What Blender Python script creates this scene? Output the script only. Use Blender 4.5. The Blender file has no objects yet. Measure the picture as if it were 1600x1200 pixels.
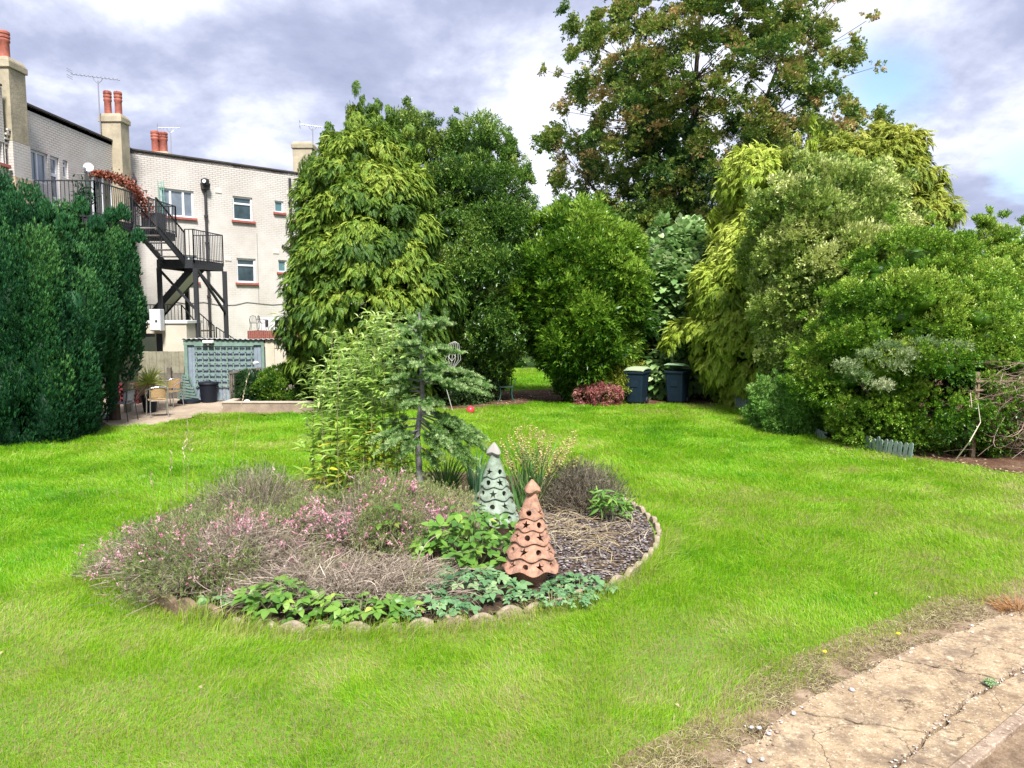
import bpy, bmesh, math, random
import numpy as np
from mathutils import Vector, Matrix
S = bpy.context.scene
COL = S.collection
RNG = np.random.default_rng(11)
random.seed(5)
PI = math.pi
# ------------------------------------------------------------ camera
CAMH = 2.6
TH = math.radians(5.24)
F = 1200.0
cd = bpy.data.cameras.new("camera"); cam = bpy.data.objects.new("camera", cd); COL.objects.link(cam)
cd.sensor_width = 36; cd.lens = 27; cd.clip_end = 1500; cd.clip_start = 0.05
cam.location = (0, 0, CAMH); cam.rotation_euler = (PI/2 - TH, 0, 0)
S.camera = cam
# ------------------------------------------------------------ sun and exposure
SUN_AZ = math.radians(168); SUN_EL = math.radians(52)      # azimuth clockwise from +Y: behind the camera, a little right
sd = Vector((math.sin(SUN_AZ)*math.cos(SUN_EL), math.cos(SUN_AZ)*math.cos(SUN_EL), math.sin(SUN_EL)))
sl = bpy.data.lights.new("sun", 'SUN'); sl.energy = 3.3; sl.angle = math.radians(12); sl.color = (1, .965, .91)
so = bpy.data.objects.new("sun", sl); COL.objects.link(so); so.rotation_euler = sd.to_track_quat('Z', 'Y').to_euler()
S.view_settings.view_transform = 'Standard'; S.view_settings.look = 'None'
S.view_settings.exposure = 1.42; S.view_settings.gamma = 1
# ------------------------------------------------------------ sky
W = bpy.data.worlds.new("World"); S.world = W; W.use_nodes = True
nt = W.node_tree; nt.nodes.clear(); L = nt.links
def wn(t, **k):
    n = nt.nodes.new(t)
    for a, b in k.items(): setattr(n, a, b)
    return n
out = wn('ShaderNodeOutputWorld'); sky = wn('ShaderNodeTexSky', sky_type='NISHITA', sun_disc=False)
sky.sun_elevation = SUN_EL; sky.sun_rotation = SUN_AZ; sky.air_density = 1.0; sky.dust_density = .2; sky.ozone_density = 3.0
bg1 = wn('ShaderNodeBackground'); bg1.inputs[1].default_value = .1; L.new(sky.outputs[0], bg1.inputs[0])
bg2 = wn('ShaderNodeBackground')
tc = wn('ShaderNodeTexCoord'); sp = wn('ShaderNodeSeparateXYZ'); L.new(tc.outputs['Generated'], sp.inputs[0])
def wmath(op, a, b=None, c=None):
    n = wn('ShaderNodeMath', operation=op)
    for i, v in enumerate((a, b, c)):
        if v is None: continue
        if isinstance(v, (int, float)): n.inputs[i].default_value = v
        else: L.new(v, n.inputs[i])
    return n.outputs[0]
zz = wmath('ADD', wmath('MAXIMUM', sp.outputs[2], 0.0), .42)
cx = wmath('DIVIDE', sp.outputs[0], zz); cy = wmath('DIVIDE', sp.outputs[1], zz)
cb = wn('ShaderNodeCombineXYZ'); L.new(cx, cb.inputs[0]); L.new(cy, cb.inputs[1])
def wnoise(scale, detail, rough, off, dist=0.):
    mp = wn('ShaderNodeMapping'); mp.inputs['Location'].default_value = off; L.new(cb.outputs[0], mp.inputs[0])
    n = wn('ShaderNodeTexNoise'); n.inputs['Scale'].default_value = scale; n.inputs['Detail'].default_value = detail
    n.inputs['Roughness'].default_value = rough; n.inputs['Distortion'].default_value = dist
    L.new(mp.outputs[0], n.inputs['Vector']); return n.outputs['Fac']
def wramp(v, pts):
    r = wn('ShaderNodeValToRGB'); L.new(v, r.inputs[0]); e = r.color_ramp.elements
    while len(e) < len(pts): e.new(.5)
    for q, (p, c) in zip(e, pts): q.position = p; q.color = (*c, 1)
    return r.outputs[0]
def blob(dx, dy, rad):   # soft spot in the direction (x,z) over y
    ax = wmath('DIVIDE', sp.outputs[0], sp.outputs[1]); az = wmath('DIVIDE', sp.outputs[2], sp.outputs[1])
    d = wmath('SQRT', wmath('ADD', wmath('POWER', wmath('MULTIPLY', wmath('SUBTRACT', ax, dx), .75), 2.), wmath('POWER', wmath('SUBTRACT', az, dy), 2.)))
    return wmath('MAXIMUM', wmath('SUBTRACT', 1.0, wmath('DIVIDE', d, rad)), 0.0)
n1 = wnoise(1.05, 8, .5, (3.1, 1.7, 0), .1)
n2 = wnoise(3.0, 9, .60, (7.4, 2.2, 0), .12)
mixn = wmath('ADD', wmath('MULTIPLY', wmath('SUBTRACT', n1, .5), .9), wmath('MULTIPLY', wmath('SUBTRACT', n2, .5), .95)); mixn = wmath('ADD', mixn, .5)
bright = wmath('ADD', mixn, wmath('MULTIPLY', blob(-.47, .40, .17), .20))
bright = wmath('ADD', bright, wmath('MULTIPLY', blob(-.62, .49, .14), .12))
bright = wmath('ADD', bright, wmath('MULTIPLY', blob(-.33, .18, .16), .08))
bright = wmath('ADD', bright, wmath('MULTIPLY', blob(.62, .20, .30), .07))
bright = wmath('ADD', bright, wmath('MULTIPLY', blob(.05, .20, .18), .17))
bright = wmath('ADD', bright, wmath('MULTIPLY', blob(-.08, .38, .2), -.08))
bright = wmath('ADD', bright, wmath('MULTIPLY', blob(.60, .43, .2), -.05))
cc = wramp(bright, [(.31, (.195, .22, .315)), (.42, (.25, .275, .38)), (.50, (.33, .355, .455)), (.58, (.46, .48, .565)), (.69, (.56, .57, .63))])
L.new(cc, bg2.inputs[0]); bg2.inputs[1].default_value = .82
hole = wmath('ADD', wmath('ADD', wmath('MULTIPLY', blob(.475, .29, .10), 1.1), wmath('MULTIPLY', blob(.66, .17, .08), .9)),
             wmath('MULTIPLY', wmath('SUBTRACT', n2, .5), 1.6))
cov = wramp(hole, [(.30, (1, 1, 1)), (.85, (.12, .12, .12))])
mx = wn('ShaderNodeMixShader'); L.new(cov, mx.inputs[0]); L.new(bg1.outputs[0], mx.inputs[1]); L.new(bg2.outputs[0], mx.inputs[2])
L.new(mx.outputs[0], out.inputs[0])
# ------------------------------------------------------------ picture helpers (pixels of the 1600x1200 photograph -> world points)
CT, ST = math.cos(TH), math.sin(TH)
def ray(px, py):
    u = (px-800)/F; v = (600-py)/F
    return Vector((u, CT+v*ST, -ST+v*CT))
O = Vector((0, 0, CAMH))
def G(px, py, z=0.0):
    d = ray(px, py); return O + d*((z-CAMH)/d.z)
def atY(px, py, Y):
    d = ray(px, py); return O + d*(Y/d.y)
def onp(px, py, p0, n):
    d = ray(px, py); n = Vector(n); return O + d*((Vector(p0)-O).dot(n)/d.dot(n))
# ------------------------------------------------------------ materials
def mat(name, col=(.5, .5, .5), rough=.7, metal=0., spec=.5, bump=0., bscale=40., var=0., vscale=3., col2=None, coord='Object', trans=0.):
    m = bpy.data.materials.new(name); m.use_nodes = True; t = m.node_tree; n = t.nodes; l = t.links
    b = n['Principled BSDF']; b.inputs['Base Color'].default_value = (*col, 1); b.inputs['Roughness'].default_value = rough
    b.inputs['Metallic'].default_value = metal; b.inputs['Specular IOR Level'].default_value = spec
    tcn = n.new('ShaderNodeTexCoord')
    if var or col2:
        no = n.new('ShaderNodeTexNoise'); no.inputs['Scale'].default_value = vscale; no.inputs['Detail'].default_value = 8; no.inputs['Roughness'].default_value = .65
        l.new(tcn.outputs[coord], no.inputs['Vector'])
        r = n.new('ShaderNodeValToRGB'); l.new(no.outputs['Fac'], r.inputs[0])
        c2 = col2 or tuple(c*(1-var) for c in col)
        r.color_ramp.elements[0].position = .35; r.color_ramp.elements[0].color = (*c2, 1)
        r.color_ramp.elements[1].position = .65; r.color_ramp.elements[1].color = (*col, 1)
        l.new(r.outputs[0], b.inputs['Base Color'])
    if bump:
        no = n.new('ShaderNodeTexNoise'); no.inputs['Scale'].default_value = bscale; no.inputs['Detail'].default_value = 6
        l.new(tcn.outputs[coord], no.inputs['Vector'])
        bp = n.new('ShaderNodeBump'); bp.inputs['Strength'].default_value = min(1, bump); bp.inputs['Distance'].default_value = .02
        l.new(no.outputs['Fac'], bp.inputs['Height']); l.new(bp.outputs[0], b.inputs['Normal'])
    return m
def leafmat(name, cols, rough=.5, spec=.35, trans=.3, tcol=None, patch=0.):
    """cols: list of (position, colour) over the per-leaf attribute"""
    m = bpy.data.materials.new(name); m.use_nodes = True; t = m.node_tree; n = t.nodes; l = t.links
    b = n['Principled BSDF']; b.inputs['Roughness'].default_value = rough; b.inputs['Specular IOR Level'].default_value = spec
    a = n.new('ShaderNodeAttribute'); a.attribute_name = 'rnd'
    r = n.new('ShaderNodeValToRGB'); e = r.color_ramp.elements
    while len(e) < len(cols): e.new(.5)
    for q, (p, c) in zip(e, cols): q.position = p; q.color = (*c, 1)
    fac = a.outputs['Fac']
    if patch:
        tcn = n.new('ShaderNodeTexCoord'); no = n.new('ShaderNodeTexNoise'); no.inputs['Scale'].default_value = 1.3; no.inputs['Detail'].default_value = 5
        l.new(tcn.outputs['Object'], no.inputs['Vector'])
        ma = n.new('ShaderNodeMath'); ma.operation = 'SUBTRACT'; l.new(no.outputs['Fac'], ma.inputs[0]); ma.inputs[1].default_value = .5
        mb = n.new('ShaderNodeMath'); mb.operation = 'MULTIPLY_ADD'; l.new(ma.outputs[0], mb.inputs[0]); mb.inputs[1].default_value = patch; l.new(fac, mb.inputs[2])
        fac = mb.outputs[0]
    l.new(fac, r.inputs[0]); l.new(r.outputs[0], b.inputs['Base Color'])
    if trans:
        tr = n.new('ShaderNodeBsdfTranslucent'); mxr = n.new('ShaderNodeMixShader'); mxr.inputs[0].default_value = trans
        l.new(r.outputs[0], tr.inputs[0]); l.new(b.outputs[0], mxr.inputs[1]); l.new(tr.outputs[0], mxr.inputs[2])
        l.new(mxr.outputs[0], n['Material Output'].inputs[0])
    return m
# ------------------------------------------------------------ objects
def tag(o, label=None, cat=None, group=None, kind=None):
    if label: o['label'] = label
    if cat: o['category'] = cat
    if group: o['group'] = group
    if kind: o['kind'] = kind
    return o
def empty(name, loc=(0, 0, 0), rz=0., label=None, cat=None, group=None):
    o = bpy.data.objects.new(name, None); COL.objects.link(o); o.location = loc; o.rotation_euler = (0, 0, rz)
    o.empty_display_size = .2
    return tag(o, label, cat, group)
def link(name, me, m, parent=None, smooth=False):
    o = bpy.data.objects.new(name, me); COL.objects.link(o); me.materials.append(m)
    if parent: o.parent = parent
    if smooth: me.polygons.foreach_set('use_smooth', np.ones(len(me.polygons), dtype=bool))
    return o
def copy_tree(o, parent=None):
    c = o.copy(); COL.objects.link(c); c.parent = parent
    for ch in list(o.children): copy_tree(ch, c)
    return c
def npmesh(name, V, Fq, m, parent=None, rnd=None, smooth=False, uv=None):
    """V (n,3); Fq: (m,4) or list of (array k-gons)"""
    V = np.asarray(V, np.float32).reshape(-1, 3)
    if not isinstance(Fq, list): Fq = [Fq]
    Fq = [np.asarray(f, np.int32) for f in Fq if len(f)]
    me = bpy.data.meshes.new(name)
    me.vertices.add(len(V)); me.vertices.foreach_set('co', V.ravel())
    idx = np.concatenate([f.ravel() for f in Fq]); cnt = np.concatenate([np.full(len(f), f.shape[1], np.int32) for f in Fq])
    me.loops.add(len(idx)); me.loops.foreach_set('vertex_index', idx)
    me.polygons.add(len(cnt)); st = np.zeros(len(cnt), np.int32); st[1:] = np.cumsum(cnt)[:-1]
    me.polygons.foreach_set('loop_start', st)
    if rnd is not None:
        a = me.attributes.new('rnd', 'FLOAT', 'POINT'); a.data.foreach_set('value', np.asarray(rnd, np.float32))
    me.update(calc_edges=True)
    return link(name, me, m, parent, smooth)
class MB:
    def __init__(s): s.v = []; s.f = []; s.uv = {}
    def add(s, vs, fs, uvs=None):
        b = len(s.v); s.v += [tuple(v) for v in vs]
        for i, f in enumerate(fs):
            s.f.append([b+k for k in f])
            if uvs: s.uv[len(s.f)-1] = uvs[i]
        return s
    def box(s, c, d, rz=0., rx=0., ry=0., taper=1.):
        R = Matrix.Rotation(rz, 3, 'Z') @ Matrix.Rotation(ry, 3, 'Y') @ Matrix.Rotation(rx, 3, 'X')
        c = Vector(c); vs = []
        for z in (-.5, .5):
            k = taper if z > 0 else 1.
            for x, y in ((-.5, -.5), (.5, -.5), (.5, .5), (-.5, .5)):
                vs.append(c + R @ Vector((x*d[0]*k, y*d[1]*k, z*d[2])))
        return s.add(vs, [(3, 2, 1, 0), (4, 5, 6, 7), (0, 1, 5, 4), (1, 2, 6, 5), (2, 3, 7, 6), (3, 0, 4, 7)])
    def bar(s, a, b, w, h=None, up=(0, 0, 1)):
        a = Vector(a); b = Vector(b); h = h or w; d = (b-a).normalized(); r = d.cross(Vector(up))
        if r.length < 1e-4: r = d.cross(Vector((1, 0, 0)))
        r.normalize(); u = r.cross(d); vs = []
        for p in (a, b):
            for x, y in ((-1, -1), (1, -1), (1, 1), (-1, 1)): vs.append(p + r*(x*w/2) + u*(y*h/2))
        return s.add(vs, [(3, 2, 1, 0), (4, 5, 6, 7), (0, 1, 5, 4), (1, 2, 6, 5), (2, 3, 7, 6), (3, 0, 4, 7)])
    def tube(s, pts, rs, n=8, cap=True):
        pts = [Vector(p) for p in pts]
        if not hasattr(rs, '__len__'): rs = [rs]*len(pts)
        rings = []; b = len(s.v); prev = None
        for i, p in enumerate(pts):
            d = (pts[min(i+1, len(pts)-1)]-pts[max(i-1, 0)]).normalized()
            if prev is None: u = d.orthogonal().normalized()
            else:
                u = prev - d*prev.dot(d)
                u = u.normalized() if u.length > 1e-5 else d.orthogonal().normalized()
            prev = u; w = d.cross(u)
            for k in range(n):
                a = 2*PI*k/n; s.v.append(tuple(p + (u*math.cos(a)+w*math.sin(a))*rs[i]))
        for i in range(len(pts)-1):
            for k in range(n):
                k2 = (k+1) % n; s.f.append([b+i*n+k, b+i*n+k2, b+(i+1)*n+k2, b+(i+1)*n+k])
        if cap: s.f.append([b+k for k in range(n)][::-1]); s.f.append([b+(len(pts)-1)*n+k for k in range(n)])
        return s
    def lathe(s, prof, c=(0, 0, 0), n=24, fn=None, cap=True):
        b = len(s.v); c = Vector(c)
        for i, (r, z) in enumerate(prof):
            for k in range(n):
                a = 2*PI*k/n; rr, z2 = (r, z) if fn is None else fn(i, r, z, a)
                s.v.append((c.x+rr*math.cos(a), c.y+rr*math.sin(a), c.z+z2))
        for i in range(len(prof)-1):
            for k in range(n):
                k2 = (k+1) % n; s.f.append([b+i*n+k, b+i*n+k2, b+(i+1)*n+k2, b+(i+1)*n+k])
        if cap: s.f.append([b+k for k in range(n)][::-1]); s.f.append([b+(len(prof)-1)*n+k for k in range(n)])
        return s
    def prism(s, poly, z0, z1):
        n = len(poly); vs = [(x, y, z0) for x, y in poly] + [(x, y, z1) for x, y in poly]
        return s.add(vs, [list(range(n))[::-1], [n+i for i in range(n)]] + [[i, (i+1) % n, n+(i+1) % n, n+i] for i in range(n)])
    def build(s, name, m, parent=None, smooth=False, bevel=0., label=None, fix=True):
        me = bpy.data.meshes.new(name); me.from_pydata(s.v, [], s.f)
        if s.uv:
            ul = me.uv_layers.new(name='uv')
            for i, p in enumerate(me.polygons):
                if i in s.uv:
                    for li, u in zip(p.loop_indices, s.uv[i]): ul.data[li].uv = u
        me.update()
        if fix and not s.uv:
            bm = bmesh.new(); bm.from_mesh(me); bmesh.ops.recalc_face_normals(bm, faces=bm.faces); bm.to_mesh(me); bm.free()
        o = link(name, me, m, parent, smooth)
        if smooth:
            try: me.set_sharp_from_angle(angle=math.radians(40))
            except Exception: pass
        if bevel:
            md = o.modifiers.new('bevel', 'BEVEL'); md.width = bevel; md.segments = 2; md.limit_method = 'ANGLE'
        if label: o['label'] = label
        return o
# ------------------------------------------------------------ numpy foliage kit
def unit(a): return a/np.maximum(np.linalg.norm(a, axis=-1, keepdims=True), 1e-9)
def rvec(n, rng=None):
    return unit((rng or RNG).normal(size=(n, 3)))
def basis(fwd, up):
    """(N,3,3) columns: right, forward, up"""
    f = unit(fwd); r = np.cross(f, up); bad = np.linalg.norm(r, axis=1) < 1e-3
    r[bad] = np.cross(f[bad], np.array([1., .3, .2])); r = unit(r); u = np.cross(r, f)
    return np.stack([r, f, u], axis=2)
def place(T, P, B, Sc, rnd):
    """T: (verts k x3, faces m x4, local rnd k). Returns V, F, rnd"""
    tv, tf, tr = T; n = len(P); k = len(tv)
    V = np.einsum('nij,kj->nki', B, tv)*Sc[:, None, None] + P[:, None, :]
    Fc = tf[None]+(np.arange(n)*k)[:, None, None]
    R = rnd[:, None]+tr[None]
    return V.reshape(-1, 3), Fc.reshape(-1, tf.shape[1]), R.ravel()
def join(parts):
    Vs, Fs, Rs = [], [], []; o = 0
    for V, Fc, R in parts:
        Vs.append(V); Fs.append(Fc+o); Rs.append(R); o += len(V)
    return np.concatenate(Vs), np.concatenate(Fs), np.concatenate(Rs)
def leaf1(w=.45, fold=.12, droop=.15):
    v = np.array([(0, 0, 0), (w/2, .45, fold), (0, 1, -droop), (-w/2, .45, fold)]); return v, np.array([[0, 1, 2, 3]]), np.zeros(4)
def leaf2(w=.5, fold=.1, droop=.2):   # six quads' worth of outline: nicer close up
    v = np.array([(0, 0, 0), (w*.36, .22, fold), (0, .25, 0), (-w*.36, .22, fold), (w*.5, .5, fold*.8), (0, .55, -droop*.2), (-w*.5, .5, fold*.8),
                  (w*.3, .8, fold*.2-droop*.5), (0, .8, -droop*.6), (-w*.3, .8, fold*.2-droop*.5), (0, 1.03, -droop*1.1)])
    f = np.array([[0, 1, 2, 2], [0, 2, 3, 3], [1, 4, 5, 2], [2, 5, 6, 3], [4, 7, 8, 5], [5, 8, 9, 6], [7, 10, 8, 8], [8, 10, 9, 9]])
    return v, f, np.zeros(len(v))
def compose(base, items, rng):
    """items: list of (pos, dir, up, scale, rnd)"""
    P = np.array([i[0] for i in items], float); D = np.array([i[1] for i in items], float); U = np.array([i[2] for i in items], float)
    return place(base, P, basis(D, U), np.array([i[3] for i in items], float), np.array([i[4] for i in items], float))
def spray_leaves(k, seed, w=.42, ls=.45, open_=.9, lift=.2, base=None):
    """a leafy twig: k leaves around an axis of length 1"""
    rng = np.random.default_rng(seed); it = []
    for i in range(k):
        t = (i+.6)/k; a = i*2.4+rng.uniform(-.4, .4)
        d = np.array([math.cos(a)*open_, .55+.5*t, math.sin(a)*open_+lift])
        it.append(((0, t*.75, 0), d, rng.normal(size=3)*.35+np.array([0, -.6, 1.]), ls*rng.uniform(.75, 1.15), rng.uniform(-.12, .12)))
    return compose(base or leaf1(w), it, rng)
def frond(seed, pairs=6, droop=.55, w=.42):
    """flat drooping conifer spray: axis length 1, side leaflets in pairs"""
    rng = np.random.default_rng(seed); it = []; b = leaf1(w, .03, .05)
    def ax(t): return np.array([math.sin(t*2+seed)*.05, t*.95-.15*t*t, -droop*t*t])
    for i in range(pairs):
        t = .12+.8*i/pairs; p = ax(t); d = ax(t+.05)-p; d /= np.linalg.norm(d)
        for sgn in (-1, 1):
            dd = d*.8+np.array([sgn*.75, 0, -.12+rng.uniform(-.15, .1)])
            it.append((p, dd, (0, .2, 1), (.46-.26*t)*rng.uniform(.8, 1.2), .18*t+rng.uniform(-.08, .08)))
    p = ax(.85); it.append((p, ax(1.)-p, (0, .2, 1), .32, .25))
    it.append((ax(0), ax(.5)-ax(0), (0, .2, 1), .55, -.1))
    return compose(b, it, rng)
def sprig(seed, k=6):   # upright cypress tuft
    rng = np.random.default_rng(seed); it = []; b = leaf1(.30, .08, 0)
    for i in range(k):
        a = i*2.4+rng.uniform(-.4, .4); sp_ = .32
        it.append((np.array([0, rng.uniform(0, .45), 0]), (math.cos(a)*sp_, 1, math.sin(a)*sp_), rng.normal(size=3), rng.uniform(.45, .7), rng.uniform(-.1, .2)))
    return compose(b, it, rng)
def brush(seed, k=26):    # fir shoot: short stiff needles round a twig
    rng = np.random.default_rng(seed); it = []; b = leaf1(.20, .04, 0)
    for i in range(k):
        a = i*2.4; t = i/k
        it.append((np.array([0, t*.85, 0]), (math.cos(a)*.8, .7, math.sin(a)*.8+.35), rng.normal(size=3), rng.uniform(.26, .34)*(1.1-.3*t), t*.25+rng.uniform(-.1, .1)))
    return compose(b, it, rng)
def ribbons(A, B, C, w0, w1, segs=3, rnd=None, side=None):
    """flat bent strips along quadratic curves A-B-C; returns V,F,R"""
    n = len(A); t = np.linspace(0, 1, segs+1)[None, :, None]
    A_, B_, C_ = A[:, None], B[:, None], C[:, None]
    X = (1-t)**2*A_+2*t*(1-t)*B_+t*t*C_
    if side is None: side = np.cross(unit(C-A), rvec(n))
    side = unit(side)[:, None]
    w0 = np.broadcast_to(np.asarray(w0, float), (n,)); w1 = np.broadcast_to(np.asarray(w1, float), (n,))
    wd = (w0[:, None]*(1-t[..., 0])+w1[:, None]*t[..., 0])[..., None]
    V = np.stack([X-side*wd/2, X+side*wd/2], axis=2).reshape(-1, 3)
    k = 2*(segs+1); b = np.arange(segs)*2
    fq = np.stack([b, b+1, b+3, b+2], axis=1)
    Fc = (fq[None]+(np.arange(n)*k)[:, None, None]).reshape(-1, 4)
    if rnd is None: rnd = RNG.random(n)
    return V, Fc, np.repeat(rnd, k)
def triplicate(V, w=None): return V
# value noise in 2-D for densities
_NG = np.random.default_rng(3).random((64, 64))
def vn(x, y, s=1.):
    x = np.asarray(x)*s; y = np.asarray(y)*s; xi = np.floor(x).astype(int); yi = np.floor(y).astype(int); fx = x-xi; fy = y-yi
    fx = fx*fx*(3-2*fx); fy = fy*fy*(3-2*fy)
    g = lambda a, b: _NG[a % 64, b % 64]
    return (g(xi, yi)*(1-fx)+g(xi+1, yi)*fx)*(1-fy)+(g(xi, yi+1)*(1-fx)+g(xi+1, yi+1)*fx)*fy
def fbm(x, y, s=1.): return (vn(x, y, s)+.5*vn(x, y, s*2.1)+.25*vn(x, y, s*4.3))/1.75
def inpoly(x, y, poly):
    c = np.zeros(len(x), bool); n = len(poly)
    for i in range(n):
        x1, y1 = poly[i]; x2, y2 = poly[(i+1) % n]
        m = ((y1 > y) != (y2 > y)); xx = (x2-x1)*(y-y1)/((y2-y1) if y2 != y1 else 1e-9)+x1
        c ^= m & (x < xx)
    return c
# ============================================================ SETTING: ground, lawn, patio, borders, path
def xy(pts): return [(G(*p).x, G(*p).y) for p in pts]
def sheet(name, poly, z, m, kind='structure', thick=None, sub=None):
    bm = bmesh.new(); vs = [bm.verts.new((x, y, z)) for x, y in poly]; f = bm.faces.new(vs)
    if f.normal.z < 0: f.normal_flip()
    bmesh.ops.triangulate(bm, faces=bm.faces[:])
    me = bpy.data.meshes.new(name); bm.to_mesh(me); bm.free()
    for p in me.polygons:
        if p.normal.z < 0: p.flip()
    return tag(link(name, me, m), kind=kind)
def speckmat(name, cols, scales=None, bump=.9, bdist=.01):
    m = groundmat(name, cols, (1.4, 9., 55.), bump, .95, bdist); n = m.node_tree.nodes; l = m.node_tree.links; b = n['Principled BSDF']; src = b.inputs['Base Color'].links[0].from_socket
    t = n.new('ShaderNodeTexCoord'); out = src
    for sc, lo, hi, colr in ((48., .57, .64, (.60, .51, .38)), (34., .60, .66, (.10, .07, .045)), (11., .55, .66, (.17, .12, .08)), (3.5, .52, .68, (.15, .11, .08)), (7., .60, .70, (.56, .47, .34))):
        no = n.new('ShaderNodeTexNoise'); no.inputs['Scale'].default_value = sc; no.inputs['Detail'].default_value = 4; no.inputs['Roughness'].default_value = .7; l.new(t.outputs['Object'], no.inputs['Vector'])
        mp = n.new('ShaderNodeMapping'); mp.inputs['Location'].default_value = (sc, 3, 1); l.new(t.outputs['Object'], mp.inputs[0]); l.new(mp.outputs[0], no.inputs['Vector'])
        mr = n.new('ShaderNodeMapRange'); mr.inputs[1].default_value = lo; mr.inputs[2].default_value = hi; mr.inputs[4].default_value = .8; l.new(no.outputs['Fac'], mr.inputs[0])
        mx_ = n.new('ShaderNodeMixRGB'); l.new(mr.outputs[0], mx_.inputs[0]); l.new(out, mx_.inputs[1]); mx_.inputs[2].default_value = (*colr, 1); out = mx_.outputs[0]
    vo = n.new('ShaderNodeTexVoronoi'); vo.feature = 'DISTANCE_TO_EDGE'; vo.inputs['Scale'].default_value = 1.7
    nd = n.new('ShaderNodeTexNoise'); nd.inputs['Scale'].default_value = 4; nd.inputs['Detail'].default_value = 6; l.new(t.outputs['Object'], nd.inputs['Vector'])
    va = n.new('ShaderNodeVectorMath'); va.operation = 'MULTIPLY_ADD'; l.new(nd.outputs['Color'], va.inputs[0]); va.inputs[1].default_value = (.35, .35, .35); l.new(t.outputs['Object'], va.inputs[2]); l.new(va.outputs[0], vo.inputs['Vector'])
    mr = n.new('ShaderNodeMapRange'); mr.inputs[1].default_value = .004; mr.inputs[2].default_value = .010; mr.inputs[3].default_value = .8; mr.inputs[4].default_value = 0; l.new(vo.outputs['Distance'], mr.inputs[0])
    gate = n.new('ShaderNodeMath'); gate.operation = 'MULTIPLY'; l.new(mr.outputs[0], gate.inputs[0]); g2 = n.new('ShaderNodeMapRange'); g2.inputs[1].default_value = .45; g2.inputs[2].default_value = .55; l.new(nd.outputs['Fac'], g2.inputs[0]); l.new(g2.outputs[0], gate.inputs[1])
    mx_ = n.new('ShaderNodeMixRGB'); l.new(gate.outputs[0], mx_.inputs[0]); l.new(out, mx_.inputs[1]); mx_.inputs[2].default_value = (.07, .05, .035, 1); out = mx_.outputs[0]
    l.new(out, b.inputs['Base Color']); return m
def groundmat(name, cols, scales=(.6, 6., 40.), bump=.4, rough=.95, bdist=.02):
    m = bpy.data.materials.new(name); m.use_nodes = True; n = m.node_tree.nodes; l = m.node_tree.links; b = n['Principled BSDF']
    b.inputs['Roughness'].default_value = rough; b.inputs['Specular IOR Level'].default_value = .2
    t = n.new('ShaderNodeTexCoord'); acc = None
    for s, w in zip(scales, (.4, .35, .25)):
        no = n.new('ShaderNodeTexNoise'); no.inputs['Scale'].default_value = s; no.inputs['Detail'].default_value = 7; no.inputs['Roughness'].default_value = .7
        l.new(t.outputs['Object'], no.inputs['Vector'])
        mm = n.new('ShaderNodeMath'); mm.operation = 'MULTIPLY_ADD'; l.new(no.outputs['Fac'], mm.inputs[0]); mm.inputs[1].default_value = w
        if acc is None: mm.inputs[2].default_value = 0
        else: l.new(acc, mm.inputs[2])
        acc = mm.outputs[0]
    r = n.new('ShaderNodeValToRGB'); l.new(acc, r.inputs[0]); e = r.color_ramp.elements
    while len(e) < len(cols): e.new(.5)
    for q, (p, c) in zip(e, cols): q.position = p; q.color = (*c, 1)
    l.new(r.outputs[0], b.inputs['Base Color'])
    bp = n.new('ShaderNodeBump'); bp.inputs['Strength'].default_value = bump; bp.inputs['Distance'].default_value = bdist
    l.new(acc, bp.inputs['Height']); l.new(bp.outputs[0], b.inputs['Normal'])
    return m
M_lawn = groundmat('lawn_turf', [(.3, (.06, .14, .010)), (.5, (.11, .23, .015)), (.68, (.19, .26, .04))], bump=.8)
M_soil = groundmat('soil', [(.36, (.022, .015, .011)), (.5, (.07, .045, .03)), (.62, (.17, .12, .085))], (1.5, 14., 70.), bump=1., bdist=.05)
M_bark = groundmat('bark', [(.36, (.035, .018, .012)), (.5, (.12, .06, .035)), (.64, (.30, .22, .15))], (1.5, 18., 60.), bump=1., bdist=.06)
M_patio = groundmat('patio_concrete', [(.36, (.20, .15, .11)), (.5, (.34, .27, .20)), (.64, (.46, .39, .31))], (.8, 5., 40.), bump=.25)
M_field = groundmat('field', [(.35, (.03, .06, .01)), (.6, (.09, .15, .02))], (.2, 2., 9.), bump=.3)
BEDC = (-1.41, 9.25); BEDR = 3.16
gnd = sheet('ground', [(-300, -100), (300, -100), (300, 500), (-300, 500)], -.09, M_field)
# near edge of the lawn (grass / path)
EDGE = xy([(1010, 1260), (1060, 1215), (1150, 1165), (1215, 1105), (1265, 1070), (1330, 1042), (1400, 1008), (1470, 980), (1530, 950), (1600, 934), (1720, 900), (1900, 850)])
lawn_poly = [(-30, 1.5), (EDGE[0][0]-.8, 1.5)] + EDGE + [(22, 12), (30, 45), (-30, 45)]
lawn = sheet('lawn', lawn_poly, 0.0, M_lawn)
verge = sheet('path_verge', [(EDGE[0][0]-1.2, 1.3)] + [(a-.25, b+.25) for a, b in EDGE] + [(22, 11.5), (22, 1.3)], .004,
              groundmat('verge_dirt', [(.36, (.07, .045, .028)), (.5, (.24, .17, .11)), (.64, (.42, .33, .23))], (2.5, 16., 90.), bump=1., bdist=.03))
patio_front = [(110, 676), (170, 669), (240, 665), (285, 657), (318, 649), (345, 647), (500, 647), (530, 646)]
PATIO = xy(patio_front) + [(-4.6, 24.6), (-17, 24.6), (-17, 17.2)]
patio = sheet('patio', PATIO, .02, M_patio)
SOILL = [(-17, 10), (-11.5, 14.2)] + xy([(0, 700), (60, 684), (120, 673), (175, 669)]) + [(-10.8, 19.5), (-17, 20)]
soil_left = sheet('shrub_soil', SOILL, .028, M_soil)
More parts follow.
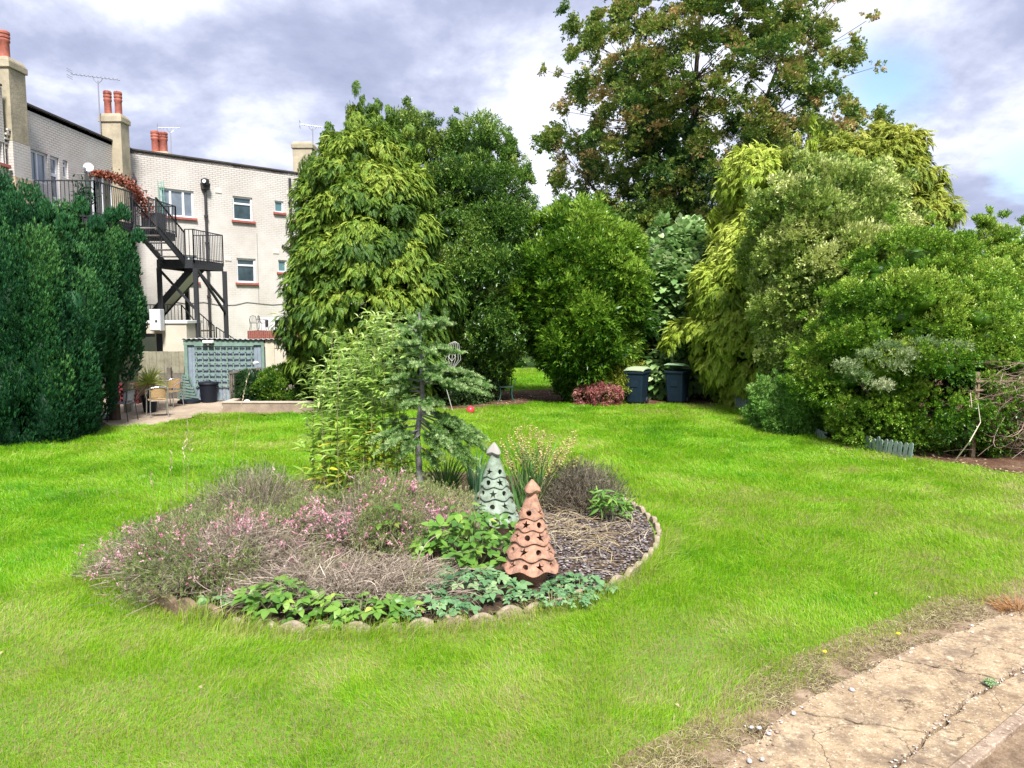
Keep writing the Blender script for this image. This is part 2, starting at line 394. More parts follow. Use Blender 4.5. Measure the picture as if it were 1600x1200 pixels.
SOILT = xy([(470, 642), (560, 636), (700, 640), (760, 638), (850, 629), (900, 631), (975, 633), (1090, 633), (1150, 633), (1200, 655), (1270, 680), (1350, 704), (1440, 718), (1600, 742), (1780, 765)]) + \
    [(22, 13), (22, 40), (4.5, 40), (2.3, 31)] + xy([(868, 608), (770, 613), (690, 613), (470, 605)])
soil_back = sheet('shrub_border', SOILT, .012, M_bark)
CIRC = [(BEDC[0]+(BEDR-.05)*math.cos(2*PI*i/48), BEDC[1]+(BEDR-.05)*math.sin(2*PI*i/48)) for i in range(48)]
bed = sheet('bed_soil', CIRC, .03, M_soil)
# ---- concrete path: cracked slabs, 35 mm proud of the verge dirt
M_path = speckmat('path_concrete', [(.38, (.16, .115, .085)), (.47, (.29, .21, .13)), (.56, (.40, .305, .195)), (.66, (.50, .41, .29))], bump=1., bdist=.02)
def jag(a, b, n, amp, seed):
    r = random.Random(seed); res = []
    for i in range(n+1):
        t = i/n; w = amp*(0 if i in (0, n) else 1)
        d = (b[0]-a[0], b[1]-a[1]); q = math.hypot(*d)
        o = r.uniform(-w, w); res.append((a[0]+d[0]*t-d[1]/q*o, a[1]+d[1]*t+d[0]/q*o))
    return res
def gp(px, py): p = G(px, py, .035); return (p.x, p.y)
def chain(ctrl, amp, seed):
    o = []
    for i in range(len(ctrl)-1): o += jag(ctrl[i], ctrl[i+1], 7, amp, seed+i)[:-1]
    return o+[ctrl[-1]]
pe = chain([gp(1065, 1290), gp(1150, 1180), gp(1235, 1112), gp(1300, 1070), gp(1395, 1030), gp(1470, 1000), gp(1540, 968), gp(1610, 948), gp(1900, 880)], .03, 1)
crack = chain([gp(1290, 1290), gp(1400, 1200), gp(1462, 1142), gp(1510, 1095), gp(1560, 1068), gp(1620, 1030), gp(1900, 890)], .016, 20)
kin = [gp(1395, 1290), gp(1480, 1200), gp(1610, 1092), gp(1900, 900)]
kout = [gp(1420, 1290), gp(1513, 1200), gp(1610, 1120), gp(1900, 925)]
def strip(mb, a, b, z0, z1): mb.prism(a+b[::-1], z0, z1)
def off(line, d):
    o = []
    for i, p in enumerate(line):
        q = line[min(i+1, len(line)-1)]; r_ = line[max(i-1, 0)]; dx, dy = q[0]-r_[0], q[1]-r_[1]; h = math.hypot(dx, dy)
        o.append((p[0]+dy/h*d, p[1]-dx/h*d))
    return o
def splitline(line, k0, k1): return line[k0:k1+1]
pm = MB()
def resamp(line, n):
    L_ = [0]
    for a, b in zip(line[:-1], line[1:]): L_.append(L_[-1]+math.hypot(b[0]-a[0], b[1]-a[1]))
    o = []
    for i in range(n):
        s = L_[-1]*i/(n-1); k = max(j for j in range(len(L_)) if L_[j] <= s+1e-9); k = min(k, len(line)-2)
        t = (s-L_[k])/max(L_[k+1]-L_[k], 1e-9); o.append((line[k][0]+(line[k+1][0]-line[k][0])*t, line[k][1]+(line[k+1][1]-line[k][1])*t))
    return o
A_ = resamp(pe, 90); B_ = resamp(crack, 90)
cuts = [0, 17, 32, 43, 58, 89]
for i in range(len(cuts)-1):
    a = A_[cuts[i]:cuts[i+1]+1]; b = off(B_, -.011)[cuts[i]:cuts[i+1]+1]
    e1 = jag(b[-1], a[-1], 10, .025, 50+i); e0 = jag(b[0], a[0], 10, .025, 49+i)
    g = .005
    poly = a + [(x-g, y-g) for x, y in e1[::-1][1:-1]] + b[::-1] + [(x+g, y+g) for x, y in e0[1:-1]]
    pm.prism(poly, -.01, .035+.004*((i*7) % 3))
C_ = off(B_, .009+.0); D_ = resamp(kin, 90)
pm2 = MB(); pm.prism(C_+off(D_, -.004)[::-1], -.01, .031)
path = tag(pm.build('path', M_path, fix=True), kind='structure')
km = MB(); km.prism(resamp(kin, 60)+resamp(kout, 60)[::-1], -.06, .038)
kerb = tag(km.build('kerb', speckmat('kerb_concrete', [(.38, (.17, .12, .09)), (.5, (.31, .23, .17)), (.64, (.42, .34, .26))]), bevel=.008), kind='structure')
road = sheet('road', [kout[0], kout[1], kout[2], kout[3], (26, 8), (26, 1), (kout[0][0], 1)], -.03, groundmat('asphalt', [(.38, (.08, .075, .08)), (.5, (.17, .16, .165)), (.62, (.30, .29, .29))], (4., 60., 200.), bump=1., bdist=.01))
# gravel bits lying on the verge and in the crack
def pebble_cloud(P, sc, rnd):
    ico = bpy.data.meshes.new('t'); bm = bmesh.new(); bmesh.ops.create_icosphere(bm, subdivisions=1, radius=.5); v = np.array([x.co[:] for x in bm.verts]); f = np.array([[q.index for q in p.verts] for p in bm.faces]); bm.free()
    B = basis(rvec(len(P)), rvec(len(P))); B = B*np.array([1, .75, .55])[None, :, None]
    return place((v, f, np.zeros(len(v))), P, B, sc, rnd)
n = 900; t = RNG.random(n); ix = (t*88).astype(int)
pa = np.array(A_)[ix]; pb = np.array(B_)[ix]
w = np.where(RNG.random(n) < .6, RNG.normal(0, .05, n), 1+RNG.normal(0, .012, n))
P = pa+(pb-pa)*w[:, None]+RNG.normal(0, .015, (n, 2)); P = np.c_[P, np.where(w < .01, .014, .045)]
V_, F_, R_ = pebble_cloud(P, RNG.uniform(.006, .02, n)*np.where(RNG.random(n) < .08, 1.7, 1), RNG.random(n))
M_peb = leafmat('pebbles', [(.1, (.16, .11, .08)), (.5, (.38, .31, .25)), (.9, (.55, .52, .50))], trans=0, rough=.8)
tag(npmesh('gravel', V_, F_, M_peb, rnd=R_, smooth=True), 'loose gravel chips along the edge of the broken concrete path', kind='stuff')

# ============================================================ GRASS
M_grass = leafmat('grass_blades', [(0., (.46, .40, .20)), (.18, (.39, .46, .08)), (.42, (.30, .51, .016)), (.72, (.19, .45, .010)), (1., (.09, .31, .010))], rough=.45, spec=.4, trans=.42)
def grass():
    N = 1150000; u = RNG.random(N); e = .62; d0, d1 = 4.15, 25.
    D = (d0**e+u*(d1**e-d0**e))**(1/e); X = RNG.uniform(-1, 1, N)*(D*.70+.35)
    Nf = 26000; D2 = RNG.uniform(25, 36, Nf); X2 = RNG.uniform(-3.2, 3.5, Nf); D = np.r_[D, D2]; X = np.r_[X, X2]
    keep = inpoly(X, D, lawn_poly)
    jx = X+(fbm(X+9, D, 3.5)-.5)*.5; jy = D+(fbm(X, D+7, 3.5)-.5)*.5
    for poly in (SOILL, SOILT, PATIO): keep &= ~inpoly(jx, jy, poly)
    rb = np.hypot(X-BEDC[0], D-BEDC[1]); keep &= rb > BEDR+.02
    # thin, straw-coloured wear near the path and in patches
    ed = np.full(len(X), 9.)
    for i in range(len(EDGE)-1):
        a = np.array(EDGE[i]); b = np.array(EDGE[i+1]); ab = b-a
        tt = np.clip(((X-a[0])*ab[0]+(D-a[1])*ab[1])/(ab@ab), 0, 1); ed = np.minimum(ed, np.hypot(X-a[0]-tt*ab[0], D-a[1]-tt*ab[1]))
    wear = fbm(X+3, D+5, .9); fine = fbm(X+31, D+11, 4.)
    dry = np.clip((wear-.48)*3.4, 0, 1)*np.clip((10-D)/4, .18, 1)*np.clip((fine-.22)*2.4, 0, 1)
    dry = np.maximum(dry, np.clip((6.4-D)/2.2, 0, .55)*np.clip((fbm(X+5, D+9, 2.2)-.45)*4, 0, 1)); dry = np.maximum(dry, np.clip(1-ed/.45, 0, 1)*.85*np.clip(fine*1.6, 0, 1))
    rim = np.exp(-((rb-BEDR-.15)/.13)**2)*(D < 9); dry = np.maximum(dry, rim*.5*(fine > .5))
    keep &= RNG.random(len(X)) > dry*.3
    keep &= ~((ed < .10) & (RNG.random(len(X)) < .5))
    X, D, dry, fine, ed, rb = X[keep], D[keep], dry[keep], fine[keep], ed[keep], rb[keep]
    n = len(X); k = np.maximum(D/5., 1)**.92
    lush = fbm(X+50, D+20, 1.6)
    Lh = RNG.uniform(.026, .066, n)*(1+1.3*np.clip(lush-.5, 0, 1)*2)*(1-.45*dry)*k**.30
    tuft = (np.exp(-((rb-BEDR-.10)/.12)**2) > .4) & (RNG.random(n) < .55); th_ = np.arctan2(D-BEDC[1], X-BEDC[0]); fr = (th_ > -2.0) & (th_ < -.15) | (th_ < -2.35); Lh = np.where(tuft, Lh*np.where(fr, 2.7, 1.6), Lh)
    ang = RNG.uniform(0, 2*PI, n); lean = RNG.uniform(.15, .95, n)
    # neighbouring blades share a lay direction
    lay = fbm(X, D, .8)*9
    dirx = np.cos(ang)*.75+np.cos(lay)*.6; diry = np.sin(ang)*.75+np.sin(lay)*.6
    A = np.c_[X, D, np.zeros(n)]; tip = A+np.c_[dirx*Lh*lean, diry*Lh*lean, Lh*(1.05-.55*lean)]
    mid = A+np.c_[dirx*Lh*lean*.25, diry*Lh*lean*.25, Lh*(.75-.15*lean)]
    tone = .52+.45*(lush-.5)+.75*(fbm(X+70, D+3, .45)-.5)+.45*(fine-.5)+RNG.normal(0, .18, n)
    tone = np.where(RNG.random(n) < dry*.75+.03, RNG.uniform(0, .2, n), tone); tone = np.clip(tone-.12*dry-.10*np.clip((8-D)/4, 0, 1), 0, 1)
    w = RNG.uniform(.0026, .0052, n)*k
    near = D < 8.5
    parts = [ribbons(A[m_], mid[m_], tip[m_], w[m_], w[m_]*.12, sg, tone[m_]) for m_, sg in ((near, 3), (~near, 2)) if m_.any()]
    V, Fc, R = join(parts)
    tag(npmesh('grass', V, Fc, M_grass, rnd=R), 'short green lawn grass with dry straw patches', 'grass', kind='stuff')
grass()
def dry_edge():
    n = 15000; i = RNG.integers(0, len(EDGE)-2, n); t = RNG.random(n)[:, None]; Ea = np.array(EDGE); P = Ea[i]*(1-t)+Ea[i+1]*t; d = unit(Ea[i+1]-Ea[i]); nrm = np.c_[-d[:, 1], d[:, 0]]
    P = P+nrm*(RNG.normal(.05, .13, n)+.12*(fbm(P[:, 0]*2, P[:, 1]*2, 3.)-.5))[:, None]; clump = fbm(P[:, 0], P[:, 1], 5.) > .42; P = P[clump]; n = len(P)
    A = np.c_[P, np.full(n, .006)]; an = RNG.uniform(0, 2*PI, n); ln = RNG.uniform(.03, .10, n); C = A+np.c_[np.cos(an)*ln, np.sin(an)*ln, RNG.uniform(.0, .03, n)]; B = (A+C)/2+np.c_[RNG.normal(0, .01, (n, 2)), RNG.uniform(.008, .04, n)]
    V, Fc, R = ribbons(A, B, C, .0045, .0015, 3, RNG.random(n)); tag(npmesh('dry_grass', V, Fc, leafmat('dry_blades', [(0, (.14, .10, .06)), (.5, (.34, .27, .15)), (.85, (.50, .43, .27)), (1, (.30, .36, .08))], trans=.2), rnd=R), 'dead straw coloured grass matted along the edge of the path', 'dry grass', kind='stuff')
dry_edge()
# ============================================================ BUILDING
def brickmat(name, c1, c2, mortar, bw=.225, rh=.075, msize=.012, stain=(.55, .50, .44)):
    m = bpy.data.materials.new(name); m.use_nodes = True; n = m.node_tree.nodes; l = m.node_tree.links; b = n['Principled BSDF']; b.inputs['Roughness'].default_value = .85
    uv = n.new('ShaderNodeUVMap'); uv.uv_map = 'uv'
    br = n.new('ShaderNodeTexBrick'); br.inputs['Scale'].default_value = 1; br.inputs['Brick Width'].default_value = bw; br.inputs['Row Height'].default_value = rh
    br.inputs['Mortar Size'].default_value = msize; br.inputs['Mortar Smooth'].default_value = .4; br.inputs['Bias'].default_value = 0
    br.inputs['Color1'].default_value = (*c1, 1); br.inputs['Color2'].default_value = (*c2, 1); br.inputs['Mortar'].default_value = (*mortar, 1)
    l.new(uv.outputs[0], br.inputs['Vector'])
    # open joints: worst near the parapet
    sx = n.new('ShaderNodeSeparateXYZ'); l.new(uv.outputs[0], sx.inputs[0])
    no = n.new('ShaderNodeTexNoise'); no.inputs['Scale'].default_value = .9; no.inputs['Detail'].default_value = 7; l.new(uv.outputs[0], no.inputs['Vector'])
    mr = n.new('ShaderNodeMapRange'); mr.inputs[1].default_value = 5.8; mr.inputs[2].default_value = 8.3; mr.inputs[3].default_value = .0; mr.inputs[4].default_value = .34; l.new(sx.outputs[1], mr.inputs[0])
    ad = n.new('ShaderNodeMath'); ad.operation = 'ADD'; l.new(mr.outputs[0], ad.inputs[0]); l.new(no.outputs['Fac'], ad.inputs[1])
    rr = n.new('ShaderNodeValToRGB'); l.new(ad.outputs[0], rr.inputs[0]); rr.color_ramp.elements[0].position = .52; rr.color_ramp.elements[0].color = (.18, .18, .18, 1); rr.color_ramp.elements[1].position = .86; rr.color_ramp.elements[1].color = (1, 1, 1, 1)
    rr.color_ramp.elements[0].color = (.03, .03, .03, 1); rr.color_ramp.elements[1].color = (.75, .75, .75, 1); mu = n.new('ShaderNodeMath'); mu.operation = 'MULTIPLY'; l.new(rr.outputs[0], mu.inputs[0]); l.new(br.outputs['Fac'], mu.inputs[1])
    mx = n.new('ShaderNodeMixRGB'); l.new(mu.outputs[0], mx.inputs[0]); mx.inputs[2].default_value = (.20, .16, .13, 1)
    # faint weathering
    n2 = n.new('ShaderNodeTexNoise'); n2.inputs['Scale'].default_value = .55; n2.inputs['Detail'].default_value = 8; n2.inputs['Roughness'].default_value = .7; l.new(uv.outputs[0], n2.inputs['Vector'])
    r2 = n.new('ShaderNodeValToRGB'); l.new(n2.outputs['Fac'], r2.inputs[0]); r2.color_ramp.elements[0].position = .38; r2.color_ramp.elements[0].color = (.84, .81, .78, 1); r2.color_ramp.elements[1].position = .6; r2.color_ramp.elements[1].color = (1, 1, 1, 1)
    m2 = n.new('ShaderNodeMixRGB'); m2.blend_type = 'MULTIPLY'; m2.inputs[0].default_value = 1; l.new(br.outputs['Color'], m2.inputs[1]); l.new(r2.outputs[0], m2.inputs[2])
    l.new(m2.outputs[0], mx.inputs[1]); l.new(mx.outputs[0], b.inputs['Base Color'])
    bp = n.new('ShaderNodeBump'); bp.invert = True; bp.inputs['Strength'].default_value = .3; bp.inputs['Distance'].default_value = .008; l.new(br.outputs['Fac'], bp.inputs['Height']); l.new(bp.outputs[0], b.inputs['Normal'])
    return m
M_wall = brickmat('painted_brick', (.60, .57, .54), (.59, .56, .53), (.565, .54, .515))
M_wallo = brickmat('bare_brick', (.50, .36, .22), (.58, .45, .31), (.55, .5, .42))
M_red = mat('red_tile', (.33, .085, .065), .6, var=.3, vscale=8)
M_upvc = mat('white_upvc', (.72, .73, .76), .35)
M_cope = mat('lead_coping', (.07, .055, .05), .7, var=.3)
M_render = mat('chimney_render', (.44, .38, .27), .9, var=.35, vscale=2.2, bump=.4, bscale=12)
M_pot = mat('terracotta_pot', (.40, .115, .075), .7, var=.45, vscale=9)
M_black = mat('black_iron', (.028, .03, .036), .55, var=.3, vscale=20)
M_pipe = mat('black_pipe', (.03, .026, .028), .5)
M_steel = mat('grey_steel', (.42, .42, .46), .4, metal=.7)
def glassmat(name, col, rough=.06, c2=None):
    m = mat(name, col, rough, spec=.9, col2=c2, vscale=1.6); return m
M_glass = glassmat('window_glass', (.20, .24, .28), c2=(.12, .15, .18))
M_gdark = glassmat('dark_glass', (.05, .09, .10), c2=(.015, .03, .03))
M_gteal = glassmat('teal_glass', (.08, .18, .19))
bld = empty('apartment_building', (-14.05, 29, 0), 0, 'long white painted brick apartment block with flat roof and red window sills', 'building')
def loc(o, parent):   # keep world coordinates under an offset parent
    o.parent = parent; o.matrix_parent_inverse = Matrix.Translation(-Vector(parent_world(parent))); return o
def parent_world(p):
    v = Vector((0, 0, 0)); q = p
    while q is not None:
        v += q.location + q.matrix_parent_inverse.translation if q.parent else q.location
        q = q.parent
    return v
def part(mb, name, m, parent, **k):
    o = mb.build(name, m, None, **k); return loc(o, parent)
class Wall:
    def __init__(s, P0, du, length, z0, z1): s.P0 = Vector((*P0, 0)); s.du = Vector((*du, 0)).normalized(); s.n = Vector((s.du.y, -s.du.x, 0)); s.L = length; s.z0 = z0; s.z1 = z1; s.op = []
    def pt(s, u, z, o=0.): return s.P0+s.du*u+s.n*o+Vector((0, 0, z))
    def uz(s, px, py):
        p = onp(px, py, s.P0, s.n); return (p-s.P0).dot(s.du), p.z
    def rect(s, x0, y0, x1, y1):
        u0, z1 = s.uz(x0, y0); u1, z0 = s.uz(x1, y1); return (u0, u1, z0, z1)
    def mesh(s, name, m, parent, depth=.11):
        us = sorted({0, s.L} | {r[0] for r in s.op} | {r[1] for r in s.op}); zs = sorted({s.z0, s.z1} | {r[2] for r in s.op} | {r[3] for r in s.op})
        mb = MB()
        for i in range(len(us)-1):
            for j in range(len(zs)-1):
                uc, zc = (us[i]+us[i+1])/2, (zs[j]+zs[j+1])/2
                if any(r[0] < uc < r[1] and r[2] < zc < r[3] for r in s.op): continue
                q = [(us[i], zs[j]), (us[i+1], zs[j]), (us[i+1], zs[j+1]), (us[i], zs[j+1])]
                mb.add([s.pt(*a) for a in q], [(0, 1, 2, 3)], [q])
        for r in s.op:
            c = [(r[0], r[2]), (r[1], r[2]), (r[1], r[3]), (r[0], r[3])]
            for k in range(4):
                a, b = c[k], c[(k+1) % 4]
                mb.add([s.pt(*a), s.pt(*b), s.pt(*b, -depth), s.pt(*a, -depth)], [(0, 1, 2, 3)], [[a, b, (b[0]+.1, b[1]), (a[0]+.1, a[1])]])
        return part(mb, name, m, parent)
    def window(s, r, parent, vs=(), hs=(), sill=True, glass=None, name='window', fw=.07, tops=()):
        u0, u1, z0, z1 = r; s.op.append(r); f = MB(); o = -.06
        def bar(ua, ub, za, zb, oo=o, th=.06):
            f.add([s.pt(ua, za, oo-th), s.pt(ub, za, oo-th), s.pt(ub, zb, oo-th), s.pt(ua, zb, oo-th), s.pt(ua, za, oo), s.pt(ub, za, oo), s.pt(ub, zb, oo), s.pt(ua, zb, oo)],
                  [(3, 2, 1, 0), (4, 5, 6, 7), (0, 1, 5, 4), (1, 2, 6, 5), (2, 3, 7, 6), (3, 0, 4, 7)])
        bar(u0, u0+fw, z0, z1); bar(u1-fw, u1, z0, z1); bar(u0+fw, u1-fw, z0, z0+fw); bar(u0+fw, u1-fw, z1-fw, z1)
        for v in vs: uu = u0+(u1-u0)*v; bar(uu-fw*.55, uu+fw*.55, z0+fw, z1-fw, o+.004)
        for (h, va, vb) in hs:
            zc = z0+(z1-z0)*h; bar(u0+fw+(u1-u0-2*fw)*va, u0+fw+(u1-u0-2*fw)*vb, zc-fw*.5, zc+fw*.5, o+.002)
        fo = part(f, name, M_upvc, parent)
        g = MB(); a = -.095
        g.add([s.pt(u0, z0, a-.01), s.pt(u1, z0, a-.01), s.pt(u1, z1, a-.01), s.pt(u0, z1, a-.01), s.pt(u0, z0, a), s.pt(u1, z0, a), s.pt(u1, z1, a), s.pt(u0, z1, a)], [(3, 2, 1, 0), (4, 5, 6, 7), (0, 1, 5, 4), (1, 2, 6, 5), (2, 3, 7, 6), (3, 0, 4, 7)])
        part(g, 'pane', glass or M_glass, fo)
        if sill:
            q = MB(); q.box((0, 0, 0), (.1, .1, .1)); q.v = []; q.f = []
            vs_ = [s.pt(u, z, oo) for z in (z0-.10, z0-.004) for (u, oo) in ((u0-.08, .002), (u1+.08, .002), (u1+.08, .10 if z < z0-.05 else .085), (u0-.08, .10 if z < z0-.05 else .085))]
            q.add(vs_, [(3, 2, 1, 0), (4, 5, 6, 7), (0, 1, 5, 4), (1, 2, 6, 5), (2, 3, 7, 6), (3, 0, 4, 7)])
            part(q, 'sill', M_red, fo, bevel=.012)
        return fo
ROOF = 8.6
s2 = .70711
main = Wall((-14.05, 29.), (s2, s2), 16., 0, ROOF)
wing = Wall((-14.05, 21.2), (0, 1), 7.8, 0, ROOF)
near = Wall((-13.6, 12.), (0, 1), 9.0, 0, ROOF)
main.window(main.rect(249.6, 293, 304, 341), bld, vs=(.31, .69))
main.window(main.rect(363.4, 305.5, 395.4, 346), bld, hs=((.70, 0, 1),), glass=M_gdark)
main.window(main.rect(429, 313, 443.5, 332.5), bld, glass=M_gteal, fw=.055)
main.window(main.rect(459, 317.5, 472, 345), bld, glass=M_gteal, fw=.055)
main.window(main.rect(369.5, 403, 400.5, 442), bld, hs=((.72, 0, 1),), glass=M_gdark)
main.window(main.rect(434.5, 406, 448.5, 425.5), bld, glass=M_gteal, fw=.055)
main.window(main.rect(284.7, 398, 309, 440.5), bld, vs=(.5,), glass=M_glass)
w8 = wing.rect(48, 232, 77, 290); wing.window(w8, bld, vs=(.42,), hs=(), sill=False)
dr = wing.rect(77.6, 238, 97, 345); wd = wing.window((dr[0], dr[1], 5.42, w8[3]), bld, hs=((.72, 0, 1), (.36, 0, 1)), sill=False, name='door', fw=.09)
w10 = wing.rect(97.6, 246, 107, 280); wing.window((w10[0], w10[1], w10[2], w8[3]), bld, hs=((.7, 0, 1),), sill=False)
w9 = wing.rect(131, 262, 180, 330); wing.window((w9[0], w9[1], 5.42, w9[3]), bld, vs=(.33, .66), hs=(), sill=False, name='door', glass=M_gdark, fw=.09)
near.window(near.rect(-28, 211, 9.5, 257), bld, vs=(.5,))
main.mesh('wall', M_wall, bld); wing.mesh('wall', M_wall, bld); near.mesh('wall', M_wall, bld)
near_end = Wall((-14.05, 21.0), (-1, 0), .01, 0, ROOF)
b = MB(); q = [(-13.6, 21.0), (-14.05, 21.0)]
b.add([(-13.6, 21, 0), (-14.25, 21, 0), (-14.25, 21, ROOF), (-13.6, 21, ROOF)], [(0, 3, 2, 1)], [[(0, 0), (0, ROOF), (.65, ROOF), (.65, 0)]])
part(b, 'wall', M_wall, bld); b = MB()
b.add([(-13.6, 12, 0), (-24, 12, 0), (-24, 12, ROOF), (-13.6, 12, ROOF)], [(0, 1, 2, 3)], [[(0, 0), (10, 0), (10, ROOF), (0, ROOF)]])
part(b, 'wall', M_wall, bld); b = MB()
e = main.pt(16, 0); b.add([e, e+Vector((-7, 7, 0)), e+Vector((-7, 7, ROOF)), e+Vector((0, 0, ROOF))], [(0, 1, 2, 3)], [[(0, 0), (10, 0), (10, ROOF), (0, ROOF)]])
part(b, 'wall', M_wall, bld)
# flat roof and coping
r = MB(); r.prism([(-13.6, 12), (-13.6, 21), (-14.05, 21), (-14.05, 29), (e.x, e.y), (e.x-7, e.y+7), (-24, 33), (-24, 12)], ROOF-.12, ROOF-.003)
part(r, 'roof', M_cope, bld)
cp = MB()
def coping(a, b_): cp.bar(a, b_, .16, .055)
coping((-13.63, 12, ROOF+.04), (-13.63, 21.05, ROOF+.04)); coping((-14.08, 21.13, ROOF+.041), (-14.08, 28.95, ROOF+.041)); coping(main.pt(-.02, ROOF+.04, -.03), main.pt(16, ROOF+.04, -.03))
part(cp, 'coping', M_cope, bld)
# soldier corbel at the near chimney, bare brick pier below
c = MB()
for i in range(5): c.box((-13.67+.03*i, 21.22+.0*i, 7.05+i*.12-.0), (.06, .35-.05*i, .05))
part(c, 'corbel', M_wall, bld)
pr = Wall((-13.63, 21.25), (0, 1), .85, 0, 5.0)
def brickbox(x0, x1, y0, y1, z0, z1, m, name):
    b = MB()
    for (a, c_) in (((x0, y0), (x1, y0)), ((x1, y0), (x1, y1)), ((x1, y1), (x0, y1)), ((x0, y1), (x0, y0))):
        l_ = math.hypot(c_[0]-a[0], c_[1]-a[1])
        b.add([(*a, z0), (*c_, z0), (*c_, z1), (*a, z1)], [(0, 1, 2, 3)], [[(0, z0), (l_, z0), (l_, z1), (0, z1)]])
    b.add([(x0, y0, z1), (x1, y0, z1), (x1, y1, z1), (x0, y1, z1)], [(0, 1, 2, 3)], [[(0, 0), (.5, 0), (.5, .5), (0, .5)]])
    return part(b, name, m, bld)
brickbox(-14.25, -13.49, 21.26, 22.02, 6.3, 7.25, M_wall, 'pier')
brickbox(-14.25, -13.47, 21.25, 22.04, 0, 6.29, M_wallo, 'pier')
# chimneys
def chimney(x0, x1, y0, y1, z0, z1, pots, rot=0., cen=None):
    ch = MB(); cx_, cy_ = ((x0+x1)/2, (y0+y1)/2)
    ch.box((cx_, cy_, (z0+z1-.34)/2), (x1-x0, y1-y0, z1-.34-z0), rz=rot)
    o = part(ch, 'chimney', M_render, bld, bevel=.012)
    k = MB(); k.box((cx_, cy_, z1-.25), (x1-x0+.10, y1-y0+.10, .18), rz=rot); k.box((cx_, cy_, z1-.10), (x1-x0+.07, y1-y0+.07, .12), rz=rot, taper=.86)
    part(k, 'chimney_cap', M_render, o, bevel=.02)
    for (px_, py_, h, rr) in pots:
        p = MB(); z = z1-.05
        prof = [(rr*.92, 0), (rr*.86, .05), (rr*.84, h*.55), (rr*.98, h*.60), (rr*.98, h*.66), (rr*.90, h*.68), (rr*.90, h*.72), (rr*1.0, h*.74), (rr*1.0, h*.80), (rr*.92, h*.82), (rr*.92, h*.86), (rr*1.02, h*.88), (rr*1.0, h*.96), (rr*.8, h), (rr*.62, h*.985), (rr*.6, h*.7)]
        p.lathe(prof, (px_, py_, z), 20); part(p, 'chimney_pot', M_pot, o, smooth=True)
    return o
chimney(-14.27, -13.5, 21.27, 22.0, 7.26, 9.52, [(-13.7, 21.45, .70, .16)])
chimney(-14.43, -13.7, 27.6, 28.2, 3.0, 9.62, [(-14.27, 27.9, .84, .14), (-13.9, 27.9, .82, .14)])
c3 = atY(250, 245, 36.0); chimney(c3.x-.45, c3.x+.45, 35.8, 36.4, ROOF-.1, c3.z+.25, [(c3.x-.18, 36.0, .95, .2), (c3.x+.18, 36.0, .9, .2)])
c4 = main.pt(main.uz(486, 262)[0], 0, -.5); chimney(c4.x-.42, c4.x+.42, c4.y-.42, c4.y+.42, ROOF-.1, 10.1, [])
# downpipes
def pipe(pts, r_=.055, hopper=False, brk=True):
    m_ = MB(); m_.tube(pts, r_, 8)
    if brk:
        a, b_ = Vector(pts[0]), Vector(pts[-1]); k = int((a-b_).length/1.0)
        for i in range(1, k): c_ = a.lerp(b_, i/k); m_.lathe([(r_*1.5, -.04), (r_*1.5, .04)], c_, 8)
    if hopper: m_.box(Vector(pts[0])+Vector((0, 0, .1)), (.26, .26, .24), rz=PI/4, taper=1.2)
    return part(m_, 'downpipe', M_pipe, bld)
u1, z1_ = main.uz(319, 296); pipe([main.pt(u1, z1_, .09), main.pt(u1, 1.2, .09)], hopper=True)
u2, z2_ = main.uz(451, 279); pipe([main.pt(u2, z2_, .09), main.pt(u2, 1.2, .09)], .06)
ua, za = main.uz(440, 384); ub, zb = main.uz(456, 393); pipe([main.pt(ua, za, .03), main.pt((ua+ub)/2, za-.1, .1), main.pt(ub, zb, .1)], .06, brk=False)
ua, za = main.uz(443, 477); pipe([main.pt(ua, za, .03), main.pt(ua+.35, za-.1, .1), main.pt(u2, za-.35, .1)], .06, brk=False)
cab = MB(); pts = []
for px_, py_ in ((262, 470), (290, 474), (318, 472), (345, 477), (368, 476), (385, 472), (405, 474), (425, 476), (450, 474), (470, 474)):
    uu, z_ = main.uz(px_, py_); pts.append(main.pt(uu, z_, .02))
cab.tube(pts, .012, 5)
for (a, b_) in (((401, 365), (404, 475)), ((351, 490), (352, 523))):
    q = []
    for k in range(4): uu, z_ = main.uz(a[0]+(b_[0]-a[0])*k/3+random.uniform(-.5, .5), a[1]+(b_[1]-a[1])*k/3); q.append(main.pt(uu, z_, .015))
    cab.tube(q, .009, 5)
part(cab, 'cable', mat('cable', (.25, .24, .24), .7), bld)
# floodlights, air bricks
for (px_, py_) in ((317, 285), (471, 301)):
    uu, z_ = main.uz(px_, py_); fl = empty('floodlight', main.pt(uu, z_, .2), 0, 'black floodlight on top of the downpipe hopper beside the three pane window' if px_ < 400 else 'black floodlight on the white wall beside the narrow end window', 'floodlight')
    f = MB(); f.lathe([(.03, -.15), (.12, -.13), (.16, 0), (.15, .1), (.05, .14)], (0, 0, 0), 12); f.bar((0, 0, 0), (-.14, .14, 0), .05); f.build('housing', M_black, fl, smooth=True)
    f = MB(); f.lathe([(.07, 0), (.07, .02)], (0, 0, 0), 12); o = f.build('lens', mat('lens', (.8, .8, .8), .2), fl); o.location = (.03, -.16, .0); o.rotation_euler = (PI/2, 0, 0)
M_air = mat('air_brick', (.60, .56, .51), .9)
for (px_, py_) in ((341, 298), (356, 404), (431, 393), (452, 301), (431, 492)):
    uu, z_ = main.uz(px_, py_); av = MB(); av.box(main.pt(uu, z_, .01), (.26, .03, .17), rz=PI/4); part(av, 'air_brick', M_air, bld)
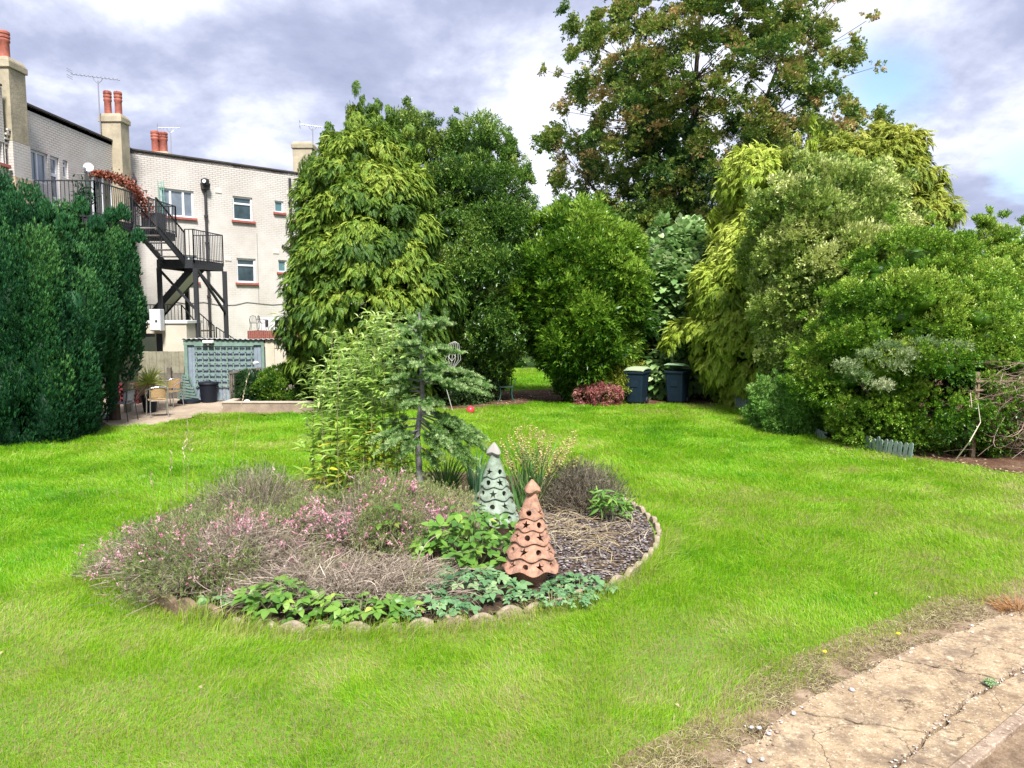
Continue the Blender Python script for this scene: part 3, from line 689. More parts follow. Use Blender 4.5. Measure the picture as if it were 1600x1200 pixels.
# aerials and dish
def aerial(base, h, boom, label, tilt=.12, rz=0., nel=12, el=.22, reflector=True):
    t = empty('tv_aerial', base, rz, label, 'aerial', 'tv aerials on the roof')
    m_ = MB(); m_.tube([(0, 0, 0), (0, 0, h)], .022, 6); m_.build('mast', M_steel, t)
    m_ = MB(); a = Vector((-boom*.55, 0, h+.12+boom*.55*tilt)); b_ = Vector((boom*.45, 0, h+.12-boom*.45*tilt)); m_.tube([a, b_], .014, 5)
    m_.tube([(0, 0, h-.1), (-.12, 0, h+.0), (-.18, 0, h+.13)], .012, 5); m_.tube([(0, 0, h-.1), (.12, 0, h+.0), (.18, 0, h+.1)], .012, 5)
    for i in range(nel):
        p = a.lerp(b_, (i+.5)/nel); m_.bar(p+Vector((0, -el/2, 0)), p+Vector((0, el/2, 0)), .012); m_.bar(p+Vector((0, 0, -.05)), p+Vector((0, 0, .05)), .01)
    if reflector:
        for z in (-.14, -.07, .07, .14): m_.bar(a+Vector((-.04, -el*.8, z)), a+Vector((-.04, el*.8, z)), .012)
    m_.build('antenna', M_steel, t); return t
p = atY(157, 207, 27.5); aerial(p, 1.75, 1.7, 'long grey tv aerial on a tall mast beside the twin pot chimney')
p = atY(268, 248, 35.8); aerial(p, 1.25, .9, 'small grey tv aerial behind the red pots above the parapet', -.1, .5, 6)
p = atY(489, 230, c4.y); aerial(p, .8, .9, 'thin grey tv aerial on the beige chimney above the drooping conifer', .08, .2, 9, .3)
dish = empty('satellite_dish', wing.pt(*wing.uz(121, 262), .35), 0, 'white satellite dish on an arm on the wing wall above the balcony', 'satellite dish')
m_ = MB(); m_.lathe([(.01, 0), (.06, .01), (.12, .035), (.15, .055), (.15, .065), (.12, .045), (.05, .02), (.01, .01)], (0, 0, 0), 20); o = m_.build('reflector', M_upvc, dish, smooth=True); o.rotation_euler = (1.3, .3, .5)
m_ = MB(); m_.tube([(-.35, 0, -.2), (-.1, 0, -.2), (0, 0, 0)], .02, 6); m_.tube([(0, 0, -.2), (.1, -.4, -.1)], .012, 6); m_.box((.1, -.42, -.1), (.06, .1, .06)); m_.build('bracket', M_steel, dish)

# ============================================================ FIRE ESCAPE
fe = empty('fire_escape', (-11.65, 26, 0), 0, 'black iron fire escape stairs with balcony and railings against the white building', 'fire escape')
def railing(pts, h, name='railing', sp_=.115, bot=.06, thick=.016):
    m_ = MB(); pts = [Vector(p) for p in pts]
    for a, b_ in zip(pts[:-1], pts[1:]):
        up = Vector((0, 0, h)); lo = Vector((0, 0, bot))
        m_.bar(a+up, b_+up, .045, .03); m_.bar(a+lo, b_+lo, .03, .02)
        L_ = (Vector((b_.x-a.x, b_.y-a.y))).length; k = max(1, int(L_/sp_))
        for i in range(k+1):
            p_ = a.lerp(b_, i/k); th = thick*(2.2 if i in (0, k) else 1); m_.bar(p_+Vector((0, 0, -.12)), p_+up, th)
    return part(m_, name, M_black, fe)
def deck(poly, z, name, fasc=.2, m=M_black):
    m_ = MB(); m_.prism(poly, z-.05, z); k = len(poly)
    cx_ = sum(p[0] for p in poly)/k; cy_ = sum(p[1] for p in poly)/k
    for i in range(k):
        a, b_ = poly[i], poly[(i+1) % k]; a = (a[0]+(cx_-a[0])*.02, a[1]+(cy_-a[1])*.02); b_ = (b_[0]+(cx_-b_[0])*.02, b_[1]+(cy_-b_[1])*.02)
        m_.bar((*a, z-fasc/2-.052), (*b_, z-fasc/2-.052), .05, fasc)
    return part(m_, name, m, fe)
DZ = 5.38
deck([(-14, 22.06), (-11.8, 22.06), (-11.8, 27.3), (-13.65, 27.3), (-14, 27.0)], DZ, 'balcony')
railing([(-13.45, 22.06, DZ), (-11.77, 22.06, DZ)], .95); railing([(-11.77, 22.06, DZ), (-11.77, 24.2, DZ)], .95); railing([(-11.77, 25.3, DZ), (-11.77, 27.3, DZ)], .95); railing([(-11.77, 27.3, DZ), (-13.55, 27.3, DZ)], .95)
LZ = 4.42; LX0, LX1, LY0, LY1 = -12, -10.5, 26.2, 28.2
def flight(a, b_, w_, n, name='stair_flight', m_tread=M_black):
    m_ = MB(); a = Vector(a); b_ = Vector(b_); d = Vector((b_.x-a.x, b_.y-a.y, 0)).normalized(); s_ = d.cross(Vector((0, 0, 1)))
    for k in (-1, 1): m_.bar(a+s_*k*w_/2+Vector((0, 0, -.1)), b_+s_*k*w_/2+Vector((0, 0, -.1)), .04, .21)
    o = part(m_, name, M_black, fe); t_ = MB(); rz = math.atan2(d.y, d.x)
    for i in range(n):
        p_ = a.lerp(b_, (i+.5)/n); t_.box(p_+Vector((0, 0, -.02)), (.24, w_-.06, .035), rz=rz)
    part(t_, 'treads', m_tread, o); return o
flight((-11.4, 24.2, DZ), (-11.4, 26.2, LZ), .7, 5, m_tread=mat('worn_tread', (.28, .26, .24), .8, var=.5)); railing([(-11.03, 24.2, DZ-.1), (-11.03, 26.2, LZ)], .9); railing([(-11.79, 24.2, DZ-.1), (-11.79, 26.15, LZ)], .9)
deck([(LX0, LY0), (LX1-.25, LY0-.05), (LX1, LY1), (LX0, LY1)], LZ, 'landing', .24)
railing([(LX1-.22, LY0-.04, LZ), (LX1, LY1, LZ)], 1.0); railing([(-11, LY0-.04, LZ), (LX1-.22, LY0-.04, LZ)], 1.0); railing([(LX1, LY1, LZ), (-11.55, LY1, LZ)], 1.0)
for (x, y) in ((LX1-.2, LY0), (LX1+.03, LY1+.02), (-11.95, LY0+.05), (-11.85, LY1)):
    m_ = MB(); m_.bar((x, y, 0), (x, y, LZ-.29), .13); part(m_, 'post', M_black, fe)
for a, b_ in (((LX1-.2, LY0, 2.7), (-11.95, LY0+.05, 4.1)), ((LX1+.03, LY1, 2.6), (LX1-.17, LY0+.05, 4.1)), ((LX1-.2, LY0+.1, 4.1), (LX1, LY1, 3.0))):
    m_ = MB(); m_.bar(a, b_, .07); part(m_, 'brace', M_black, fe)
fl2 = flight((-11.05, 27.3, LZ-.1), (-13.05, 27.3, 2.15), .85, 10, m_tread=mat('cream_soffit', (.45, .42, .36), .8))
m_ = MB(); m_.bar((-11.15, 27.3, LZ-.42), (-13.05, 27.3, 1.98), .70, .02); part(m_, 'soffit', mat('soffit', (.50, .48, .42), .8), fl2)
deck([(-13.85, 26.6), (-11.95, 26.6), (-11.95, 28.6), (-13.85, 28.6)], 2.05, 'lower_landing')
m_ = MB()
for k in range(7): m_.box((-11.5+.0*k, 26.75+.28*k, 1.98), (.95, .24, .03))
part(m_, 'deck_boards', mat('brown_boards', (.16, .12, .07), .8, var=.4), fe)
railing([(-13.55, 26.62, 2.05), (-12, 26.62, 2.05)], .85); railing([(-12, 26.62, 2.05), (-11.4, 26.62, 2.05), (-10.85, 26.65, 1.35)], .85)
railing([(-10.95, 28.5, 1.2), (-10.05, 28.5, .6)], .9); railing([(-11.95, 28.55, 2.05), (-11.05, 28.55, 1.25)], .9)
# closed parasol, balcony plants and furniture
p = atY(211, 318, 26.3); par = empty('parasol', (p.x, p.y, DZ), 0, 'black closed parasol standing on the upper balcony', 'parasol')
h = p.z-DZ
m_ = MB(); m_.tube([(0, 0, 0), (0, 0, h+1.0)], .025, 8); m_.build('pole', M_black, par)
m_ = MB(); m_.lathe([(.03, h-.1), (.13, h), (.15, h+.3), (.12, h+.55), (.07, h+.68), (.10, h+.74), (.05, h+.86), (.01, h+.95)], (0, 0, 0), 14, fn=lambda i, r_, z, a: (r_*(1+.18*math.cos(5*a)), z)); m_.build('canopy', M_black, par, smooth=True)
m_ = MB(); m_.lathe([(.25, 0), (.25, .06), (.05, .1)], (0, 0, 0), 16); m_.build('base', M_black, par)
arch = empty('climbing_plant', (-11.9, 26.5, DZ), 0, 'rust red climbing plant arching over the balcony rail', 'plant')
cp_ = [atY(x, y, Y) for x, y, Y in ((228, 335, 26.2), (226, 318, 26.2), (214, 300, 25.8), (198, 287, 25.2), (178, 277, 24.8), (158, 272, 24.5), (146, 273, 24.3))]
P = []; 
for a, b_, wd in zip(cp_[:-1], cp_[1:], (.26, .25, .2, .17, .13, .09)):
    k = 260; t = RNG.random(k)[:, None]; P.append(np.array(a)[None]*(1-t)+np.array(b_)[None]*t+RNG.normal(0, wd*.5, (k, 3)))
P = np.concatenate(P); V_, F_, R_ = place(leaf1(.5), P, basis(rvec(len(P))+[0, 0, .3], rvec(len(P))), RNG.uniform(.06, .13, len(P)), RNG.random(len(P)))
o = npmesh('foliage', V_, F_, leafmat('rust_leaves', [(0, (.16, .04, .02)), (.5, (.33, .09, .05)), (1, (.42, .17, .10))], trans=.2), None, rnd=R_); loc(o, arch)
m_ = MB(); m_.tube([(-11.85, 26.3, DZ)]+[tuple(q) for q in cp_], .03, 6); part(m_, 'stem', mat('stem', (.12, .06, .04), .9), arch)
for (x, y, hh, lab) in ((-12.45, 22.7, .62, 'dark green potted plant behind the balcony railing'),):
    pot = empty('potted_plant', (x, y, DZ), 0, lab, 'potted plant')
    m_ = MB(); m_.lathe([(.14, 0), (.19, .3), (.21, .3), (.21, .34), (.17, .34), (.16, .28)], (0, 0, 0), 16); m_.build('pot', M_black, pot, smooth=True)
    P = RNG.normal(0, 1, (260, 3))*[.16, .16, .2]+[0, 0, hh]; V_, F_, R_ = place(leaf1(.4), P, basis(rvec(260), rvec(260)), RNG.uniform(.1, .16, 260), RNG.random(260)); npmesh('foliage', V_, F_, leafmat('dkgreen', [(0, (.01, .05, .02)), (1, (.04, .13, .05))]), pot, rnd=R_)
drum = empty('storage_bin', (-12.2, 26.55, DZ), 0, 'dark grey storage box on the balcony beside the parasol', 'storage box')
m_ = MB(); m_.box((0, 0, .28), (.6, .5, .56), taper=1.05); m_.build('body', mat('dkplastic', (.05, .055, .065), .5), drum, bevel=.02)
m_ = MB(); m_.box((0, 0, .585), (.68, .56, .05)); m_.build('lid', mat('dkplastic2', (.06, .065, .075), .5), drum, bevel=.015)
# bamboo / green pole at the window
uu, z_ = main.uz(252, 340); pole = MB()
for k in (0, .12, .2): pole.tube([main.pt(uu-.1+k, z_-.4, .12), main.pt(uu-.12+k, z_+1.35, .12)], .012, 5)
for k in range(6): pole.bar(main.pt(uu-.13, z_+.05+k*.24, .12), main.pt(uu+.12, z_+.12+k*.24, .12), .012)
tag(pole.build('plant_support', mat('green_plastic', (.12, .40, .30), .5)), 'thin green plant frame against the three pane window', 'plant frame')
# ============================================================ TREES AND SHRUBS
def leaf3(w=.5, fold=.1, droop=.25):
    rows = [(0, .05), (.22, .72), (.52, 1.), (.82, .52), (1.03, .03)]; v = []; f = []
    for y, k in rows:
        z = -droop*y*y; hw = w/2*k; v += [(-hw, y, z+fold*k), (0, y, z), (hw, y, z+fold*k)]
    for i in range(4):
        a = i*3; f += [(a, a+1, a+4, a+3), (a+1, a+2, a+5, a+4)]
    return np.array(v, float), np.array(f), np.zeros(len(v))
def quadsphere():
    v = []; f = []; idx = {}
    def vid(p):
        p = tuple(round(c, 3) for c in p)
        if p not in idx: idx[p] = len(v); q = np.array(p, float); v.append(q/np.linalg.norm(q))
        return idx[p]
    for ax in range(3):
        for sg in (-1, 1):
            for i in range(2):
                for j in range(2):
                    c = []
                    for (a, b) in ((i, j), (i+1, j), (i+1, j+1), (i, j+1)):
                        p = [0, 0, 0]; p[ax] = sg; p[(ax+1) % 3] = a-1; p[(ax+2) % 3] = b-1; c.append(vid(p))
                    f.append(c if sg > 0 else c[::-1])
    return np.array(v), np.array(f), np.zeros(len(v))
QS = quadsphere()
def profile_clumps(base, prof, n, rng, inner=.0, front=.4, rough=.12, sx=1., sy=1.):
    """clump centres and outward normals over a surface of revolution z->r"""
    z = np.array([p[0] for p in prof]); r = np.array([p[1] for p in prof])
    zz_ = np.linspace(z[0], z[-1], 200); rr = np.interp(zz_, z, r); w = rr+.15*rr.max(); c = np.cumsum(w)/w.sum()
    C, Nn = [], []; ph = rng.uniform(0, 6, 4)
    # best-candidate sampling keeps the clumps apart
    for i in range(n):
        best = None
        for _ in range(6):
            while True:
                q = np.interp(rng.random(), c, zz_); a = rng.uniform(0, 2*PI)
                if math.sin(a) < .25 or rng.random() < front: break
            R = np.interp(q, z, r); R *= 1+rough*(math.sin(2*a+ph[0]+q)*.8+math.sin(3*a+ph[1]-1.9*q)*.8+math.sin(5*a+ph[2]+3.3*q)*.7+math.sin(7*a+ph[3]-5*q)*.4)+rng.normal(0, rough*.5)
            dz = (np.interp(q+.1, z, r)-np.interp(q-.1, z, r))/.2
            p = np.array([base[0]+R*math.cos(a)*sx, base[1]+R*math.sin(a)*sy, q]); nn = unit(np.array([math.cos(a), math.sin(a), -dz]))
            dmin = min((np.sum((p-c_)**2) for c_ in C[-160:]), default=9)
            if best is None or dmin > best[0]: best = (dmin, p, nn)
        C.append(best[1]); Nn.append(best[2])
    C = np.array(C); Nn = np.array(Nn)
    if inner:
        k = int(n*inner); j = rng.integers(0, n, k); s = rng.uniform(.35, .8, k)[:, None]; ax = np.array([base[0], base[1], 0])
        Ci = C[j].copy(); Ci[:, :2] = ax[:2]+(Ci[:, :2]-ax[:2])*s; C = np.r_[C, Ci]; Nn = np.r_[Nn, Nn[j]]
    return C, Nn
def foliage(C, Nn, rad, per, temps, size, rng, grav=0., outw=.8, rnd_=.6, upb=.25, tone=.5, tvar=.2, core=.0, flat=1., tall=1., shell=(.6, 1.05), upn=.6, htone=0., szvar=.25, corerot=True):
    n = len(C); rad = np.broadcast_to(np.asarray(rad, float), (n,)); cnt_ = np.maximum((per*np.clip((rad/rad.mean())**1.7, .3, 2.4)).astype(int), 6); Cr = np.repeat(np.arange(n), cnt_); N = len(Cr)
    d = unit(rvec(N, rng)+Nn[Cr]*.9+np.array([0, 0, upb]))
    s = rng.uniform(shell[0], shell[1], N)[:, None]
    sc3 = np.array([1, 1, flat*tall])
    P = C[Cr]+d*s*rad[Cr][:, None]*sc3
    fw = unit(d*outw+Nn[Cr]*.35+rvec(N, rng)*rnd_+np.array([0, 0, -grav]))
    up = unit(np.array([0, 0, 1.])*upn+d*.5+rvec(N, rng)*.45)
    ct = rng.normal(0, tvar, n)
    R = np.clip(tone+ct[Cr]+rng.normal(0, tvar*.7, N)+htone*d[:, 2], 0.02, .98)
    Sz = size*rng.uniform(1-szvar, 1+szvar, N)*np.clip(.75+.25*rad[Cr]/max(rad.mean(), 1e-6), .7, 1.15)
    k = rng.integers(0, len(temps), N); parts = []
    for i, T in enumerate(temps):
        m_ = k == i
        if m_.any(): parts.append(place(T, P[m_], basis(fw[m_], up[m_]), Sz[m_], R[m_]))
    if core:
        B = basis(rvec(n, rng), rvec(n, rng)) if corerot else np.tile(np.eye(3), (n, 1, 1)); B = B*np.ones((1, 1, 3))
        V, Fc, Rr = place(QS, np.zeros((n, 3)), B, np.minimum(rad, rad.mean()*1.15)*core*.86, np.clip(tone+ct-.15, 0, 1)); V = V.reshape(n, -1, 3)*sc3*(1+rng.normal(0, .14, (n, 26, 1)))+C[:, None]-Nn[:, None]*rad[:, None, None]*.42  # cores use a darker leaf tone: shade inside the crown put into the colour
        parts.append((V.reshape(-1, 3), Fc, Rr))
    return join(parts)
def trunk_mesh(base, top, r0, r1, limbs=(), rng=None, n=10, lr=.35, wob=.1):
    rng = rng or RNG; m_ = MB(); b = Vector(base); t = Vector(top); k = 7; pts = []; rs = []
    for i in range(k+1):
        f = i/k; p = b.lerp(t, f)+Vector((rng.normal(0, wob), rng.normal(0, wob), 0))*(1 if 0 < i < k else 0); pts.append(p); rs.append((r0+(r1-r0)*f)*(1.35 if i == 0 else 1))
    m_.tube(pts, rs, n)
    for q in limbs:
        q = Vector(q); f = max(.12, min(.92, (q.z-b.z)*.62/max(t.z-b.z, .1)))
        i = min(int(f*k), k-1); s = pts[i].lerp(pts[i+1], f*k-i); rr = (r0+(r1-r0)*f)*lr
        mid = s.lerp(q, .5)+Vector((rng.normal(0, .08), rng.normal(0, .08), .10))*(q-s).length*.5
        m_.tube([s, s.lerp(mid, .5), mid, mid.lerp(q, .55), q], [rr, rr*.8, rr*.55, rr*.35, rr*.12], 5)
    return m_
M_bark_t = mat('tree_bark', (.10, .075, .055), .95, var=.5, vscale=6, bump=.8, bscale=18)
M_bark_g = mat('grey_bark', (.27, .26, .25), .95, var=.5, vscale=6, bump=.8, bscale=18)
def tree(name, label, cat, base, crown, m, group=None, trunk=None, bark=None, smooth=False, extra=()):
    """base (x,y); crown=(V,F,R) in world; trunk MB in world"""
    t = empty(name, (base[0], base[1], 0), 0, label, cat, group)
    V, Fc, R = crown; V = V.copy(); V[:, 2] = np.maximum(V[:, 2], .01)
    loc(npmesh('crown', V, Fc, m, None, rnd=R, smooth=smooth), t)
    if trunk: part(trunk, 'trunk', bark or M_bark_t, t, smooth=True)
    return t
def zy(y, Y): return CAMH+(490-y)/F*Y
def prof_px(rows, Y, sh=0.):   # rows (py, radius px) from bottom to top
    return [(zy(y, Y), r*Y/F-sh) for y, r in rows]
FR = [frond(1, 8, w=.30), frond(2, 8, .7, .28), frond(5, 7, .4, .30)]
FRW = [frond(7, 8, .95, .28), frond(8, 8, 1.15, .28)]
LV = [spray_leaves(7, 1), spray_leaves(7, 2), spray_leaves(6, 3)]
# --- drooping golden-green conifer (left of centre)
M_con1 = leafmat('conifer_olive', [(0, (.03, .08, .012)), (.35, (.075, .16, .018)), (.65, (.18, .29, .028)), (1, (.36, .43, .06))], trans=.22, rough=.6)
def conifer(name, label, cx_px, Y, rows, n, per, m, seed, rc=.42, size=.33, spikes=(), tone=.45, base_py=None, droopy=.55, core=.55, group='drooping conifers around the lawn'):
    rng = np.random.default_rng(seed); bx = atY(cx_px, 490, Y).x
    C, Nn = profile_clumps((bx, Y), prof_px(rows, Y, rc*.5), n, rng, inner=.3, rough=.07)
    rad = rc*rng.choice([.65, .9, 1.2, 1.5], len(C))*rng.uniform(.85, 1.15, len(C))
    # layered: upper side of each branch tip carries the fans
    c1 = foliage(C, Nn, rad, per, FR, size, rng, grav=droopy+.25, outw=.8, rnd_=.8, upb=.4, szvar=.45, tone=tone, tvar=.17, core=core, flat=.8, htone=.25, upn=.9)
    parts = [c1]
    for (sx_, sy_, k, r_) in spikes:      # nodding leaders: px, py of tip, how many px long, radius
        tip = np.array(atY(sx_, sy_, Y)); cs = []
        for j in range(int(k)): cs.append(tip+np.array([0, 0, -.26*j])+rng.normal(0, .05+.02*j, 3))
        cs = np.array(cs); rr = np.linspace(.16, r_, len(cs)); nn = unit(np.c_[rng.normal(0, 1, (len(cs), 2)), np.ones(len(cs))*.4])
        parts.append(foliage(cs, nn, rr, int(per*1.1), FRW, size*.85, rng, grav=1.3, outw=.6, rnd_=.3, tone=tone, tvar=.15, tall=1.4))
    tr = trunk_mesh((bx, Y, 0), (bx, Y, prof_px(rows, Y)[-1][0]-.5), .2, .04, [tuple(c) for c in C[:22]*np.array([1, 1, 1])], rng, lr=.25)
    return tree(name, label, 'tree', (bx, Y), join(parts), m, group, tr)
conifer('conifer_tree', 'tall olive green conifer with nodding top, nearest the cream shed', 577, 21., [(630, 60), (590, 84), (540, 100), (505, 112), (455, 114), (400, 100), (330, 88), (275, 64), (235, 36), (215, 16)], 250, 130, M_con1, 3, size=.185, rc=.44, tone=.36,
        spikes=((563, 140, 9, .46), (588, 162, 7, .42), (612, 176, 7, .42), (540, 196, 5, .42), (508, 205, 5, .42), (640, 200, 5, .38), (575, 175, 6, .4)))
M_con2 = leafmat('conifer_gold', [(0, (.06, .12, .015)), (.35, (.18, .29, .02)), (.65, (.37, .48, .045)), (1, (.58, .65, .13))], trans=.25, rough=.6)
conifer('conifer_tree', 'golden yellow drooping conifer beside the tilted-lid wheelie bin', 1186, 22., [(622, 50), (590, 74), (540, 104), (470, 98), (410, 78), (350, 56), (290, 44), (262, 26)], 190, 130, M_con2, 4, tone=.56, size=.195, rc=.42,
        spikes=((1140, 258, 6, .4), (1190, 250, 5, .4), (1215, 262, 4, .35), (1270, 192, 8, .42), (1300, 222, 6, .42), (1340, 228, 6, .4)))
M_con3 = leafmat('conifer_lime', [(0, (.05, .10, .012)), (.4, (.15, .22, .02)), (.7, (.30, .36, .04)), (1, (.44, .46, .08))], trans=.25, rough=.6)
conifer('conifer_tree', 'lime green conifer with weeping sides rising behind the grey-leaved shrub', 1345, 21.2, [(600, 70), (500, 110), (400, 112), (330, 96), (270, 82), (240, 58), (222, 26)], 170, 130, M_con3, 6, tone=.55, size=.19,
        spikes=((1412, 208, 5, .4), (1440, 240, 7, .3), (1458, 275, 6, .25), (1375, 218, 4, .4), (1310, 215, 5, .42), (1240, 222, 5, .4)))
# --- broadleaf evergreens
def shrub(name, label, cx_px, Y, rows, n, per, temps, size, m, seed, rc=.35, tone=.5, tvar=.18, grav=0., upb=.3, core=.7, spikes=(), group=None, cat='shrub', rough=.10, front=.35, trunk=True, sy=1., outw=.8, rnd_=.6, upn=.6, inner=.25, htone=.15, bark=None, flat=1., sx=1., shell=(.6, 1.05)):
    rng = np.random.default_rng(seed); bx = atY(cx_px, 490, Y).x
    C, Nn = profile_clumps((bx, Y), prof_px(rows, Y, rc*.55), n, rng, inner=inner, rough=rough, front=front, sy=sy, sx=sx)
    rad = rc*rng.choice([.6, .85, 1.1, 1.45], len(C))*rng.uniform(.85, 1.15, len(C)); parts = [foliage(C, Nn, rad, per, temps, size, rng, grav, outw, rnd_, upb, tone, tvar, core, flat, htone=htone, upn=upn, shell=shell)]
    ns = int(n*.45); j = rng.integers(0, len(C), ns); parts.append(foliage(C[j]+Nn[j]*(rad[j][:, None]*rng.uniform(.9, 1.35, (ns, 1)))+np.array([0, 0, rc*.25]), unit(Nn[j]+[0, 0, .6]), rc*.34, max(8, int(per*.16)), temps, size, rng, grav, outw, rnd_, .6, tone+.1, tvar, 0, 1.5))
    for (sx_, sy_, k, r_) in spikes:
        tip = np.array(atY(sx_, sy_, Y)); cs = np.array([tip+np.array([0, 0, -r_*.9*j])+rng.normal(0, .04+.03*j, 3) for j in range(int(k))])
        rr = np.linspace(r_*.35, r_*1.3, len(cs)); nn = unit(np.c_[rng.normal(0, 1, (len(cs), 2)), np.ones(len(cs))])
        parts.append(foliage(cs, nn, rr, int(per*.8), temps, size, rng, grav-.4, outw, rnd_, upb, tone+.08, tvar, 0, 1.3))
    tr = None
    if trunk: tr = trunk_mesh((bx, Y, 0), (bx, Y, prof_px(rows, Y)[-1][0]*.7), .035*prof_px(rows, Y)[-1][0], .03, [tuple(c) for c in C[:14]], rng, lr=.4)
    return tree(name, label, cat, (bx, Y), join(parts), m, group, tr, bark)
M_dk = leafmat('laurel_dark', [(0, (.018, .055, .012)), (.4, (.055, .13, .020)), (.75, (.13, .25, .035)), (1, (.28, .38, .08))], rough=.38, spec=.5, trans=.18)
M_dk2 = leafmat('laurel_olive', [(0, (.02, .055, .012)), (.4, (.07, .14, .022)), (.75, (.16, .26, .04)), (1, (.30, .38, .09))], rough=.38, spec=.5, trans=.18)
shrub('evergreen_tree', 'tall dark evergreen tree directly behind the olive conifer', 648, 23.8, [(600, 50), (480, 64), (380, 60), (300, 52), (240, 36), (200, 18)], 110, 95, LV, .20, M_dk2, 21, rc=.42, rough=.16, cat='tree', spikes=((640, 165, 5, .26), (672, 188, 5, .25), (618, 192, 4, .24)))
shrub('evergreen_tree', 'dark green bay tree with two leafy peaks right of the olive conifer', 742, 23.4, [(612, 26), (580, 40), (530, 76), (450, 92), (370, 84), (310, 66), (260, 46), (225, 22)], 200, 95, LV, .18, M_dk, 22, rc=.44, rough=.14, cat='tree', spikes=((716, 184, 6, .26), (762, 212, 4, .24), (792, 205, 6, .27), (820, 268, 3, .22)))
M_lau = leafmat('laurel_bright', [(0, (.025, .085, .008)), (.4, (.060, .15, .012)), (.75, (.15, .29, .022)), (1, (.30, .45, .06))], rough=.35, spec=.5, trans=.3)
shrub('laurel_bush', 'bright green cherry laurel with a rounded top in the middle of the far border', 912, 22.6, [(606, 16), (585, 34), (550, 58), (500, 72), (440, 72), (395, 58), (362, 36), (348, 14)], 190, 66, [spray_leaves(7, 11, .34, .5, .7, .5), spray_leaves(6, 12, .36, .5, .7, .5)], .27, M_lau, 23, rc=.40, rough=.17, tone=.58, spikes=((880, 318, 3, .26), (850, 345, 3, .22), (940, 350, 3, .22), (905, 330, 3, .24)), htone=.3)
M_fat = leafmat('pale_leaves', [(0, (.06, .15, .035)), (.4, (.17, .32, .09)), (.75, (.35, .50, .20)), (1, (.55, .62, .38))], rough=.42, spec=.45, trans=.25)
shrub('fig_bush', 'pale green large leaved shrub behind the two wheelie bins', 1050, 24.6, [(618, 50), (560, 72), (500, 70), (440, 58), (390, 40), (360, 22)], 130, 62, [leaf3(.8, .06, .3)], .21, M_fat, 24, rc=.46, rough=.18, upn=1.3, htone=.2, spikes=((1085, 352, 3, .3), (1100, 370, 4, .3), (1012, 425, 3, .25)))
M_var = leafmat('variegated', [(0, (.06, .13, .025)), (.4, (.20, .31, .055)), (.75, (.42, .52, .12)), (1, (.64, .68, .28))], rough=.45, spec=.4, trans=.2)
shrub('elaeagnus_bush', 'large dome of greyish variegated leaves between the golden conifer and the bright green shrub', 1290, 18.4, [(600, 50), (560, 78), (510, 88), (440, 98), (375, 94), (320, 74), (285, 44), (268, 18)], 200, 105, [spray_leaves(7, 31, .5, .42), spray_leaves(7, 32, .5, .42)], .185, M_var, 25, rc=.40, rough=.12, tvar=.24, tone=.58, sx=1.)
M_pit = leafmat('pittosporum', [(0, (.04, .12, .012)), (.35, (.10, .23, .015)), (.7, (.22, .38, .035)), (1, (.45, .57, .10))], rough=.38, spec=.45, trans=.28)
PT = [spray_leaves(8, 41, .46, .4, .8, .35), spray_leaves(8, 42, .46, .4, .8, .35), spray_leaves(7, 43, .5, .4, .8, .35)]
shrub('mock_orange_bush', 'broad bright green shrub reaching down to the lawn edge, behind the green pickets', 1432, 15.9, [(712, 95), (680, 138), (620, 158), (560, 152), (500, 138), (450, 112), (400, 66), (376, 24)], 250, 105, PT, .13, M_pit, 26, rc=.34, tone=.5, rough=.10, htone=.3, flat=.75)
shrub('mock_orange_bush', 'bright green shrub with the pointed top above the trellis panel', 1580, 17.2, [(600, 110), (520, 118), (460, 108), (420, 84), (390, 50), (365, 20)], 150, 105, PT, .135, M_pit, 27, rc=.36, tone=.56, rough=.10, htone=.3, spikes=((1540, 332, 5, .18), (1570, 372, 3, .16), (1505, 372, 3, .16), (1600, 380, 3, .18)), flat=.75)
M_sil = leafmat('silver_spray', [(0, (.09, .17, .05)), (.5, (.24, .34, .13)), (1, (.52, .56, .34))], rough=.5, trans=.25)
rng = np.random.default_rng(61); c0 = [atY(x, y, 14.0) for x, y in ((1355, 560), (1385, 545), (1415, 556), (1445, 540), (1470, 556), (1400, 575), (1340, 590), (1490, 545), (1372, 605), (1320, 575))]
cr = foliage(np.array(c0), np.tile([0, -.6, .6], (len(c0), 1)), .26, 75, [spray_leaves(7, 44, .4, .4, 1., .1)], .12, rng, tone=.6, tvar=.2, flat=.35)
br = MB(); bb = G(1420, 705)
for q in c0: br.tube([(bb.x, 14.9, 0), ((bb.x+q.x)/2, 14.7, q.z*.7), tuple(q)], [.02, .014, .005], 5)
tree('spiraea_bush', 'small shrub with silvery white edged sprays in front of the bright green bush', 'shrub', (bb.x, 14.9), cr, M_sil, None, br)
M_sm = leafmat('small_bush', [(0, (.06, .17, .03)), (.5, (.17, .36, .06)), (1, (.34, .52, .14))], rough=.45, trans=.25)
shrub('euonymus_bush', 'small round fresh green bush at the lawn edge, nearer the wheelie bins', 1214, 17.5, [(668, 26), (645, 33), (622, 28), (604, 14)], 40, 60, PT, .12, M_sm, 28, rc=.2, trunk=False, htone=.2)
shrub('euonymus_bush', 'small round fresh green bush touching the broad bright green shrub', 1256, 16.7, [(672, 36), (650, 42), (620, 38), (600, 22)], 55, 60, PT, .12, M_sm, 29, rc=.2, trunk=False, htone=.2)
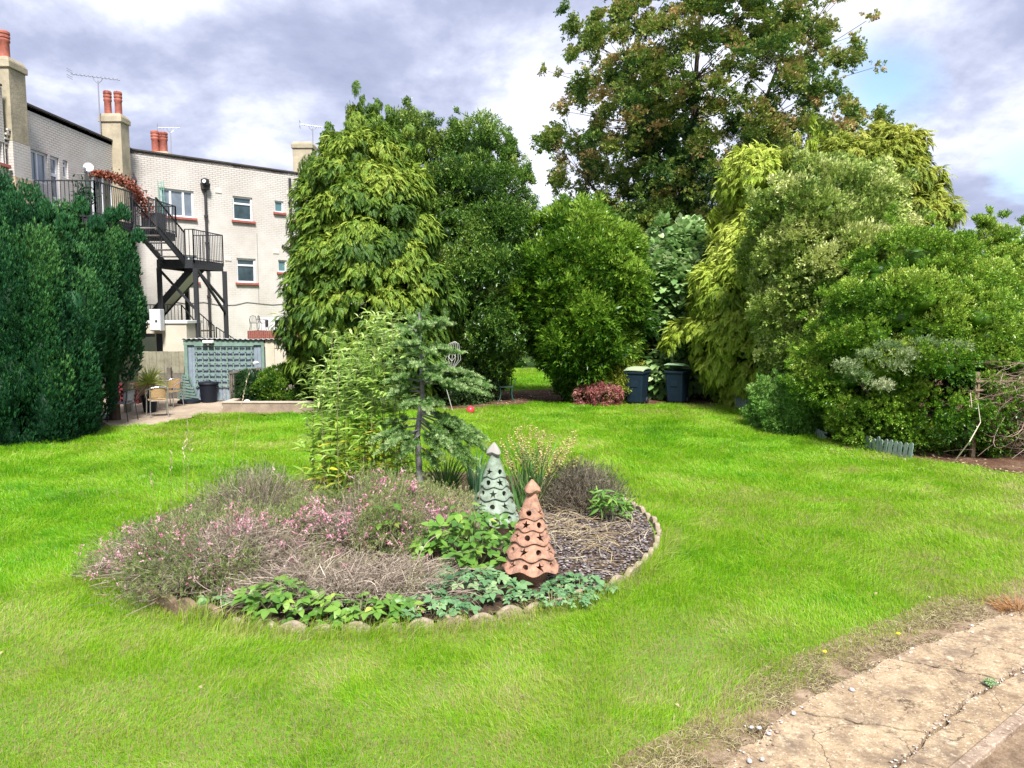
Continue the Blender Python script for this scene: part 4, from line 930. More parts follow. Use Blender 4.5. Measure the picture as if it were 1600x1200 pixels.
# --- sycamore
def sycamore():
    rng = np.random.default_rng(77); Y = 36.; X = atY(1092, 490, Y).x
    rows = [(415, 60), (385, 110), (330, 160), (270, 188), (200, 192), (130, 186), (70, 168), (10, 135), (-40, 80), (-70, 20)]
    pr = prof_px(rows, Y, .3)
    C, Nn = profile_clumps((X, Y), pr, 380, rng, inner=.7, rough=.14, front=.6)
    dd = np.linalg.norm((C-np.array([X, Y, 11]))/np.array([1, 1, 1.1]), axis=1)
    rad = rng.uniform(.38, .85, len(C))
    T = [spray_leaves(6, 51, .8, .5, 1., .1, leaf1(.85, .06, .1)), spray_leaves(6, 52, .8, .5, 1., .1, leaf1(.85, .06, .1))]
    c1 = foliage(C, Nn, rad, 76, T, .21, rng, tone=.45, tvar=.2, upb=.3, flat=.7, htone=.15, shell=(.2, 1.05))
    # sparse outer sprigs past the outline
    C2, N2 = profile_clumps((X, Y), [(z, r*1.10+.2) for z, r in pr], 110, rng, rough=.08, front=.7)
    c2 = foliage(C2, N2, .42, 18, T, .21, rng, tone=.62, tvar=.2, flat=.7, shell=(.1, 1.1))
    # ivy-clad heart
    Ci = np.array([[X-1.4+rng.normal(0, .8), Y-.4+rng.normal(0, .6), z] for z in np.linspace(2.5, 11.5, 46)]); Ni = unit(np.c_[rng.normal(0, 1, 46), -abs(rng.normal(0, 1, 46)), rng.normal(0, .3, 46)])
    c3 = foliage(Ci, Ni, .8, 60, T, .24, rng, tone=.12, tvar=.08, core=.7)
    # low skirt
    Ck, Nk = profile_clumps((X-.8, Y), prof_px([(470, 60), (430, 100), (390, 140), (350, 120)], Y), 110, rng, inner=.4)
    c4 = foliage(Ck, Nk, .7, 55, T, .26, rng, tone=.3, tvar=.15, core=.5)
    m_ = MB()
    forks = [(X-1.2, Y, 6.), (X-.2, Y+.2, 6.2), (X+.6, Y, 5.5)]
    m_.tube([(X-.4, Y, 0), (X-.5, Y, 2.5), (X-.4, Y, 5.6)], [.62, .5, .42], 12)
    leaders = [((X-.5, Y, 5.2), (X-2.2, Y-.5, 9), (X-3.6, Y, 14)), ((X-.4, Y, 5.4), (X-.6, Y, 10), (X-.2, Y, 17)), ((X-.3, Y, 5.2), (X+1.6, Y, 8.5), (X+3.4, Y, 14)), ((X-.4, Y, 4.6), (X+2.6, Y-.6, 6.5), (X+5, Y, 9.5)), ((X-.5, Y, 4.4), (X-3, Y, 6), (X-5.2, Y, 8.6))]
    pts = []
    for a, b, c in leaders:
        a, b, c = Vector(a), Vector(b), Vector(c); ln = [a*(1-t)**2+b*2*t*(1-t)+c*t*t for t in np.linspace(0, 1, 8)]
        m_.tube(ln, list(np.linspace(.26, .05, 8)), 8); pts += [(p, .2*(1-i/8)+.04) for i, p in enumerate(ln)]
    for q in list(C[::2])+list(C2[::1]):
        q = Vector(q); cand = [(p, r) for p, r in pts if p.z < q.z+.5]; p, r = min(cand or pts, key=lambda pr_: (pr_[0]-q).length)
        mid = p.lerp(q, .5)+Vector((rng.normal(0, .2), rng.normal(0, .2), -.15)); m_.tube([p, mid, q], [r*.30, r*.18, .010], 4)
    mt = leafmat('sycamore_leaf', [(0, (.035, .10, .025)), (.3, (.10, .18, .03)), (.58, (.21, .28, .045)), (.82, (.32, .31, .09)), (.94, (.42, .28, .12)), (1, (.50, .34, .16))], rough=.5, trans=.28)
    tree('sycamore_tree', 'huge sycamore with rust tinged airy crown rising above the far shrubs', 'tree', (X, Y), join([c1, c2, c3, c4]), mt, None, m_, M_bark_t)
sycamore()
# --- dark hedge closing the garden
rng = np.random.default_rng(9); n = 420
C = np.c_[rng.uniform(-9, 27, n), rng.normal(37.3, .3, n), rng.uniform(.3, 3.9, n)]; C[:, 2] += .5*np.sin(C[:, 0]*.8)
cr = foliage(C, np.tile([0, -1, .15], (n, 1)), .75, 34, LV, .30, rng, tone=.2, tvar=.12, core=.85)
tree('hedge', 'tall dark hedge across the far end of the garden beyond the back lawn', 'hedge', (9, 37.5), cr, M_dk)
# understorey in the dark gaps of the far border
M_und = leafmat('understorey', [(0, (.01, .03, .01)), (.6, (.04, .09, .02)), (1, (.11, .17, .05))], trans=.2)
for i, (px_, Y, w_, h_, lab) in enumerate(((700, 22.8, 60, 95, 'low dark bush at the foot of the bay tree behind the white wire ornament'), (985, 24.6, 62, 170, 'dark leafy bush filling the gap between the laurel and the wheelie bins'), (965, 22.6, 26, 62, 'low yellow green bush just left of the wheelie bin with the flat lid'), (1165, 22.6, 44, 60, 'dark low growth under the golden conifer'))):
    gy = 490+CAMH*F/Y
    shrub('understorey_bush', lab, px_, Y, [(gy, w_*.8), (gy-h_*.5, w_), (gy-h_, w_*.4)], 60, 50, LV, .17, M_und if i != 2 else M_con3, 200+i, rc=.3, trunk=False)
# --- dark green columnar cypresses on the left
M_cyp = leafmat('cypress', [(0, (.006, .035, .018)), (.4, (.014, .075, .028)), (.75, (.032, .13, .038)), (1, (.08, .21, .055))], rough=.55, spec=.3, trans=.12)
SPR = [sprig(1), sprig(2), sprig(3, 5)]
def cypress(label, cx_px, Y, rows, n, seed, tops=(), per=250, sx=1.):
    rng = np.random.default_rng(seed); bx = atY(cx_px, 490, Y).x
    C, Nn = profile_clumps((bx, Y), prof_px(rows, Y, .18), n, rng, inner=.25, rough=.06, front=.3, sx=sx)
    rad = rng.choice([.17, .25, .36, .42], len(C))*rng.uniform(.9, 1.1, len(C)); Nn[:, 2] = np.minimum(Nn[:, 2], .4)
    p1 = foliage(C, unit(Nn), rad, per, SPR, .115, rng, grav=-1.5, outw=.5, rnd_=.35, upb=.15, tone=.48, tvar=.18, core=.78, tall=2.3, shell=(.78, 1.05), corerot=False, htone=.28)
    parts = [p1]
    for (x, y, r_) in tops:
        tip = np.array(atY(x, y, Y)); cs = np.array([tip+[0, 0, -.62]]); parts.append(foliage(cs, np.array([[0, 0, 1.]]), r_, per, SPR, .15, rng, grav=-1.5, outw=.5, rnd_=.35, tone=.5, tvar=.1, core=0, tall=2.6, shell=(.7, 1.), corerot=False))
    m_ = MB(); m_.tube([(bx, Y, 0), (bx, Y, 3.)], [.14, .05], 8)
    return tree('cypress_tree', label, 'tree', (bx, Y), join(parts), M_cyp, 'dark columnar cypresses on the patio side of the lawn', m_)
cypress('dark green cypress at the near end of the row, broadest at its foot', 22, 16.0, [(690, 92), (640, 104), (560, 110), (470, 104), (420, 84), (380, 56), (360, 22)], 135, 91, ((70, 312, .2), (45, 318, .2), (10, 325, .22), (100, 332, .2)))
cypress('dark green cypress in the middle of the row', 98, 17.4, [(660, 20), (630, 36), (580, 60), (520, 68), (460, 64), (420, 54), (390, 34), (375, 16)], 80, 92, ((100, 322, .2), (125, 310, .22), (80, 330, .18), (150, 335, .2)))
cypress('dark green cypress at the patio end of the row, curving in at its foot', 172, 18.6, [(580, 6), (560, 16), (530, 28), (485, 37), (440, 33), (405, 24), (380, 12)], 66, 93, ((190, 318, .2), (172, 322, .2), (215, 352, .18)))
cypress('dark green cypress behind the row, its tip against the bare brick pier', 4, 18.5, [(600, 45), (450, 44), (360, 38), (310, 24)], 60, 94, ((8, 284, .2), (28, 300, .18), (0, 272, .2)), sx=.8)
# ============================================================ YARD BY THE BUILDING
M_cream = mat('cream_render', (.56, .51, .42), .9, var=.15, vscale=1.5, bump=.3, bscale=30)
M_white = mat('white_paint', (.66, .66, .66), .5)
def objpart(mb, name, m, parent, **k): return mb.build(name, m, parent, **k)
# outbuilding with dark doorway
a = atY(228, 505, 25.4); b = atY(291, 505, 25.4); hz = a.z
ob = empty('outbuilding', (a.x, 25.4, 0), 0, 'small cream outbuilding with white flat roof edge and dark doorway below the stairs', 'outbuilding')
w_ = b.x-a.x; dx0 = atY(233, 530, 25.4).x-a.x; dx1 = atY(254, 530, 25.4).x-a.x; dz1 = atY(240, 521, 25.4).z
m_ = MB(); m_.box((w_/2+dx1/2, .6, hz/2), (w_-dx1, 1.2, hz)); m_.box((dx1/2, .6, (hz+dz1)/2), (dx1, 1.199, hz-dz1)); m_.box((dx1/2, .9, dz1/2), (dx1-.002, .6, dz1)); objpart(m_, 'wall', M_cream, ob)
m_ = MB(); m_.box((w_/2, .6, hz+.04), (w_+.1, 1.3, .10)); objpart(m_, 'roof', M_white, ob, bevel=.01)
m_ = MB(); m_.box((dx1/2+.02, .55, dz1/2), (dx1-.12, .05, dz1-.04)); d_ = objpart(m_, 'door', mat('navy_door', (.012, .02, .06), .4), ob)
m_ = MB(); m_.lathe([(.02, 0), (.035, .03), (.01, .05)], (0, 0, 0), 10); o = objpart(m_, 'handle', M_steel, d_); o.location = (dx1-.1, .52, .9); o.rotation_euler = (PI/2, 0, 0)
p0 = atY(234, 517, 25.0); p1 = atY(250, 483, 25.0)
mb_ = empty('meter_cabinet', ((p0.x+p1.x)/2, 25.15, p0.z), 0, 'pale grey meter cabinet mounted above the dark doorway', 'cabinet')
m_ = MB(); m_.box((0, 0, (p1.z-p0.z)/2), (p1.x-p0.x, .3, p1.z-p0.z)); objpart(m_, 'body', mat('cab_grey', (.52, .54, .55), .5), mb_, bevel=.015)
m_ = MB(); m_.box((0, -.16, (p1.z-p0.z)/2), (p1.x-p0.x-.05, .02, p1.z-p0.z-.05)); d_ = objpart(m_, 'door', mat('cab_grey2', (.57, .59, .60), .5), mb_, bevel=.008)
m_ = MB(); m_.box((.05, -.175, .32), (.06, .02, .06)); objpart(m_, 'lock', M_black, d_)
# shed
SY = 22.5; a = atY(288, 530, SY); b = atY(413, 530, SY); e_ = atY(505, 530, SY)
sh = empty('shed', (a.x, SY, 0), 0, 'low shed with blue grey panels and wavy white roof edge beside the fence', 'shed')
sw = b.x-a.x; st = a.z
def grooved(x0, x1, z0, z1, y, n, dep=.02):
    m_ = MB(); wv = (x1-x0)/n
    for i in range(n): m_.box((x0+wv*(i+.5), y+(.006 if i % 2 else 0), (z0+z1)/2), (wv-.008, dep, z1-z0))
    return m_
M_blue = mat('blue_grey_boards', (.24, .30, .36), .8, var=.3, vscale=5)
M_sage = mat('sage_timber', (.19, .29, .24), .8, var=.3, vscale=7)
m_ = grooved(0, sw, .05, st-.12, .0, 22, .03); m_.box((sw/2, 1.0, (st-.3)/2), (sw-.02, 1.95, st-.32)); objpart(m_, 'wall', M_blue, sh)
m_ = MB(); m_.box((.05, -.04, st/2-.06), (.09, .05, st-.12)); m_.box((sw-.04, -.04, st/2-.06), (.09, .05, st-.12)); m_.box((sw/2, -.045, st-.10), (sw+.02, .05, .14)); objpart(m_, 'frame', M_sage, sh, bevel=.006)
rf = MB(); n = 90; x0, x1 = -.12, e_.x-a.x; vs = []; fs = []
for j, (y, dz_) in enumerate(((-.14, 0), (2.1, -.20))):
    for t_ in (0, .012):
        for i in range(n+1):
            x = x0+(x1-x0)*i/n; vs.append((x, y, st+.01+dz_+.018*math.sin(x*2*PI/.15)+.012*math.sin(x*2.3)+t_))
k = n+1
for i in range(n): fs += [(i, i+1, 2*k+i+1, 2*k+i), (k+i, 3*k+i, 3*k+i+1, k+i+1), (i, k+i, k+i+1, i+1)]
rf.add(vs, fs); objpart(rf, 'roof', mat('fibre_cement', (.45, .45, .46), .85, var=.25), sh)
tl = MB(); q0 = atY(307, 605, SY); q1 = atY(397, 536, SY); tx0, tx1, tz0, tz1 = q0.x-a.x, q1.x-a.x, q0.z, q1.z
for i in range(10): x = tx0+.06+(tx1-tx0-.12)*i/9; tl.box((x, -.05, (tz0+tz1)/2), (.032, .015, tz1-tz0))
for i in range(8): z = tz0+.07+(tz1-tz0-.14)*i/7; tl.box(((tx0+tx1)/2+.01*(i % 2), -.068, z), (tx1-tx0, .018, .038))
tr_ = empty('trellis', (a.x, SY-.02, 0), 0, 'sage green square trellis fixed on the blue grey shed wall', 'trellis'); objpart(tl, 'lattice', M_sage, tr_)
fl = empty('floodlight', atY(324, 534, SY-.15), 0, 'small white twin floodlight under the wavy shed roof edge', 'floodlight')
m_ = MB(); m_.box((-.06, 0, 0), (.16, .1, .09), rz=.3); m_.box((.10, 0, 0), (.16, .1, .09), rz=-.3); objpart(m_, 'housing', M_white, fl, bevel=.02); m_ = MB(); m_.box((0, .06, -.06), (.06, .08, .08)); objpart(m_, 'bracket', M_white, fl)
cs_ = empty('store_room', (b.x, SY, 0), 0, 'cream rendered store wall joined to the shed, partly behind the conifer', 'outbuilding')
m_ = MB(); m_.box(((e_.x-b.x)/2+.02, 1.0, st/2-.13), (e_.x-b.x, 2.02, st-.26)); m_.box(((e_.x-b.x)/2+.02, .06, st-.15), (e_.x-b.x, .14, .26)); objpart(m_, 'wall', M_cream, cs_)
p2 = atY(428, 560, SY).x-b.x; m_ = MB(); m_.box((p2/2+.03, -.02, st/2-.03), (p2, .05, st-.06)); objpart(m_, 'pier', mat('cream2', (.60, .54, .42), .9, var=.2), cs_, bevel=.01)
# fence
FY = 23.4; fa = atY(215, 549, FY); fb = atY(291, 547, FY)
fn_ = empty('timber_fence', (fa.x, FY, 0), 0, 'weathered vertical board fence between the cypresses and the shed', 'fence')
M_fence = mat('fence_wood', (.30, .28, .20), .9, var=.4, vscale=4, bump=.5, bscale=14); M_fence2 = mat('fence_wood_dark', (.17, .15, .12), .9, var=.5, vscale=5)
m_ = MB(); fw_ = fb.x-fa.x; n = 13
for i in range(n): m_.box((fw_*(i+.5)/n, .008*(i % 2), fa.z*.76), (fw_/n-.006, .02, fa.z*.48+random.uniform(-.01, .01)))
objpart(m_, 'boards', M_fence, fn_)
m_ = MB()
for i in range(9): m_.box((fw_*(i+.5)/9, -.06, fa.z*.29), (fw_/9-.012, .02, fa.z*.52))
m_.box((fw_/2, -.03, fa.z*.52), (fw_, .06, .07)); m_.box((fw_/2, -.03, .15), (fw_, .06, .07)); objpart(m_, 'lower_boards', M_fence2, fn_)
for px_, hh in ((264, .88), (291, .9), (246, .62)):
    x = atY(px_, 600, FY-.2).x-fa.x; m_ = MB(); m_.box((x, -.14, hh*.55), (.12, .10, hh*1.1)); m_.add([(x-.06, -.19, hh*1.1), (x+.06, -.19, hh*1.1), (x+.06, -.09, hh*1.1), (x-.06, -.09, hh*1.1), (x, -.14, hh*1.1+.09)], [(0, 1, 4), (1, 2, 4), (2, 3, 4), (3, 0, 4)])
    objpart(m_, 'post', M_fence2 if hh > .7 else M_fence, fn_)
# roof terrace behind the shed
TY = 27.4; a = atY(388, 517, TY); b = atY(480, 517, TY)
tb = empty('terrace_block', (a.x, TY, 0), 0, 'low block with red brick edge carrying a roof terrace behind the shed', 'outbuilding')
m_ = MB(); w_ = b.x-a.x+1.5; m_.box((w_/2, 1.0, a.z/2-.15), (w_, 2., a.z-.3)); objpart(m_, 'wall', M_cream, tb)
M_rb = brickmat('red_brick', (.28, .06, .045), (.22, .05, .04), (.25, .15, .12)); m_ = MB()
for (z0, z1, y0) in ((a.z-.299, a.z, -.02),):
    m_.add([(-.03, y0, z0), (w_, y0, z0), (w_, y0, z1), (-.03, y0, z1)], [(0, 1, 2, 3)], [[(z0, 0), (z0, w_), (z1, w_), (z1, 0)]]); m_.add([(-.03, y0, z1), (w_, y0, z1), (w_, .25, z1), (-.03, .25, z1)], [(0, 1, 2, 3)], [[(0, 0), (0, w_), (.25, w_), (.25, 0)]])
    m_.add([(-.03, 2, z0), (-.03, y0, z0), (-.03, y0, z1), (-.03, 2, z1)], [(0, 1, 2, 3)], [[(0, 0), (2, 0), (2, .3), (0, .3)]])
objpart(m_, 'parapet', M_rb, tb)
q0 = atY(405, 514, TY+.8); q1 = atY(476, 497, TY+.8); scn = empty('screen_panel', (q0.x, TY+.8, a.z), 0, 'white screen board with dark square openings on the roof terrace', 'screen')
m_ = MB(); wv = q1.x-q0.x; hv = q1.z-a.z+.03; m_.box((wv/2, 0, hv/2), (wv, .04, hv)); objpart(m_, 'board', M_white, scn, bevel=.006)
for px_ in (417, 432, 452):
    m_ = MB(); x = atY(px_, 505, TY+.78).x-q0.x; m_.box((x, -.03, hv*.55), (.11, .03, .24)); objpart(m_, 'opening', M_black, scn)
def metal_chair(label, loc_, rz, group='black metal chairs on the roof terrace', s=1.):
    t = empty('metal_chair', loc_, rz, label, 'chair', group); t.scale = (s, s, s)
    m_ = MB(); m_.lathe([(.2, .43), (.22, .44), (.2, .46)], (0, 0, 0), 18); objpart(m_, 'seat', M_black, t)
    m_ = MB()
    m_.tube([(-.2, .2, .42), (-.2, .26, .6), (-.15, .28, .82), (0, .29, .88), (.15, .28, .82), (.2, .26, .6), (.2, .2, .42)], .014, 6)
    for x in (-.1, -.03, .04, .11): m_.tube([(x, .2, .44), (x*1.1, .27, .85)], .008, 5)
    objpart(m_, 'backrest', M_black, t)
    for sx in (-1, 1):
        m_ = MB(); m_.tube([(sx*.2, .24, .66), (sx*.26, .1, .68), (sx*.27, -.1, .66), (sx*.25, -.2, .56), (sx*.22, -.17, .44)], .013, 6); objpart(m_, 'armrest', M_black, t)
        for sy in (-1, 1):
            m_ = MB(); m_.tube([(sx*.18, sy*.16, .43), (sx*.19, sy*.18, .2), (sx*.23, sy*.24, 0)], .013, 6); objpart(m_, 'leg', M_black, t)
    return t
def P3(px, py, Y, z): p = atY(px, py, Y); return (p.x, p.y, z)
metal_chair('black metal chair at the open end of the roof terrace', P3(397, 510, TY+.45, a.z), .5, s=.62); metal_chair('black metal chair in front of the white screen on the terrace', P3(412, 510, TY+.35, a.z), 2.2, s=.62); metal_chair('black metal chair with looped arms near the conifer on the terrace', P3(446, 510, TY+.35, a.z), 1.1, s=.62)
# patio chairs
M_alu = mat('aluminium', (.62, .63, .66), .3, metal=.85); M_wick = mat('wicker', (.50, .33, .16), .8, var=.35, vscale=60, bump=.8, bscale=90)
def bistro(label, loc_, rz, frame=M_alu, weave=M_wick, name='bistro_chair', grp='aluminium bistro chairs with wicker backs'):
    t = empty(name, loc_, rz, label, 'chair', grp)
    m_ = MB(); m_.prism([(-.21, -.22), (.21, -.22), (.22, .1), (.18, .21), (-.18, .21), (-.22, .1)], .42, .44); objpart(m_, 'seat', weave, t, bevel=.006)
    m_ = MB(); n = 10; vs = []; fs = []
    for j in range(2):
        for k_ in range(2):
            for i in range(n+1):
                an = math.radians(35+110*i/n); rr = .235+.014*k_; vs.append((math.cos(an)*rr, math.sin(an)*rr*1.0+.04*j+(.0), .50+.26*j-.05*j*abs(math.cos(an))))
    k = n+1
    for i in range(n): fs += [(i, i+1, 2*k+i+1, 2*k+i), (k+i, 3*k+i, 3*k+i+1, k+i+1), (i, k+i, k+i+1, i+1), (2*k+i, 2*k+i+1, 3*k+i+1, 3*k+i)]
    m_.add(vs, fs); objpart(m_, 'backrest', weave, t)
    for sx in (-1, 1):
        m_ = MB(); m_.tube([(0, .30, .77), (sx*.16, .27, .755), (sx*.25, .12, .69), (sx*.265, -.1, .66), (sx*.25, -.21, .60), (sx*.225, -.22, .44)], .0125, 8); objpart(m_, 'armrest', frame, t, smooth=True)
        m_ = MB(); m_.tube([(sx*.225, -.22, .45), (sx*.24, -.25, 0)], .0125, 8); objpart(m_, 'leg', frame, t, smooth=True)
        m_ = MB(); m_.tube([(sx*.20, .25, .72), (sx*.19, .2, .44), (sx*.21, .25, 0)], .0125, 8); objpart(m_, 'leg', frame, t, smooth=True)
    m_ = MB(); m_.tube([(-.22, -.22, .42), (.22, -.22, .42)], .011, 6); m_.tube([(-.19, .2, .42), (.19, .2, .42)], .011, 6); objpart(m_, 'stretcher', frame, t)
    return t
g = G(240, 653, .02); bistro('wicker backed aluminium chair standing alone on the open patio', (g.x, g.y+.25, .02), math.radians(-148))
g = G(263, 637, .02); bistro('wicker backed aluminium chair tucked beside the leaning slatted panel', (g.x, g.y+.2, .02), math.radians(-12))
M_grey = mat('grey_sling', (.22, .23, .26), .8)
g = G(186, 659, .02); bistro('black framed garden chair with grey seat at the foot of the cypresses', (g.x, g.y+.2, .02), math.radians(-95), M_black, M_grey, 'garden_chair', None)
# flat pale bundle and cylinder near the black chair
g = G(163, 655, .02); m_ = MB(); m_.box((g.x, g.y, .1), (.45, .3, .12), rz=.2); tag(m_.build('paving_block', M_white, bevel=.03), 'flat white block lying under the black framed chair', 'block')
g = G(167, 652, .02); m_ = MB(); m_.lathe([(.07, 0), (.08, .02), (.075, .30), (.05, .34), (.05, .36)], (g.x+.1, g.y+.1, .02), 14); tag(m_.build('watering_tube', mat('pale_teal', (.25, .42, .40), .5), smooth=True), 'small pale teal canister beside the black framed chair', 'canister')
# maroon lattice crate
g = G(190, 634, .02); cr_ = empty('lattice_crate', (g.x-.1, g.y+.5, .02), .1, 'maroon lattice crate standing behind the black framed chair', 'crate')
M_mar = mat('maroon', (.16, .02, .03), .6); m_ = MB()
for i in range(6): m_.box((-.3+.12*i, 0, .3), (.05, .02, .6))
for i in range(5): m_.box((0, -.02, .04+.13*i), (.68, .02, .05))
objpart(m_, 'front', M_mar, cr_); m_ = MB(); m_.box((0, .3, .28), (.66, .5, .55)); objpart(m_, 'body', mat('maroon_dark', (.05, .008, .012), .8), cr_)
# white post
g = G(203, 642, .02); m_ = MB(); m_.box((g.x, g.y+.1, .36), (.10, .08, .70)); m_.box((g.x, g.y+.1, .72), (.13, .11, .03)); tag(m_.build('white_post', M_white, bevel=.008), 'short white post beside the potted spiky palm', 'post')
g = G(195, 645, .02); m_ = MB(); m_.box((g.x, g.y+.15, .42), (.14, .14, .84)); m_.box((g.x, g.y+.15, .86), (.16, .16, .04)); tag(m_.build('timber_post', M_fence, bevel=.01), 'weathered timber post against the cypress foliage', 'post')
# black dustbin
g = G(321, 630, .02); bn = empty('dustbin', (g.x, g.y+.25, .02), 0, 'round navy black dustbin with lid in front of the shed', 'dustbin')
M_bin = mat('black_plastic', (.008, .010, .018), .6, spec=.25); m_ = MB(); m_.lathe([(.19, 0), (.21, .02), (.25, .50), (.265, .51), (.265, .54), (.24, .54)], (0, 0, 0), 28); objpart(m_, 'body', M_bin, bn, smooth=True)
m_ = MB(); m_.lathe([(.28, .535), (.28, .56), (.26, .585), (.12, .61), (.02, .615)], (0, 0, 0), 28); l_ = objpart(m_, 'lid', M_bin, bn, smooth=True); m_ = MB(); m_.tube([(-.07, 0, .61), (-.05, 0, .65), (.05, 0, .65), (.07, 0, .61)], .012, 6); objpart(m_, 'handle', M_bin, l_)
for sx in (-1, 1): m_ = MB(); m_.tube([(sx*.245, -.05, .44), (sx*.29, -.04, .42), (sx*.29, .04, .42), (sx*.245, .05, .44)], .012, 6); objpart(m_, 'handle', M_bin, bn)
# leaning slatted sage panel (tapered)
g = G(292, 630, .02); sp_ = empty('slatted_panel', (g.x, g.y+.15, .02), math.radians(8), 'broken sage green slatted panel leaning on the fence beside the dustbin', 'slatted panel')
M_sd = mat('sage_dark', (.12, .19, .16), .8, var=.4, vscale=8); m_ = MB(); n = 9
for i in range(n):
    f_ = i/(n-1); ww = .62*(1-f_)+.10*f_; z = .10+.66*f_; m_.box((-.03-.13*f_+.02*math.sin(i*2), .02+.22*f_, z), (ww, .02, .058), ry=.16, rx=-.3)
objpart(m_, 'slats', M_sd, sp_); m_ = MB(); m_.bar((-.25, .06, .02), (-.22, .30, .82), .05, .03); m_.bar((.25, .06, .02), (-.08, .30, .82), .05, .03); objpart(m_, 'uprights', M_sd, sp_)
m_ = MB(); m_.lathe([(.30, 0), (.32, .02), (.31, .07), (.24, .10), (.06, .11)], (.03, -.1, 0), 26); objpart(m_, 'base', M_bin, sp_, smooth=True)
# spiky palm in dark pot
g = G(226, 646, .02); pm_ = empty('potted_palm', (g.x+.0, g.y+.30, .02), 0, 'spiky yellow green palm with dry lower fronds in a dark pot', 'potted palm')
m_ = MB(); m_.lathe([(.15, 0), (.20, .4), (.22, .41), (.22, .45), (.19, .45), (.18, .38)], (0, 0, 0), 20); objpart(m_, 'pot', M_bin, pm_, smooth=True)
m_ = MB(); m_.tube([(0, 0, .38), (.0, .02, .72)], [.06, .045], 8); objpart(m_, 'trunk', M_bark_t, pm_)
n = 230; an = RNG.uniform(0, 2*PI, n); el = RNG.uniform(-.9, 1.3, n); ln = RNG.uniform(.42, .62, n); dry = (el < -.05)
A = np.tile([0, .02, .74], (n, 1))+RNG.normal(0, .02, (n, 3)); D_ = np.c_[np.cos(an)*np.cos(el), np.sin(an)*np.cos(el), np.sin(el)]
B = A+D_*ln[:, None]*.55+[0, 0, .05]; C = A+D_*ln[:, None]-np.array([0, 0, .10])*(1-abs(D_[:, 2:])); C[:, 2] = np.maximum(C[:, 2], .05)
V, Fc, R = ribbons(A, B, C, .03, .005, 4, np.where(dry, RNG.uniform(.0, .3, n), RNG.uniform(.55, 1, n)))
npmesh('fronds', V, Fc, leafmat('palm', [(0, (.42, .32, .20)), (.35, (.52, .43, .26)), (.6, (.32, .42, .06)), (1, (.52, .58, .10))], trans=.25), pm_, rnd=R)
# raised bed
a = G(347, 645, .02); b = G(520, 645, .02); rb_ = empty('raised_bed', (a.x, a.y, .02), 0, 'low raised planting bed with pale concrete edge in front of the shed', 'raised bed')
w_ = b.x-a.x; hb = .25
m_ = MB(); m_.box((w_/2, .09, hb/2), (w_, .18, hb)); m_.box((.09, 1.05, hb/2), (.18, 1.72, hb-.004)); objpart(m_, 'wall', mat('bed_concrete', (.36, .28, .21), .95, col2=(.22, .16, .12), vscale=3, bump=.5), rb_, bevel=.01)
m_ = MB(); m_.box((w_/2, .09, hb+.02), (w_+.06, .22, .04)); m_.box((.09, 1.05, hb+.018), (.22, 1.7, .036)); objpart(m_, 'coping', mat('bed_coping', (.50, .42, .33), .9, var=.3, vscale=3), rb_, bevel=.008)
m_ = MB(); m_.box((w_/2+.1, 1.05, hb/2-.03), (w_-.25, 1.7, hb-.03)); objpart(m_, 'soil', M_soil, rb_)
def bush(name, label, px, Y, z0, rows, n, per, temps, size, m, seed, rc=.15, **k):
    rng = np.random.default_rng(seed); bx = atY(px, 490, Y).x
    C, Nn = profile_clumps((bx, Y), prof_px(rows, Y, rc*.4), n, rng, inner=.3, rough=.1, front=.5)
    cr = foliage(C, Nn, rng.uniform(rc*.7, rc*1.2, len(C)), per, temps, size, rng, core=k.pop('core', .7), **k)
    t = empty(name, (bx, Y, z0), 0, label, 'bush'); loc(npmesh('foliage', cr[0], cr[1], m, None, rnd=cr[2]), t)
    m_ = MB(); zt = zy(rows[-1][0], Y)
    for i in range(5): a_ = i*1.3; m_.tube([(bx, Y, z0), (bx+.1*math.cos(a_), Y+.1*math.sin(a_), (z0+zt)/2), (bx+.2*math.cos(a_), Y+.2*math.sin(a_), z0+(zt-z0)*.8)], [.012, .009, .004], 5)
    part(m_, 'stem', M_bark_t, t); return t
bush('box_bush', 'dense round dark green bush under the wooden handrail', 386, 21.1, .27, [(628, 18), (608, 24), (592, 20), (584, 8)], 45, 60, PT, .07, leafmat('box_dark', [(0, (.008, .03, .01)), (.6, (.025, .08, .02)), (1, (.07, .16, .04))]), 301)
bush('hydrangea_bush', 'bright green bush on the raised bed in front of the cream store wall', 446, 21.2, .27, [(628, 34), (605, 42), (588, 34), (576, 16)], 70, 50, PT, .10, M_lau, 302, htone=.2)
bush('heuchera_plant', 'small bronze leaved plant behind the bright green bush', 470, 21.8, .27, [(600, 10), (580, 16), (566, 12), (558, 5)], 16, 30, PT, .09, leafmat('bronze', [(0, (.14, .05, .03)), (.6, (.26, .12, .07)), (1, (.34, .22, .10))]), 303, core=.3)
# wooden handrail
a = G(358, 627, .02); hr = empty('handrail', (a.x, 20.9, .02), 0, 'weathered wooden handrail with spindles standing at the dark round bush', 'handrail')
q0 = atY(358, 584, 20.9); q1 = atY(409, 576, 21.6); M_hw = mat('grey_wood', (.20, .17, .14), .9, var=.5, vscale=10); m_ = MB(); A0 = Vector((q0.x-a.x, 0, q0.z)); A1 = Vector((q1.x-a.x, .7, q1.z)); m_.bar(A0, A1, .07, .05); objpart(m_, 'rail', M_hw, hr)
for f_ in (.02, .07, .13, .80, .88, .96):
    p_ = A0.lerp(A1, f_); m_ = MB(); m_.bar(Vector((p_.x, p_.y, 0)), p_, .035); objpart(m_, 'spindle', M_hw, hr)
